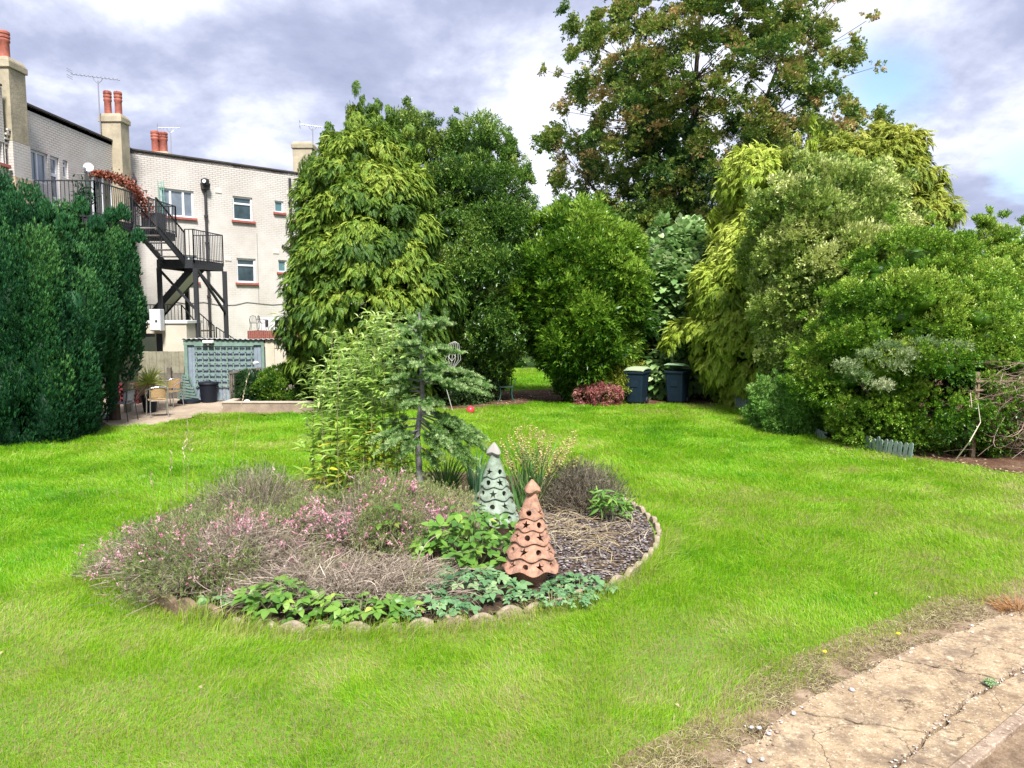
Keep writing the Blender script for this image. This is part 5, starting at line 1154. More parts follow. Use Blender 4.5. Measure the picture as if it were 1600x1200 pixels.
# white ceramic shell and stones on raised bed
g = atY(386, 628, 20.35)
for (px_, py_, Y, s_, lab, nm) in ((386, 627, 20.5, .09, 'rounded white stone on the edge of the raised bed', 'stone'), (400, 567, 21.6, .09, 'small white ornament perched on the end of the wooden handrail', 'ornament'), (439, 627, 20.7, .05, 'small grey white stone below the bright green bush on the raised bed', 'stone')):
    p = atY(px_, py_, Y); m_ = MB(); m_.lathe([(.01, -s_*.5), (s_*.7, -s_*.4), (s_*.9, 0), (s_*.6, s_*.45), (.01, s_*.6)], p, 12, fn=lambda i, r_, z, a: (r_*(1+.2*math.sin(2*a+i)), z)); tag(m_.build(nm, M_white, smooth=True), lab, nm)

# ============================================================ FAR BORDER OBJECTS
M_wb = mat('wheelie_navy', (.008, .022, .040), .55, var=.25, vscale=5, spec=.3); M_wl = mat('wheelie_lid', (.36, .45, .27), .55, var=.15, vscale=6)
def wheelie(label, px, py, rz, tilt, lidc):
    g = G(px, py, .0); t = empty('wheelie_bin', (g.x, g.y+.3, .0), rz, label, 'wheelie bin', 'wheelie bins in front of the far shrubs'); t.scale = (.93, .93, .98)
    m_ = MB(); v = []; 
    for z, hw, y0, y1 in ((.05, .235, -.27, .20), (.30, .25, -.30, .24), (.92, .285, -.35, .33)): v += [(-hw, y0, z), (hw, y0, z), (hw, y1, z), (-hw, y1, z)]
    f = [(3, 2, 1, 0), (8, 9, 10, 11)]
    for r_ in (0, 4):
        for i in range(4): f.append((r_+i, r_+(i+1) % 4, r_+4+(i+1) % 4, r_+4+i))
    m_.add(v, f); objpart(m_, 'body', M_wb, t, bevel=.035)
    m_ = MB(); m_.box((0, -.01, .94), (.62, .74, .07)); m_.box((0, .37, .96), (.56, .05, .08)); objpart(m_, 'rim', M_wb, t, bevel=.018)
    m_ = MB(); m_.box((0, -.325, .62), (.24, .02, .20)); m_.lathe([(.0, 0)], (0, 0, 0), 3, cap=False); objpart(m_, 'panel', M_wb, t, bevel=.01)
    m_ = MB()
    vs = []; rows = [(-.40, 0), (-.2, .055), (.1, .07), (.36, .03)]
    for k_ in (0, .022):
        for (y, h_) in rows:
            for x, e in ((-.31, 0), (-.26, .035), (-.1, .045), (.1, .045), (.26, .035), (.31, 0)): vs.append((x, y, h_*.8+e*(.4 if y < -.3 else 1)+k_))
    fs = []; nn = len(rows)*6
    for r_ in range(3):
        for c in range(5): i = r_*6+c; fs += [(i, i+6, i+7, i+1), (nn+i, nn+i+1, nn+i+7, nn+i+6)]
    for c in range(5): fs += [(c, c+1, nn+c+1, nn+c), (18+c, nn+18+c, nn+19+c, 19+c)]
    for r_ in range(3): i = r_*6; fs += [(i, nn+i, nn+i+6, i+6), (i+5, i+11, nn+i+11, nn+i+5)]
    m_.add([(x, y-.36, z) for x, y, z in vs], fs); l_ = objpart(m_, 'lid', M_wl if lidc else mat('lid2', (.30, .46, .26), .55), t); l_.location = (0, .36, .985); l_.rotation_euler = (-tilt, .0, 0)
    m_ = MB(); m_.tube([(-.26, .40, .93), (.26, .40, .93)], .018, 8); objpart(m_, 'handle', M_wb, t)
    for sx in (-1, 1):
        m_ = MB(); m_.lathe([(.04, -.025), (.095, -.025), (.10, 0), (.095, .025), (.04, .025)], (0, 0, 0), 20); o = objpart(m_, 'wheel', M_black, t, smooth=True); o.location = (sx*.25, .23, .10); o.rotation_euler = (0, PI/2, 0)
    return t
wheelie('navy wheelie bin with its pale green lid lying flat', 998, 633, math.radians(-28), 0, True)
wheelie('navy wheelie bin with its green lid tilted up off the rim', 1062, 632, math.radians(-34), .20, False)
# green cast metal bench-chair
g = G(790, 627, 0); t = empty('garden_chair', (g.x, g.y, .0), math.radians(8), 'small dark green ornate metal chair on the bare soil', 'chair')
M_gm = mat('green_metal', (.02, .07, .05), .5); m_ = MB(); m_.box((0, 0, .44), (.42, .4, .025)); objpart(m_, 'seat', M_gm, t, bevel=.01)
for sx in (-1, 1):
    for sy in (-1, 1): m_ = MB(); m_.tube([(sx*.18, sy*.17, .44), (sx*.16, sy*.15, .25), (sx*.19, sy*.18, .1), (sx*.25, sy*.2, 0)], .017, 6); objpart(m_, 'leg', M_gm, t, smooth=True)
    m_ = MB(); m_.tube([(sx*.2, .2, .60), (sx*.25, .05, .68), (sx*.27, -.12, .66), (sx*.24, -.2, .55), (sx*.2, -.18, .45)], .014, 6); m_.tube([(sx*.26, -.1, .66), (sx*.30, -.18, .69), (sx*.27, -.22, .72)], .01, 5); objpart(m_, 'armrest', M_gm, t)
m_ = MB(); m_.tube([(-.2, .2, .45), (-.22, .24, .72), (-.12, .25, .84), (0, .25, .80), (.12, .25, .84), (.22, .24, .72), (.2, .2, .45)], .015, 6)
for x in (-.12, 0, .12): m_.tube([(x, .2, .46), (x*1.25, .23, .62), (x*.6, .24, .70), (x*1.2, .25, .82)], .009, 5)
objpart(m_, 'backrest', M_gm, t)
# balls
for px_, py_, Y0, r_, c_, lab, nm in ((735, 641, None, .105, (.60, .045, .06), 'red ball lying at the soil edge behind the small fir', 'ball'), (851.5, 580, 33.5, .17, (.75, .75, .75), 'white round ball on the far strip of lawn under the dark shrubs', 'ball')):
    g = G(px_, py_, r_) if Y0 is None else atY(px_, 580, Y0); m_ = MB(); m_.lathe([(r_*math.sin(PI*i/12)+.0005, -r_*math.cos(PI*i/12)) for i in range(13)], (g.x, g.y, r_), 20)
    if Y0 is None: m_.box((g.x, g.y, r_*2+.0), (.03, .03, .03))
    tag(m_.build(nm, mat('ball_paint', c_, .35), smooth=True), lab, nm)
# white wire ornament on a pole
p = atY(706, 556, 20.2); t = empty('wire_ornament', (p.x, 20.2, 0), 0, 'white looped wire ornament on a leaning stake behind the small fir', 'ornament')
m_ = MB(); gb = G(703, 640); M_wire = mat('wire_white', (.42, .41, .38), .6); m_.tube([(.02, 0, 0), (-.15, 0, .62), (-.02, 0, p.z-.32)], .010, 6); objpart(m_, 'stake', M_wire, t)
m_ = MB()
for i in range(7): a_ = -.9+i*.3; m_.tube([(0, 0, p.z-.38), (math.sin(a_)*.30, 0, p.z-.1), (math.sin(a_)*.16+.06, 0, p.z+.32), (.08, 0, p.z+.38)], .007, 5)
m_.tube([(-.10, 0, p.z-.02), (0, 0, p.z+.1), (.1, 0, p.z-.02), (0, 0, p.z-.14), (-.1, 0, p.z-.02)], .012, 5); objpart(m_, 'wire_loops', M_wire, t)
# red japanese maple
bush('japanese_maple', 'low spreading pink red maple beside the flat-lidded wheelie bin', 936, 21.8, 0, [(632, 16), (622, 30), (610, 30), (600, 12)], 34, 22, [spray_leaves(6, 71, .3, .6, 1.2, .0)], .14, leafmat('maple_red', [(0, (.20, .05, .05)), (.5, (.40, .13, .13)), (1, (.56, .30, .26))], trans=.3), 304, flat=.5, core=.0)
# dead stalks, strap leaf clumps in the border
def strap(name, label, loc_, n, h, spread, w, m, seed, r0=.06, cat='plant', droop=.25, tone=(.2, 1), part_name='leaves', group=None):
    rng = np.random.default_rng(seed); an = rng.uniform(0, 2*PI, n); t = empty(name, loc_, 0, label, cat, group)
    A = np.c_[np.cos(an)*r0*rng.random(n), np.sin(an)*r0*rng.random(n), np.zeros(n)]; hh = h*rng.uniform(.55, 1.05, n); sp = spread*rng.uniform(.2, 1, n)
    B = A+np.c_[np.cos(an)*sp*.35, np.sin(an)*sp*.35, hh*.75]; C = A+np.c_[np.cos(an)*sp, np.sin(an)*sp, hh*(1-droop*rng.random(n))]
    V, Fc, R = ribbons(A, B, C, w, w*.15, 5, rng.uniform(*tone, n)); npmesh(part_name, V, Fc, m, t, rnd=R); return t
M_strap = leafmat('strap_green', [(0, (.03, .09, .03)), (.5, (.08, .20, .05)), (1, (.20, .32, .10))], trans=.25)
M_straw = leafmat('straw', [(0, (.20, .14, .08)), (.5, (.42, .33, .19)), (1, (.62, .54, .36))], trans=.2)
g = G(866, 610); strap('iris_clump', 'dark strap leaved clump on the soil at the foot of the cherry laurel', (g.x, g.y-1.2, 0), 60, .6, .35, .03, M_strap, 401)
g = G(899, 615); strap('dead_stalks', 'upright straw coloured dead stalks beside the red maple', (g.x, g.y, 0), 14, .75, .08, .03, M_straw, 402)
g = G(725, 634); strap('iris_clump', 'green strap leaved clump on the soil just behind the red ball', (g.x+.1, g.y+.3, 0), 50, .5, .3, .03, M_strap, 403)
# small pot by golden conifer
g = G(1122, 630); m_ = MB(); m_.lathe([(.10, 0), (.13, .2), (.15, .2), (.15, .24), (.12, .24), (.11, .15)], (g.x, g.y+.2, 0), 18); tag(m_.build('plant_pot', M_bin, smooth=True), 'small black plant pot under the golden conifer by the bins', 'plant pot')
# low pale picket edging
M_pick = mat('pale_green_pickets', (.24, .32, .28), .85, var=.4, vscale=9)
def pickets(label, pts, h, lean=0.):
    t = empty('picket_edging', (pts[0].x, pts[0].y, 0), 0, label, 'picket edging'); n = 0
    for a, b in zip(pts[:-1], pts[1:]):
        L_ = (b-a).length; k = int(L_/.10); d = (b-a).normalized(); rz = math.atan2(d.y, d.x)
        for i in range(k):
            if random.random() < .12: continue
            p_ = a.lerp(b, (i+.5)/k)-pts[0]; hh = h*random.uniform(.8, 1.05); m_ = MB(); w = .072
            ln = random.uniform(-.08, .08)+lean; R = Matrix.Rotation(rz, 3, 'Z')
            prof = [(-w/2, 0), (w/2, 0), (w/2, hh*.9), (w*.2, hh), (-w*.2, hh), (-w/2, hh*.9)]; vs = [p_+R @ Vector((x+z*ln, y, z)) for y in (-.009, .009) for x, z in prof]
            m_.add(vs, [list(range(6))[::-1], list(range(6, 12))]+[[j, (j+1) % 6, 6+(j+1) % 6, 6+j] for j in range(6)]); objpart(m_, 'picket', M_pick, t)
    for z in (.32, .75):
        m_ = MB()
        for a, b in zip(pts[:-1], pts[1:]): d = (b-a).normalized(); o_ = Vector((-d.y, d.x, 0))*.02; m_.bar(a-pts[0]+o_+Vector((0, 0, h*z)), b-pts[0]+o_+Vector((0, 0, h*z)), .015, .03)
        objpart(m_, 'rail', M_pick, t)
pickets('pale green picket edging running from the plant pot to the small round bushes', [G(1147, 636), G(1192, 650), G(1240, 668)], .36)
pickets('pale green picket edging leaning at the foot of the broad bright shrub', [G(1350, 702), G(1385, 711), G(1425, 719)], .30, .1)
pickets('short run of fallen white pickets between the round bushes and the broad shrub', [G(1268, 681), G(1290, 688)], .2, -.6)
# trellis panel with dead vine, right edge
a = G(1540, 722); b = a+Vector((1.9, -.1, 0)); t = empty('garden_trellis', (a.x, a.y+.35, 0), 0, 'weathered timber trellis panel smothered in dead vine', 'trellis')
M_tw = mat('old_trellis', (.30, .22, .14), .9, var=.4, vscale=12); m_ = MB()
for i in range(11): m_.box((.02+.19*i, 0, 1.0), (.035, .02, .95))
for i in range(6): m_.box((.95, -.025, .60+.16*i), (2.0, .02, .038))
objpart(m_, 'lattice', M_tw, t)
for x in (0.0, 1.95): m_ = MB(); m_.box((x, .05, .78), (.07, .07, 1.56)); objpart(m_, 'post', M_tw, t)
rng = np.random.default_rng(88); n = 1500
A = np.c_[rng.normal(1.25, .55, n), rng.normal(-.15, .14, n), np.abs(rng.normal(.95, .33, n))]; C = A+np.c_[rng.normal(0, .4, n), rng.normal(0, .12, n), rng.normal(-.08, .22, n)]; B = (A+C)/2+rng.normal(0, .16, (n, 3))
for Q in (A, B, C): Q[:, 2] = np.clip(Q[:, 2], .02, 1.75)
V, Fc, R = ribbons(A, B, C, .012, .006, 5, rng.random(n)); V2, F2, R2 = ribbons(A, B, C, .010, .005, 5, rng.random(n), side=np.tile([0, 0, 1.], (n, 1)))
dv = empty('dead_vine', (a.x, a.y+.3, 0), 0, 'tangle of bare brown vine stems hanging over the timber trellis', 'vine'); q = join([(V, Fc, R), (V2, F2, R2)]); npmesh('stems', q[0], q[1], leafmat('vine_stem', [(0, (.10, .06, .045)), (.5, (.27, .18, .14)), (1, (.46, .36, .29))], trans=0, rough=.9), dv, rnd=q[2])
# long arching cane
m_ = MB(); m_.tube([G(1489, 724), atY(1515, 690, 12.9), atY(1532, 660, 13.0), atY(1528, 630, 13.1)], [.012, .010, .008, .004], 6); tag(m_.build('cane', mat('cane', (.52, .45, .35), .9)), 'single pale cane leaning out of the soil before the dead vine', 'cane')
# white flower head at right edge
p = atY(1592, 500, 14.7); fh = empty('white_hydrangea', (p.x+.1, 14.8, 0), 0, 'white flower head at the right edge of the bright shrub', 'flower')
m_ = MB(); m_.tube([(0, .2, 0), (0, .1, p.z*.6), (-.08, 0, p.z)], [.02, .012, .008], 6); objpart(m_, 'stem', M_bark_t, fh)
P = np.array([-.08, 0, p.z])+RNG.normal(0, 1, (240, 3))*[.12, .09, .08]; V, Fc, R = place(leaf1(.9), P, basis(rvec(240), rvec(240)), RNG.uniform(.05, .08, 240), RNG.random(240)); npmesh('petals', V, Fc, leafmat('petal_white', [(0, (.6, .58, .5)), (1, (.85, .84, .8))]), fh, rnd=R)
# litter and pale flat stones at the lawn edge, leaves fallen on the lawn
for px_, py_, s_, lab in ((1222, 679, .16, 'white scrap lying on the lawn beside the small round bushes'),):
    g = G(px_, py_); m_ = MB(); m_.box((g.x, g.y, .035), (s_, s_*.5, .03), rz=.4, ry=.15); tag(m_.build('scrap', M_white, bevel=.01), lab, 'scrap')
n = 260; px = RNG.uniform(1290, 1600, n); P = np.array([G(x, 706+(x-1350)*.13+RNG.normal(4, 7)) for x in px]); P[:, 2] = .03
V, Fc, R = place(leaf1(.6), P, basis(rvec(n)*[1, 1, .2], rvec(n)*.3+[0, 0, 1]), RNG.uniform(.04, .10, n), RNG.random(n)); tag(npmesh('leaf_litter', V, Fc, M_straw, rnd=R), 'dry fallen leaves on the bark soil', 'leaf litter', kind='stuff')
n = 420; px = RNG.uniform(690, 1000, n); P = np.array([G(x, RNG.uniform(612, 634)) for x in px]); P[:, 2] = .03
V, Fc, R = place(leaf1(.6), P, basis(rvec(n)*[1, 1, .2], rvec(n)*.3+[0, 0, 1]), RNG.uniform(.04, .11, n), RNG.random(n)); tag(npmesh('leaf_litter', V, Fc, M_straw, rnd=R), 'dry fallen leaves on the bark soil', 'leaf litter', kind='stuff')
# ============================================================ ROUND FLOWER BED
# scalloped edging stones
M_edge = mat('scallop_stone', (.42, .36, .27), .95, col2=(.22, .16, .11), vscale=9, bump=.7, bscale=50)
M_terra_e = mat('scallop_brown', (.27, .18, .12), .95, col2=(.12, .08, .055), vscale=9, bump=.7, bscale=50)
def scallop(m, hh, rough=0):
    mb = MB(); w = .235; pr = [(-w/2, -.05)]+[(-w/2+w*i/10, hh-.045+.045*math.sin(PI*i/10)) for i in range(11)]+[(w/2, -.05)]
    k = len(pr); vs = [(x, y, z) for y in (-.03, .03) for x, z in pr]
    mb.add(vs, [list(range(k))[::-1], list(range(k, 2*k))]+[[j, (j+1) % k, k+(j+1) % k, k+j] for j in range(k)]); return mb.build('edging_stone', m, bevel=.010)
proto = [scallop(M_edge, .085), scallop(M_terra_e, .17)]
used_ = [False, False]
na = 76
for i in range(na):
    a_ = 2*PI*(i+.5)/na; d = math.degrees(a_)
    if 62 < d < 221: continue                       # far side, hidden behind the planting
    k = 1 if 225 < d < 252 else 0
    o = proto[k]
    if used_[k]: o = proto[k].copy(); COL.objects.link(o)
    used_[k] = True
    rr = BEDR+random.uniform(-.02, .02); o.location = (BEDC[0]+rr*math.cos(a_), BEDC[1]+rr*math.sin(a_), random.uniform(-.03, .012)); o.rotation_euler = (random.uniform(-.12, .12), random.uniform(-.06, .06), a_+PI/2+random.uniform(-.05, .05))
    tag(o, 'taller brown scalloped edging stone exposed at the front left of the flower bed' if k else 'pale scalloped edging stone round the flower bed', 'edging stone', 'brown scalloped stones at the front left of the bed' if k else 'pale scalloped stones round the flower bed')
# slate chippings on the right part
n = 9500; a_ = RNG.uniform(-1.1, 1.15, n); r_ = BEDR*np.sqrt(RNG.uniform(.12, .955, n)); P = np.c_[BEDC[0]+r_*np.cos(a_), BEDC[1]+r_*np.sin(a_), RNG.uniform(.035, .06, n)]
P = P[(P[:, 0] > -.05+.5*fbm(P[:, 0], P[:, 1], 2.)) & (fbm(P[:, 0]+4, P[:, 1], 2.5) > .25)]
n = len(P); V, Fc, R = pebble_cloud(P, RNG.uniform(.03, .075, n), RNG.random(n))
Bz = basis(np.c_[RNG.normal(size=(n, 2)), RNG.normal(0, .15, n)], np.c_[RNG.normal(0, .25, (n, 2)), np.ones(n)])*np.array([1, .8, .28])[None, :, None]
bm = bmesh.new(); bmesh.ops.create_icosphere(bm, subdivisions=1, radius=.5); sv = np.array([x.co[:] for x in bm.verts]); sf = np.array([[q.index for q in p.verts] for p in bm.faces]); bm.free()
V, Fc, R = place((sv, sf, np.zeros(len(sv))), P, Bz, RNG.uniform(.02, .05, n), RNG.random(n))
tag(npmesh('slate_chippings', V, Fc, leafmat('slate', [(0, (.07, .058, .058)), (.5, (.16, .135, .135)), (.85, (.25, .215, .21)), (1, (.40, .36, .34))], trans=0, rough=.7), rnd=R), 'purple grey slate chippings covering the bed', 'slate', kind='stuff')
# dry twigs and straw on the slate
n = 620; A = np.c_[RNG.normal(.85, .48, n), RNG.normal(8.9, .75, n), RNG.uniform(.05, .10, n)]; an = RNG.uniform(0, 2*PI, n); ln = RNG.uniform(.1, .42, n)
C = A+np.c_[np.cos(an)*ln, np.sin(an)*ln, RNG.uniform(-.02, .08, n)]; B = (A+C)/2+RNG.normal(0, .04, (n, 3)); B[:, 2] = abs(B[:, 2])+.05; C[:, 2] = np.maximum(C[:, 2], .05)
ok = np.hypot(C[:, 0]-BEDC[0], C[:, 1]-BEDC[1]) < BEDR-.05; V, Fc, R = ribbons(A[ok], B[ok], C[ok], .007, .003, 4); tag(npmesh('dry_twigs', V, Fc, M_straw, rnd=R), 'dry straw and twigs strewn over the slate chippings', 'twigs', kind='stuff')
# -------- lantern trees
def lantern(label, loc_, s, m_body, m_base, rz, tilt, m_top=None):
    t = empty('lantern_ornament', loc_, rz, label, 'garden ornament', 'pierced clay tree lanterns in the flower bed'); t.scale = (s, s, s); t.rotation_euler = (tilt[0], tilt[1], rz)
    tiers = [(.13, .29, .215, .06), (.265, .235, .17, .05), (.40, .19, .135, .042), (.53, .155, .105, .036), (.655, .125, .03, .0)]
    # profile: stacked skirts; each tier's lower rim flares and is scalloped
    prof = []; n = 96
    Z = [.160, .29, .43, .555, .665, .90]; RO = [.290, .248, .200, .158, .124]; RI = [.215, .172, .135, .104, .045]
    for i in range(5):
        z0, z1 = Z[i], Z[i+1]; prof += [(RO[i]-.030, z0-.002, i, 1.), (RO[i]+.004, z0-.004, i, 1.), (RO[i], z0+.018, i, 1.), (RO[i]*.72+RI[i]*.28, z0+(z1-z0)*.30, i, .6), (RO[i]*.36+RI[i]*.64, z0+(z1-z0)*.65, i, .2), (RI[i], z1+.004, i, 0.)]
    def fn(i, r_, z, a):
        tier, k = prof[i][2], prof[i][3]; ph = tier*PI/7+.3; c = math.cos((7-tier//2)*a+ph)
        return r_*(1+.035*k*c)+0, z-.016*k*c*(1.1-.12*tier)
    m_ = MB(); m_.lathe([(p[0], p[1]) for p in prof], (0, 0, 0), n, fn=fn, cap=False)
    # inner skin, so the shell has thickness
    ki = len(prof); inner = [(max(RI[4]-.012, .01), Z[5]-.01), (.10, .70), (.16, .50), (.20, .32), (.25, .15)]
    base0 = len(m_.v); 
    for (r_, z) in inner:
        for k in range(n): a = 2*PI*k/n; m_.v.append((r_*math.cos(a)*.93, r_*math.sin(a)*.93, z))
    def ring(i): return [i*n+k for k in range(n)]
    rings = [ring(i) for i in range(ki)]+[[base0+j*n+k for k in range(n)] for j in range(len(inner))]
    def bridge(r0, r1):
        for k in range(n): k2 = (k+1) % n; m_.f.append([r0[k], r0[k2], r1[k2], r1[k]])
    bridge(rings[ki-1], rings[ki])
    for j in range(len(inner)-1): bridge(rings[ki+j], rings[ki+j+1])
    bridge(rings[-1], rings[0])
    body = m_.build('tree_shade', m_body, t, smooth=True)
    # pierce stars and circles
    cut = MB(); rr0 = random.Random(3); cols = [11, 9, 8, 6, 5]
    for i in range(5):
        zc = Z[i]+(Z[i+1]-Z[i])*(.42 if i < 4 else .22); rad = RO[i]*.6+RI[i]*.4; nh = cols[i]
        for k in range(nh):
            a = 2*PI*(k+.5*(i % 2)+.25)/nh; star = (k+i) % 2 == 0; R1 = .047 if star else .029; pts = []
            m2 = 10 if star else 14
            for j in range(m2): b_ = 2*PI*j/m2+PI/2; rr = (R1 if j % 2 == 0 else R1*.42) if star else R1; pts.append((math.cos(b_)*rr, math.sin(b_)*rr))
            er = Vector((math.cos(a), math.sin(a), 0)); et = Vector((-math.sin(a), math.cos(a), 0)); ez = Vector((0, 0, 1)); vs = [er*q+et*x+ez*(zc+y) for q in (rad*.45, rad+.09) for x, y in pts]
            cut.add(vs, [list(range(m2))[::-1], list(range(m2, 2*m2))]+[[j, (j+1) % m2, m2+(j+1) % m2, m2+j] for j in range(m2)])
    me = bpy.data.meshes.new('c'); me.from_pydata(cut.v, [], cut.f); bm = bmesh.new(); bm.from_mesh(me); bmesh.ops.recalc_face_normals(bm, faces=bm.faces); bm.to_mesh(me); bm.free()
    co = bpy.data.objects.new('c', me); COL.objects.link(co)
    bo = bpy.data.objects.new('b', body.data.copy()); COL.objects.link(bo)
    md = bo.modifiers.new('x', 'BOOLEAN'); md.object = co; md.operation = 'DIFFERENCE'; md.solver = 'EXACT'
    bpy.context.view_layer.update(); dg = bpy.context.evaluated_depsgraph_get(); nm = bpy.data.meshes.new_from_object(bo.evaluated_get(dg))
    if len(nm.polygons) > 200: body.data = nm
    bpy.data.objects.remove(co); bpy.data.objects.remove(bo)
    try: body.data.set_sharp_from_angle(angle=math.radians(45))
    except Exception: pass
    m_ = MB(); m_.lathe([(.02, .875), (.072, .905), (.082, .925), (.070, .955), (.038, 1.0), (.008, 1.035)], (0, 0, 0), 24, fn=lambda i, r_, z, a: (r_*(1+.16*math.cos(3*a+.5)), z-.012*math.cos(3*a+.5)*(i in (1, 2)))); objpart(m_, 'finial', m_top or m_body, t, smooth=True)
    m_ = MB(); m_.lathe([(.15, 0), (.155, .01), (.20, .17), (.19, .175), (.14, .02)], (0, 0, 0), 40); objpart(m_, 'base', m_base, t, smooth=True)
    return t
M_tc = mat('terracotta', (.50, .25, .165), .85, col2=(.20, .12, .085), vscale=16, bump=.35, bscale=60)
M_tcb = mat('terracotta_base', (.36, .19, .12), .9, col2=(.22, .12, .075), vscale=7, bump=.5)
M_mint = mat('mint_glaze', (.27, .35, .27), .65, col2=(.14, .17, .12), vscale=14, bump=.2, bscale=50)
M_pot2 = mat('pink_clay', (.42, .27, .20), .9, var=.25)
g = G(829, 922, .03); lantern('terracotta tree shaped lantern pierced with stars and circles, nearest the lawn', (g.x, g.y+.22, .03), .96, M_tc, M_tcb, .35, (-.03, .03))
g = G(774, 838, .03); lantern('mint green tree shaped lantern behind the terracotta one', (g.x-.01, g.y+.15, .03), 1.04, M_mint, M_pot2, 1.3, (.0, -.01), mat('grey_top', (.30, .28, .26), .9))
# -------- heathers: woody mounds
M_wood = leafmat('heather_wood', [(0, (.08, .06, .045)), (.5, (.24, .19, .145)), (1, (.48, .41, .33))], trans=0, rough=.95)
M_hleaf = leafmat('heather_leaf', [(0, (.06, .11, .025)), (.4, (.17, .24, .06)), (.7, (.29, .33, .12)), (1, (.40, .34, .22))], trans=.2)
M_hflow = leafmat('heather_flower', [(0, (.52, .16, .26)), (.5, (.68, .32, .42)), (1, (.80, .55, .58))], trans=.25)
def heather(label, cx_, cy_, rx, ry, h, ntw, nleaf, nfl, seed, lean=(0, 0), tone=.5, tangle=0, name='heather', mleaf=None, mfl=None, bald=.25, lsize=.035, up=.8):
    rng = np.random.default_rng(seed); t = empty(name, (cx_, cy_, .03), 0, label, 'shrub')
    def surf(k, s=1.):
        a = rng.uniform(0, 2*PI, k); q = np.sqrt(rng.random(k)); v = np.c_[np.cos(a)*rx*q, np.sin(a)*ry*q, h*np.sqrt(np.clip(1-q**2.4, 0, 1))*.9+.05]
        v[:, 2] *= .50+.95*fbm(v[:, 0]+seed, v[:, 1]+3, 2.2); v[:, :2] *= (1+.22*(fbm(np.cos(a)*1.5+seed, np.sin(a)*1.5, 2.)[:, None]-.5)*2); return v*s+np.array([lean[0], lean[1], 0])*(v[:, 2:]/h)
    E = surf(ntw, rng.uniform(.8, 1.04, (ntw, 1))); A = np.c_[E[:, 0]*.25+rng.normal(0, .07*rx, ntw), E[:, 1]*.25+rng.normal(0, .07*ry, ntw), np.full(ntw, .01)]
    B = A*.35+E*.65; B[:, 2] = E[:, 2]*rng.uniform(.1, .65, ntw); B += rng.normal(0, .06, (ntw, 3)); B[:, 2] = abs(B[:, 2])
    E[:, 2] = np.maximum(E[:, 2], .03)
    p1 = ribbons(A, B, E, rng.uniform(.006, .012, ntw), .0025, 5, np.clip(rng.normal(.5, .25, ntw), 0, 1)); parts = [p1]
    # short side twigs near the surface
    k = ntw*3; j = rng.integers(0, ntw, k); S0 = B[j]*.35+E[j]*.65+rng.normal(0, .03, (k, 3)); S1 = S0+unit(E[j]*[1, 1, .6]+rng.normal(0, .5, (k, 3)))*rng.uniform(.06, .17, (k, 1)); S1[:, 2] = np.maximum(S1[:, 2], .02)
    parts.append(ribbons(S0, (S0+S1)/2+rng.normal(0, .015, (k, 3)), S1, .004, .002, 2, np.clip(rng.normal(.55, .25, k), 0, 1)))
    if tangle:
        a0 = surf(tangle, .75)*[1, 1, .7]; d = rng.normal(0, .22, (tangle, 3))*[1, 1, .45]; c0 = a0+d; b0 = (a0+c0)/2+rng.normal(0, .09, (tangle, 3))
        for Q in (a0, b0, c0): Q[:, 2] = np.maximum(abs(Q[:, 2]), .02)
        parts.append(ribbons(a0, b0, c0, .009, .005, 5, np.clip(rng.normal(.65, .25, tangle), 0, 1)))
    q = join(parts); npmesh('stems', q[0], q[1], M_wood, t, rnd=q[2])
    if nleaf:
        j = rng.integers(0, k, nleaf*2); bare = fbm(S1[:, 0]*1.5+seed, S1[:, 1]*1.5, 1.6) < bald; j = j[~bare[j]][:nleaf]; nl = len(j)
        P = S0[j]*rng.random((nl, 1))*.6+S1[j]*.7; P = S1[j]+rng.normal(0, .035, (nl, 3)); P[:, 2] = np.maximum(P[:, 2], .03)
        T = [spray_leaves(7, 81, .22, .4, .5, .2), spray_leaves(7, 82, .22, .4, .5, .2)]; h2 = nl//2
        fw = unit(rng.normal(0, .5, (nl, 3))+np.array([0, 0, up])+unit(P)*.5); tn = np.clip(rng.normal(tone, .2, nl)+.5*(fbm(P[:, 0]+9, P[:, 1]+seed, 3.)-.5), 0, 1)
        q = join([place(T[0], P[:h2], basis(fw[:h2], rvec(h2, rng)), rng.uniform(lsize, lsize*2.2, h2), tn[:h2]), place(T[1], P[h2:], basis(fw[h2:], rvec(nl-h2, rng)), rng.uniform(lsize, lsize*2.2, nl-h2), tn[h2:])])
        npmesh('foliage', q[0], q[1], mleaf or M_hleaf, t, rnd=q[2])
    if nfl:
        ncl = max(6, nfl//6); cl = S1[rng.integers(0, k, ncl)]; cl = cl[(cl[:, 2] > .12*h)]; j = rng.integers(0, len(cl), nfl); P = cl[j]+rng.normal(0, .028, (nfl, 3))+[0, 0, .02]
        fw = rvec(nfl, rng)+[0, 0, .6]; V, Fc, R = place(spray_leaves(5, 90, .5, .5, .6, .3), P, basis(fw, rvec(nfl, rng)), rng.uniform(.028, .052, nfl), rng.random(nfl)); npmesh('flowers', V, Fc, mfl or M_hflow, t, rnd=R)
    return t
heather('woody pink flowering heather mound in the middle of the bed, the tallest of them', -1.55, 8.3, 1.15, 1.0, .80, 1300, 13000, 1500, 501, tangle=400, bald=.48)
heather('sparse grey heather with bare tangled stems at the front left of the bed', -2.88, 7.5, 1.25, 1.2, .56, 1500, 9000, 800, 502, tangle=900, bald=.48, tone=.38)
heather('low bare brown heather with dead rusty stems at the front of the bed', -1.45, 6.85, 1.3, .66, .26, 1500, 900, 60, 503, tangle=1100, bald=.6, tone=.9)
heather('brownish green heather with faded tips beside the mint lantern', -.85, 8.7, .55, .6, .52, 600, 4200, 40, 504, tone=.75, bald=.15)
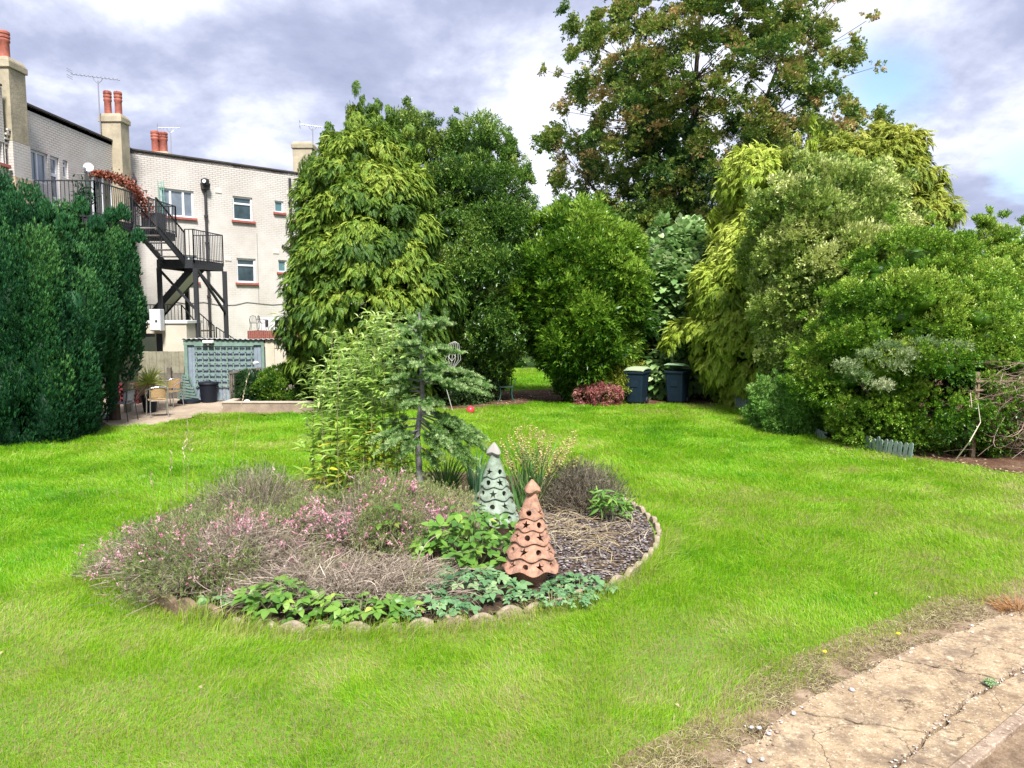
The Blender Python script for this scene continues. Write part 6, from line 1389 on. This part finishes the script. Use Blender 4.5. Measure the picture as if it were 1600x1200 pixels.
heather('small grey green heather with fine upright shoots behind the slate', .95, 9.9, .58, .45, .62, 600, 4200, 0, 505, tone=.3, bald=.1, mleaf=leafmat('grey_heather', [(0, (.05, .05, .03)), (.5, (.14, .13, .08)), (1, (.26, .24, .16))], trans=.15), up=1.4)
heather('thin pink tipped heather spilling onto the lawn at the far left of the bed', -3.75, 7.6, .55, .7, .42, 260, 700, 150, 506, bald=.2, tone=.3)
# left back: airy grey twigs
heather('airy grey twiggy bush with tiny leaves at the back left of the bed', -3.1, 9.0, .85, .7, .72, 700, 1500, 10, 507, bald=.3, tone=.25)
# -------- leafy brambles
M_bram = leafmat('bramble', [(0, (.045, .13, .02)), (.45, (.11, .25, .035)), (.8, (.22, .38, .06)), (1, (.42, .50, .10))], rough=.42, spec=.45, trans=.3)
M_bram2 = leafmat('groundleaf', [(0, (.05, .13, .05)), (.5, (.13, .27, .11)), (1, (.30, .43, .20))], rough=.5, trans=.25)
M_gstem = mat('green_stem', (.16, .19, .07), .8)
def leafy(name, label, cx_, cy_, rx, ry, h, n, size, m, seed, w=.62, tri=True, cat='plant', spread_up=.0, flat=1.3):
    rng = np.random.default_rng(seed); t = empty(name, (cx_, cy_, .03), 0, label, cat)
    a = rng.uniform(0, 2*PI, n); q = np.sqrt(rng.random(n)); P = np.c_[np.cos(a)*rx*q, np.sin(a)*ry*q, h*np.sqrt(1-q**2*.85)*rng.uniform(.35, 1.05, n)]; P[:, 2] = P[:, 2]*(.7+.6*fbm(P[:, 0]+seed, P[:, 1], 3.))+.02
    T = leaf3(w, .07, .22); parts = []
    fw = unit(np.c_[np.cos(a), np.sin(a)*1., np.zeros(n)]+rng.normal(0, .7, (n, 3))*[1, 1, .35]); up = np.array([0, 0, flat])+rng.normal(0, .35, (n, 3)); up[:, 1] -= .35
    sz = size*rng.uniform(.6, 1.2, n); tn = np.clip(rng.normal(.5, .22, n), 0, 1)
    parts.append(place(T, P, basis(fw, up), sz, tn))
    if tri:
        for s_ in (-1, 1):
            sd_ = np.cross(fw, up)*s_; parts.append(place(T, P+rng.normal(0, .004, (n, 3)), basis(fw*.35+unit(sd_)*.9, up), sz*.8, np.clip(tn+rng.normal(0, .07, n), 0, 1)))
    V, Fc, R = join(parts); V[:, 2] = np.maximum(V[:, 2], .01); npmesh('leaves', V, Fc, m, t, rnd=R)
    k = max(8, n//6); j = rng.choice(n, min(k, n), replace=False); A = np.c_[P[j, 0]*.3, P[j, 1]*.3, np.zeros(len(j))]; B = P[j]*[.7, .7, 1.1]; m_ = MB()
    for x, y, z in zip(A, B, P[j]): m_.tube([x, tuple((np.array(x)+y)/2), y, z], .004, 4)
    objpart(m_, 'stems', M_gstem, t); return t
leafy('bramble', 'bright green bramble patch left of the terracotta lantern', -.45, 7.6, .56, .5, .55, 170, .125, M_bram, 601)
leafy('bramble', 'bramble with darker leaves trailing low in front of the terracotta lantern', -.42, 6.85, .52, .32, .20, 120, .09, M_bram2, 602)
leafy('bramble', 'low leafy bramble against the brown scalloped stones at the front of the bed', -2.0, 6.4, .36, .30, .26, 66, .11, M_bram, 603)
leafy('ground_elder', 'low bright leaved weed at the front edge of the bed, before the bare heather', -1.3, 6.28, .5, .2, .19, 70, .11, M_bram, 604)
leafy('ivy', 'grey green ivy creeping at the foot of the terracotta lantern on the lawn side', .62, 6.95, .34, .2, .10, 60, .065, M_bram2, 605, w=.8)
leafy('bramble', 'small leafy shoot growing out of the tallest heather mound', -1.3, 7.75, .16, .12, .62, 9, .13, M_bram, 606)
leafy('bramble', 'small leafy sprig on the bare soil at the front left of the bed', -2.6, 6.5, .14, .12, .14, 9, .09, M_bram2, 607)
leafy('ground_elder', 'small pale seedling patch right of the front bramble in the bed', -.66, 6.35, .34, .2, .15, 46, .08, M_bram2, 608)
leafy('thistle', 'feathery green weed growing on the slate near the far rim of the bed', 1.22, 9.35, .22, .18, .48, 60, .15, M_bram, 609, w=.22, flat=.5)
leafy('wild_strawberry', 'leafy green growth round the foot of the small fir', -1.25, 9.3, .55, .35, .5, 130, .10, M_bram, 610, w=.5)
# -------- small blue-green fir
def fir():
    rng = np.random.default_rng(700); bx, by = -1.17, 9.45; t = empty('fir_tree', (bx, by, .03), 0, 'small irregular blue green fir with bare trunk sections in the flower bed', 'tree')
    top = 2.62; m_ = MB(); tp = [(bx, by, .0), (bx+.02, by, .5), (bx-.01, by, 1.1), (bx+.06, by, 1.6), (bx+.05, by, 2.1), (bx+.03, by, top)]; m_.tube(tp, [.05, .042, .036, .030, .02, .008], 10)
    sh = []; SC = (9.45/1200)
    def X(px): return (px-800)*SC/1.0
    def Zp(py): return CAMH+(490-py)*SC
    # branches: (side px end, py end, py start on trunk, depth offset)
    ends = [(665, 486, 505, 0), (648, 500, 512, .12), (690, 502, 512, -.1), (626, 512, 520, 0), (700, 508, 518, .05), (672, 508, 522, -.3), (640, 520, 528, -.25),
            (622, 540, 545, 0), (700, 545, 548, 0), (650, 535, 545, -.35), (680, 548, 552, -.35), (714, 552, 556, .1), (640, 552, 556, .3), (612, 570, 572, .1), (708, 578, 575, -.15), (660, 568, 572, -.4), (735, 585, 580, 0), (690, 590, 585, -.35),
            (630, 588, 588, -.3), (606, 598, 596, 0), (745, 592, 586, .1), (762, 604, 592, 0), (757, 615, 598, -.1), (720, 600, 595, -.3), (608, 622, 612, 0), (640, 630, 622, -.35), (672, 636, 626, -.35), (690, 632, 624, -.2), (620, 612, 606, -.2), (745, 600, 590, .3),
            (585, 690, 665, .0), (600, 700, 675, -.2), (618, 690, 672, -.3), (590, 672, 655, .2), (640, 700, 680, -.35), (628, 712, 690, -.15), (725, 680, 640, 0), (748, 690, 645, .0), (757, 705, 648, -.05), (742, 722, 652, -.1), (720, 715, 655, -.2), (730, 700, 648, .2), (700, 690, 655, -.3), (690, 705, 665, -.3), (752, 690, 640, .2), (735, 730, 660, -.1), (712, 668, 645, .3), (682, 724, 700, -.2)]
    for px_, py_, ps, dy in ends:
        z0 = Zp(ps); E = np.array([X(px_), by+dy*1.2, Zp(py_)]); s0 = np.array([bx+.03, by, z0]); mid = (s0+E)/2+[0, 0, .05]
        m_.tube([s0, mid, E], [.013, .009, .004], 5); L_ = np.linalg.norm(E-s0); k = max(4, int(L_/.036))
        for i in range(k):
            f = .30+.70*i/k; p = s0*(1-f)**2+mid*2*f*(1-f)+E*f*f; d = unit((E-s0)*[1, 1, .6])
            for s_ in (-1, 1):
                sd_ = np.cross(d, [0, 0, 1.])*s_; dd = unit(d*.7+sd_*.8+[0, 0, .12]+rng.normal(0, .26, 3)); l_ = .11*(1-.55*f)*rng.uniform(.6, 1.3)+.05; sh.append((p, dd, l_, f))
                if l_ > .12: sh.append((p+dd*l_*.5, unit(dd+d*.8+rng.normal(0, .15, 3)), l_*.6, f)); sh.append((p+dd*l_*.5, unit(dd-d*.3+rng.normal(0, .15, 3)), l_*.5, f))
            sh.append((p, unit(d+rng.normal(0, .2, 3)+[0, 0, .15]), .10, f))
        sh.append((E, unit(E-s0), .12, 1.))
    for i in range(9): sh.append((np.array([bx+.03, by, top-.1-.06*i]), unit(rng.normal(0, 1, 3)+[0, 0, .7]), .13, .9))
    objpart_ = part(m_, 'trunk', M_bark_g, t, smooth=True)
    P = np.array([s[0] for s in sh]); D = np.array([s[1] for s in sh]); Lh = np.array([s[2] for s in sh])*rng.uniform(.85, 1.15, len(sh)); Ff = np.array([s[3] for s in sh]); T = [brush(i, 34) for i in (1, 2, 3)]; parts = []; kk = rng.integers(0, 3, len(sh))
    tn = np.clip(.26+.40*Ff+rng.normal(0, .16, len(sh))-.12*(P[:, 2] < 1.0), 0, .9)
    for i in range(3):
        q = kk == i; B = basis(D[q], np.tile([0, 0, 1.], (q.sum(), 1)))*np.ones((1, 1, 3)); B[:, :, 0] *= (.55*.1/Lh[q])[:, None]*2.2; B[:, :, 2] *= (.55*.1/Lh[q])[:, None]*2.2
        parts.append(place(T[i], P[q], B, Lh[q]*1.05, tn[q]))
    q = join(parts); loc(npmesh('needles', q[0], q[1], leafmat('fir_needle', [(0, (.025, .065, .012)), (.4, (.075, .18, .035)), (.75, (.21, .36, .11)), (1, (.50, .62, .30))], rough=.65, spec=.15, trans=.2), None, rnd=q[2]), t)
fir()
# -------- tall leafy stems behind
def stems(name, label, spots, m_leaf, seed, lsize=.13, pairs=13, w=.28, cat='plant', upper=.25, tonef=None, side=True):
    rng = np.random.default_rng(seed); c = np.mean([[s[0], s[1]] for s in spots], axis=0); t = empty(name, (c[0], c[1], .03), 0, label, cat); m_ = MB(); it = []
    for (x, y, h, lx) in spots:
        a = np.array([x, y, 0.]); b = np.array([x+lx*.4, y+rng.normal(0, .03), h*.6]); e = np.array([x+lx, y+rng.normal(0, .06), h]); m_.tube([a, (a+b)/2, b, (b+e)/2, e], [.007, .006, .006, .005, .003], 5)
        for i in range(pairs):
            f = upper+(1-upper)*i/pairs; p = a*(1-f)**2+b*2*f*(1-f)+e*f*f; an = rng.uniform(0, 2*PI)
            for s_ in (0, PI):
                d = np.array([math.cos(an+s_), math.sin(an+s_), .45]); sz = lsize*rng.uniform(.7, 1.2)*(1.1-.5*f); it.append((p, d, (0, 0, 1.), sz, (tonef(f, rng) if tonef else np.clip(.3+.5*f+rng.normal(0, .12), 0, 1))))
                if side and rng.random() < .5:   # side shoot
                    q = p+d*.10
                    for k in range(4): dd = d+rng.normal(0, .5, 3)+[0, 0, .3]; it.append((q+d*.02*k, dd, (0, 0, 1.), sz*.6, np.clip(.4+.4*f+rng.normal(0, .12), 0, 1)))
    part(m_, 'stems', mat('stem_olive', (.20, .17, .09), .8), t)
    P = np.array([i[0] for i in it]); D = np.array([i[1] for i in it]); U = np.array([i[2] for i in it])+rng.normal(0, .2, (len(it), 3)); V, Fc, R = place(leaf3(w, .04, .45), P, basis(D, U), np.array([i[3] for i in it]), np.array([i[4] for i in it])); loc(npmesh('leaves', V, Fc, m_leaf, None, rnd=R), t); return t
rng = np.random.default_rng(31); sp_l = []
def tz(py, Y=9.9): return zy(py, Y)
for px_, py_ in ((519, 512), (505, 560), (492, 575), (530, 540), (545, 555), (560, 520), (575, 495), (588, 485), (600, 480), (612, 498), (622, 490), (595, 520), (570, 560), (540, 590), (556, 530), (610, 530), (585, 540), (500, 600)):
    Y = 9.9+rng.uniform(-.35, .35); top = atY(px_, py_, Y); x0 = atY(px_+rng.uniform(-6, 12), 700, Y).x; sp_l.append((x0, Y, top.z, top.x-x0))
M_tall = leafmat('tall_leaf', [(0, (.70, .60, .05)), (.18, (.52, .52, .06)), (.38, (.22, .38, .045)), (.65, (.36, .52, .11)), (1, (.56, .68, .30))], rough=.5, trans=.35)
stems('buddleia_plant', 'tall pale green leafy stems with yellowing lower leaves left of the small fir', sp_l, M_tall, 800, lsize=.25, pairs=24, w=.27, upper=.14, tonef=lambda f, r: np.clip((.08 if (f < .42 and r.random() < .5) else .35+.5*f)+r.normal(0, .1), 0, 1))
# -------- seed-head plant and strap leaves
g = (0.28, 10.1)
M_yel = leafmat('seedhead', [(0, (.30, .22, .07)), (.5, (.52, .44, .16)), (1, (.68, .62, .30))], trans=.2)
def seedheads():
    rng = np.random.default_rng(900); t = empty('seedhead_plant', (g[0], g[1], .03), 0, 'clump of tall yellow seed spikes over strap leaves behind the mint lantern', 'plant'); A, B, C = [], [], []; P = []
    for px_, py_ in ((783, 690), (795, 680), (806, 672), (812, 668), (820, 685), (829, 664), (836, 668), (842, 690), (850, 672), (858, 690), (864, 682), (872, 700), (880, 690), (888, 684), (897, 674), (902, 680), (905, 715), (790, 705), (815, 700), (846, 705), (868, 712), (893, 700), (855, 720), (832, 700)):
        Y = 10.1+rng.uniform(-.35, .35); e = np.array(atY(px_, py_, Y)); a = np.array([g[0]+rng.normal(0, .10), g[1]+rng.normal(0, .1), 0]); b = a*.35+e*.65; b[2] = e[2]*.5; b[0] = a[0]*.5+e[0]*.5
        A.append(a); B.append(b); C.append(e)
        for f in np.linspace(.62, 1, 17):
            p = a*(1-f)**2+b*2*f*(1-f)+e*f*f
            for _ in range(3): P.append(p+rng.normal(0, .016, 3))
    A, B, C = map(np.array, (A, B, C)); V, Fc, R = ribbons(A, B, C, .009, .004, 6, side=np.tile([1., 0, 0], (len(A), 1))); q2 = ribbons(A, B, C, .009, .004, 6, side=np.tile([0, 1., 0], (len(A), 1))); q = join([(V, Fc, R), q2]); loc(npmesh('stalks', q[0], q[1], M_yel, None, rnd=q[2]), t)
    P = np.array(P); V, Fc, R = pebble_cloud(P, rng.uniform(.018, .032, len(P)), rng.random(len(P))); loc(npmesh('seed_pods', V, Fc, M_yel, None, rnd=R), t)
    n = 190; an = rng.uniform(0, 2*PI, n); a = np.c_[g[0]+rng.normal(0, .12, n), g[1]+rng.normal(0, .12, n), np.zeros(n)]; hh = rng.uniform(.35, .95, n); sp = rng.uniform(.05, .55, n)
    c = a+np.c_[np.cos(an)*sp, np.sin(an)*sp, hh]; b = a+np.c_[np.cos(an)*sp*.3, np.sin(an)*sp*.3, hh*.7]; tn = rng.uniform(.2, 1, n); dead = rng.random(n) < .25; V, Fc, R = ribbons(a, b, c, .024, .003, 5, tn); loc(npmesh('leaves', V, Fc, M_strap, None, rnd=R), t)
    n = 70; an = rng.uniform(-2.2, .4, n); a = np.c_[g[0]+rng.normal(.1, .1, n), g[1]+rng.normal(-.1, .1, n), np.zeros(n)]; sp = rng.uniform(.2, .55, n); hh = rng.uniform(.05, .5, n); c = a+np.c_[np.cos(an)*sp, np.sin(an)*sp, hh]; V, Fc, R = ribbons(a, (a+c)/2+[0, 0, .15], c, .014, .004, 4); loc(npmesh('dead_leaves', V, Fc, M_straw, None, rnd=R), t)
seedheads()
strap('iris_clump', 'blue green sword leaved clump between the fir and the mint lantern', (-.48, 10.0, .03), 60, .85, .22, .03, leafmat('iris_blue', [(0, (.05, .13, .06)), (.5, (.11, .25, .12)), (1, (.20, .36, .20))], trans=.25), 404)
strap('day_lily', 'arching bright strap leaves behind the heather and the fir trunk', (-.9, 10.2, .03), 120, .75, .5, .022, M_strap, 405)
# tall flowering grasses at the back left
def plumes(label, spots, seed):
    rng = np.random.default_rng(seed); c = np.mean([[s[0], s[1]] for s in spots], axis=0); t = empty('tall_grass', (c[0], c[1], .03), 0, label, 'grass tuft'); A, B, C, P, D = [], [], [], [], []
    for x, y, h, lx in spots:
        a = np.array([x, y, 0.]); e = np.array([x+lx, y, h]); b = (a+e)/2; b[0] = x+lx*.2; A.append(a); B.append(b); C.append(e)
        for f in np.linspace(.72, 1.0, 14): P.append(a*(1-f)**2+b*2*f*(1-f)+e*f*f+rng.normal(0, .006, 3)); D.append(unit(e-a)+rng.normal(0, .25, 3))
    A, B, C = map(np.array, (A, B, C)); q = join([ribbons(A, B, C, .006, .002, 5, side=np.tile([1., 0, 0], (len(A), 1))), ribbons(A, B, C, .006, .002, 5, side=np.tile([0, 1., 0], (len(A), 1)))]); loc(npmesh('stalks', q[0], q[1], M_straw, None, rnd=q[2]), t)
    P, D = np.array(P), np.array(D); V, Fc, R = place(leaf1(.3), P, basis(D, rvec(len(P))), np.full(len(P), .05), rng.random(len(P))*.4+.6); loc(npmesh('plumes', V, Fc, M_straw, None, rnd=R), t)
def sspot(px, py, Y, pxb): e = atY(px, py, Y); x = atY(pxb, 700, Y).x; return (x, Y, e.z, e.x-x)
plumes('pale flowering grass stalks rising from the back left of the bed', [sspot(293, 655, 9.6, 288), (sspot(300, 680, 9.6, 287)), sspot(268, 705, 9.4, 262), sspot(288, 690, 9.6, 284), sspot(236, 740, 9.2, 240)], 1001)
plumes('long thin seeding grass stalks leaning in front of the patio', [sspot(352, 606, 10.2, 330), sspot(388, 586, 10.2, 355)], 1002)
rng = np.random.default_rng(41); n = 420; x = rng.normal(-3.0, .75, n); y = rng.normal(9.9, .5, n); a = np.c_[x, y, np.zeros(n)]; hh = rng.uniform(.25, .75, n); an = rng.uniform(0, 2*PI, n); c = a+np.c_[np.cos(an)*.2, np.sin(an)*.2, hh]
t = empty('tall_grass', (-3., 9.9, .03), 0, 'wispy uncut green grass behind the heathers', 'grass tuft'); V, Fc, R = ribbons(a, a*.6+c*.4+[0, 0, .15], c, .006, .002, 4, rng.random(n)*.7+.15); loc(npmesh('blades', V, Fc, M_grass, None, rnd=R), t)
x = rng.normal(-1.6, .6, n); y = rng.normal(10.4, .4, n); a = np.c_[x, y, np.zeros(n)]; c = a+np.c_[np.cos(an)*.2, np.sin(an)*.2, hh*1.1]
t = empty('tall_grass', (-1.6, 10.4, .03), 0, 'taller wispy grass behind the tall leafy stems', 'grass tuft'); V, Fc, R = ribbons(a, a*.6+c*.4+[0, 0, .15], c, .007, .002, 4, rng.random(n)*.7+.15); loc(npmesh('blades', V, Fc, M_grass, None, rnd=R), t)
# pebbles and scraps on the path verge
for i, (px_, py_, s_) in enumerate(((1240, 1119, .035), (1174, 1141, .028), (1186, 1142, .03), (1201, 1151, .03), (1331, 1082, .04), (1171, 1194, .035), (1191, 1191, .03))):
    q = G(px_, py_, .03); m_ = MB(); m_.lathe([(.001, -s_*.3), (s_*.4, -s_*.22), (s_*.5, 0), (s_*.38, s_*.22), (.001, s_*.3)], (q.x, q.y, .05), 10, fn=lambda j, r_, z, a: (r_*(1+.15*math.sin(2*a+i)), z)); tag(m_.build('pebble', mat('pebble', (.38, .37, .38), .7), smooth=True), 'pale pebble on the broken edge of the path', 'pebble', 'pale pebbles at the path edge')
leafy('wild_strawberry', 'low grey green weeds over the front right edging stones', .35, 6.62, .42, .16, .10, 90, .05, M_bram2, 612)
n = 170; X = RNG.uniform(-6, 7, n); D = RNG.uniform(4.6, 19, n); ok = inpoly(X, D, lawn_poly) & (np.hypot(X-BEDC[0], D-BEDC[1]) > BEDR+.1) & ~inpoly(X, D, PATIO) & ~inpoly(X, D, SOILT) & ~inpoly(X, D, SOILL); P = np.c_[X, D, np.full(n, .045)][ok]; n = len(P)
V, Fc, R = place(leaf1(.6), P, basis(rvec(n)*[1, 1, .3], rvec(n)*.4+[0, 0, 1]), RNG.uniform(.025, .05, n), RNG.random(n)*.6); tag(npmesh('fallen_leaves', V, Fc, M_straw, rnd=R), 'scattered dry leaves lying on the lawn', 'fallen leaves', kind='stuff')
for px_, py_, lab in ((1404, 1004, 'single yellow dandelion flower at the lawn edge by the path'), (1289, 1033, 'yellow dandelion flower left of the other one near the path edge')):
    g_ = G(px_, py_, .0); t = empty('dandelion', (g_.x, g_.y+.02, 0), 0, lab, 'flower'); m_ = MB(); m_.tube([(0, 0, 0), (.004, 0, .06)], .002, 4); objpart(m_, 'stem', M_gstem, t); m_ = MB(); m_.lathe([(.001, .058), (.014, .062), (.017, .068), (.010, .074), (.001, .075)], (.004, 0, 0), 14); objpart(m_, 'flower_head', mat('dandelion_yellow', (.75, .55, .02), .7), t)
leafy('moss_tuft', 'small mossy weed growing in the long crack of the path', *G(1547, 1074, .03)[:2], .04, .03, .04, 40, .018, M_bram2, 611)
strap('dry_tuft', 'rusty dry grass tuft at the right end of the path edge', (*G(1592, 950, .03)[:2], .0), 260, .10, .2, .008, leafmat('rust_straw', [(0, (.22, .09, .03)), (1, (.50, .28, .12))]), 406, r0=.2)
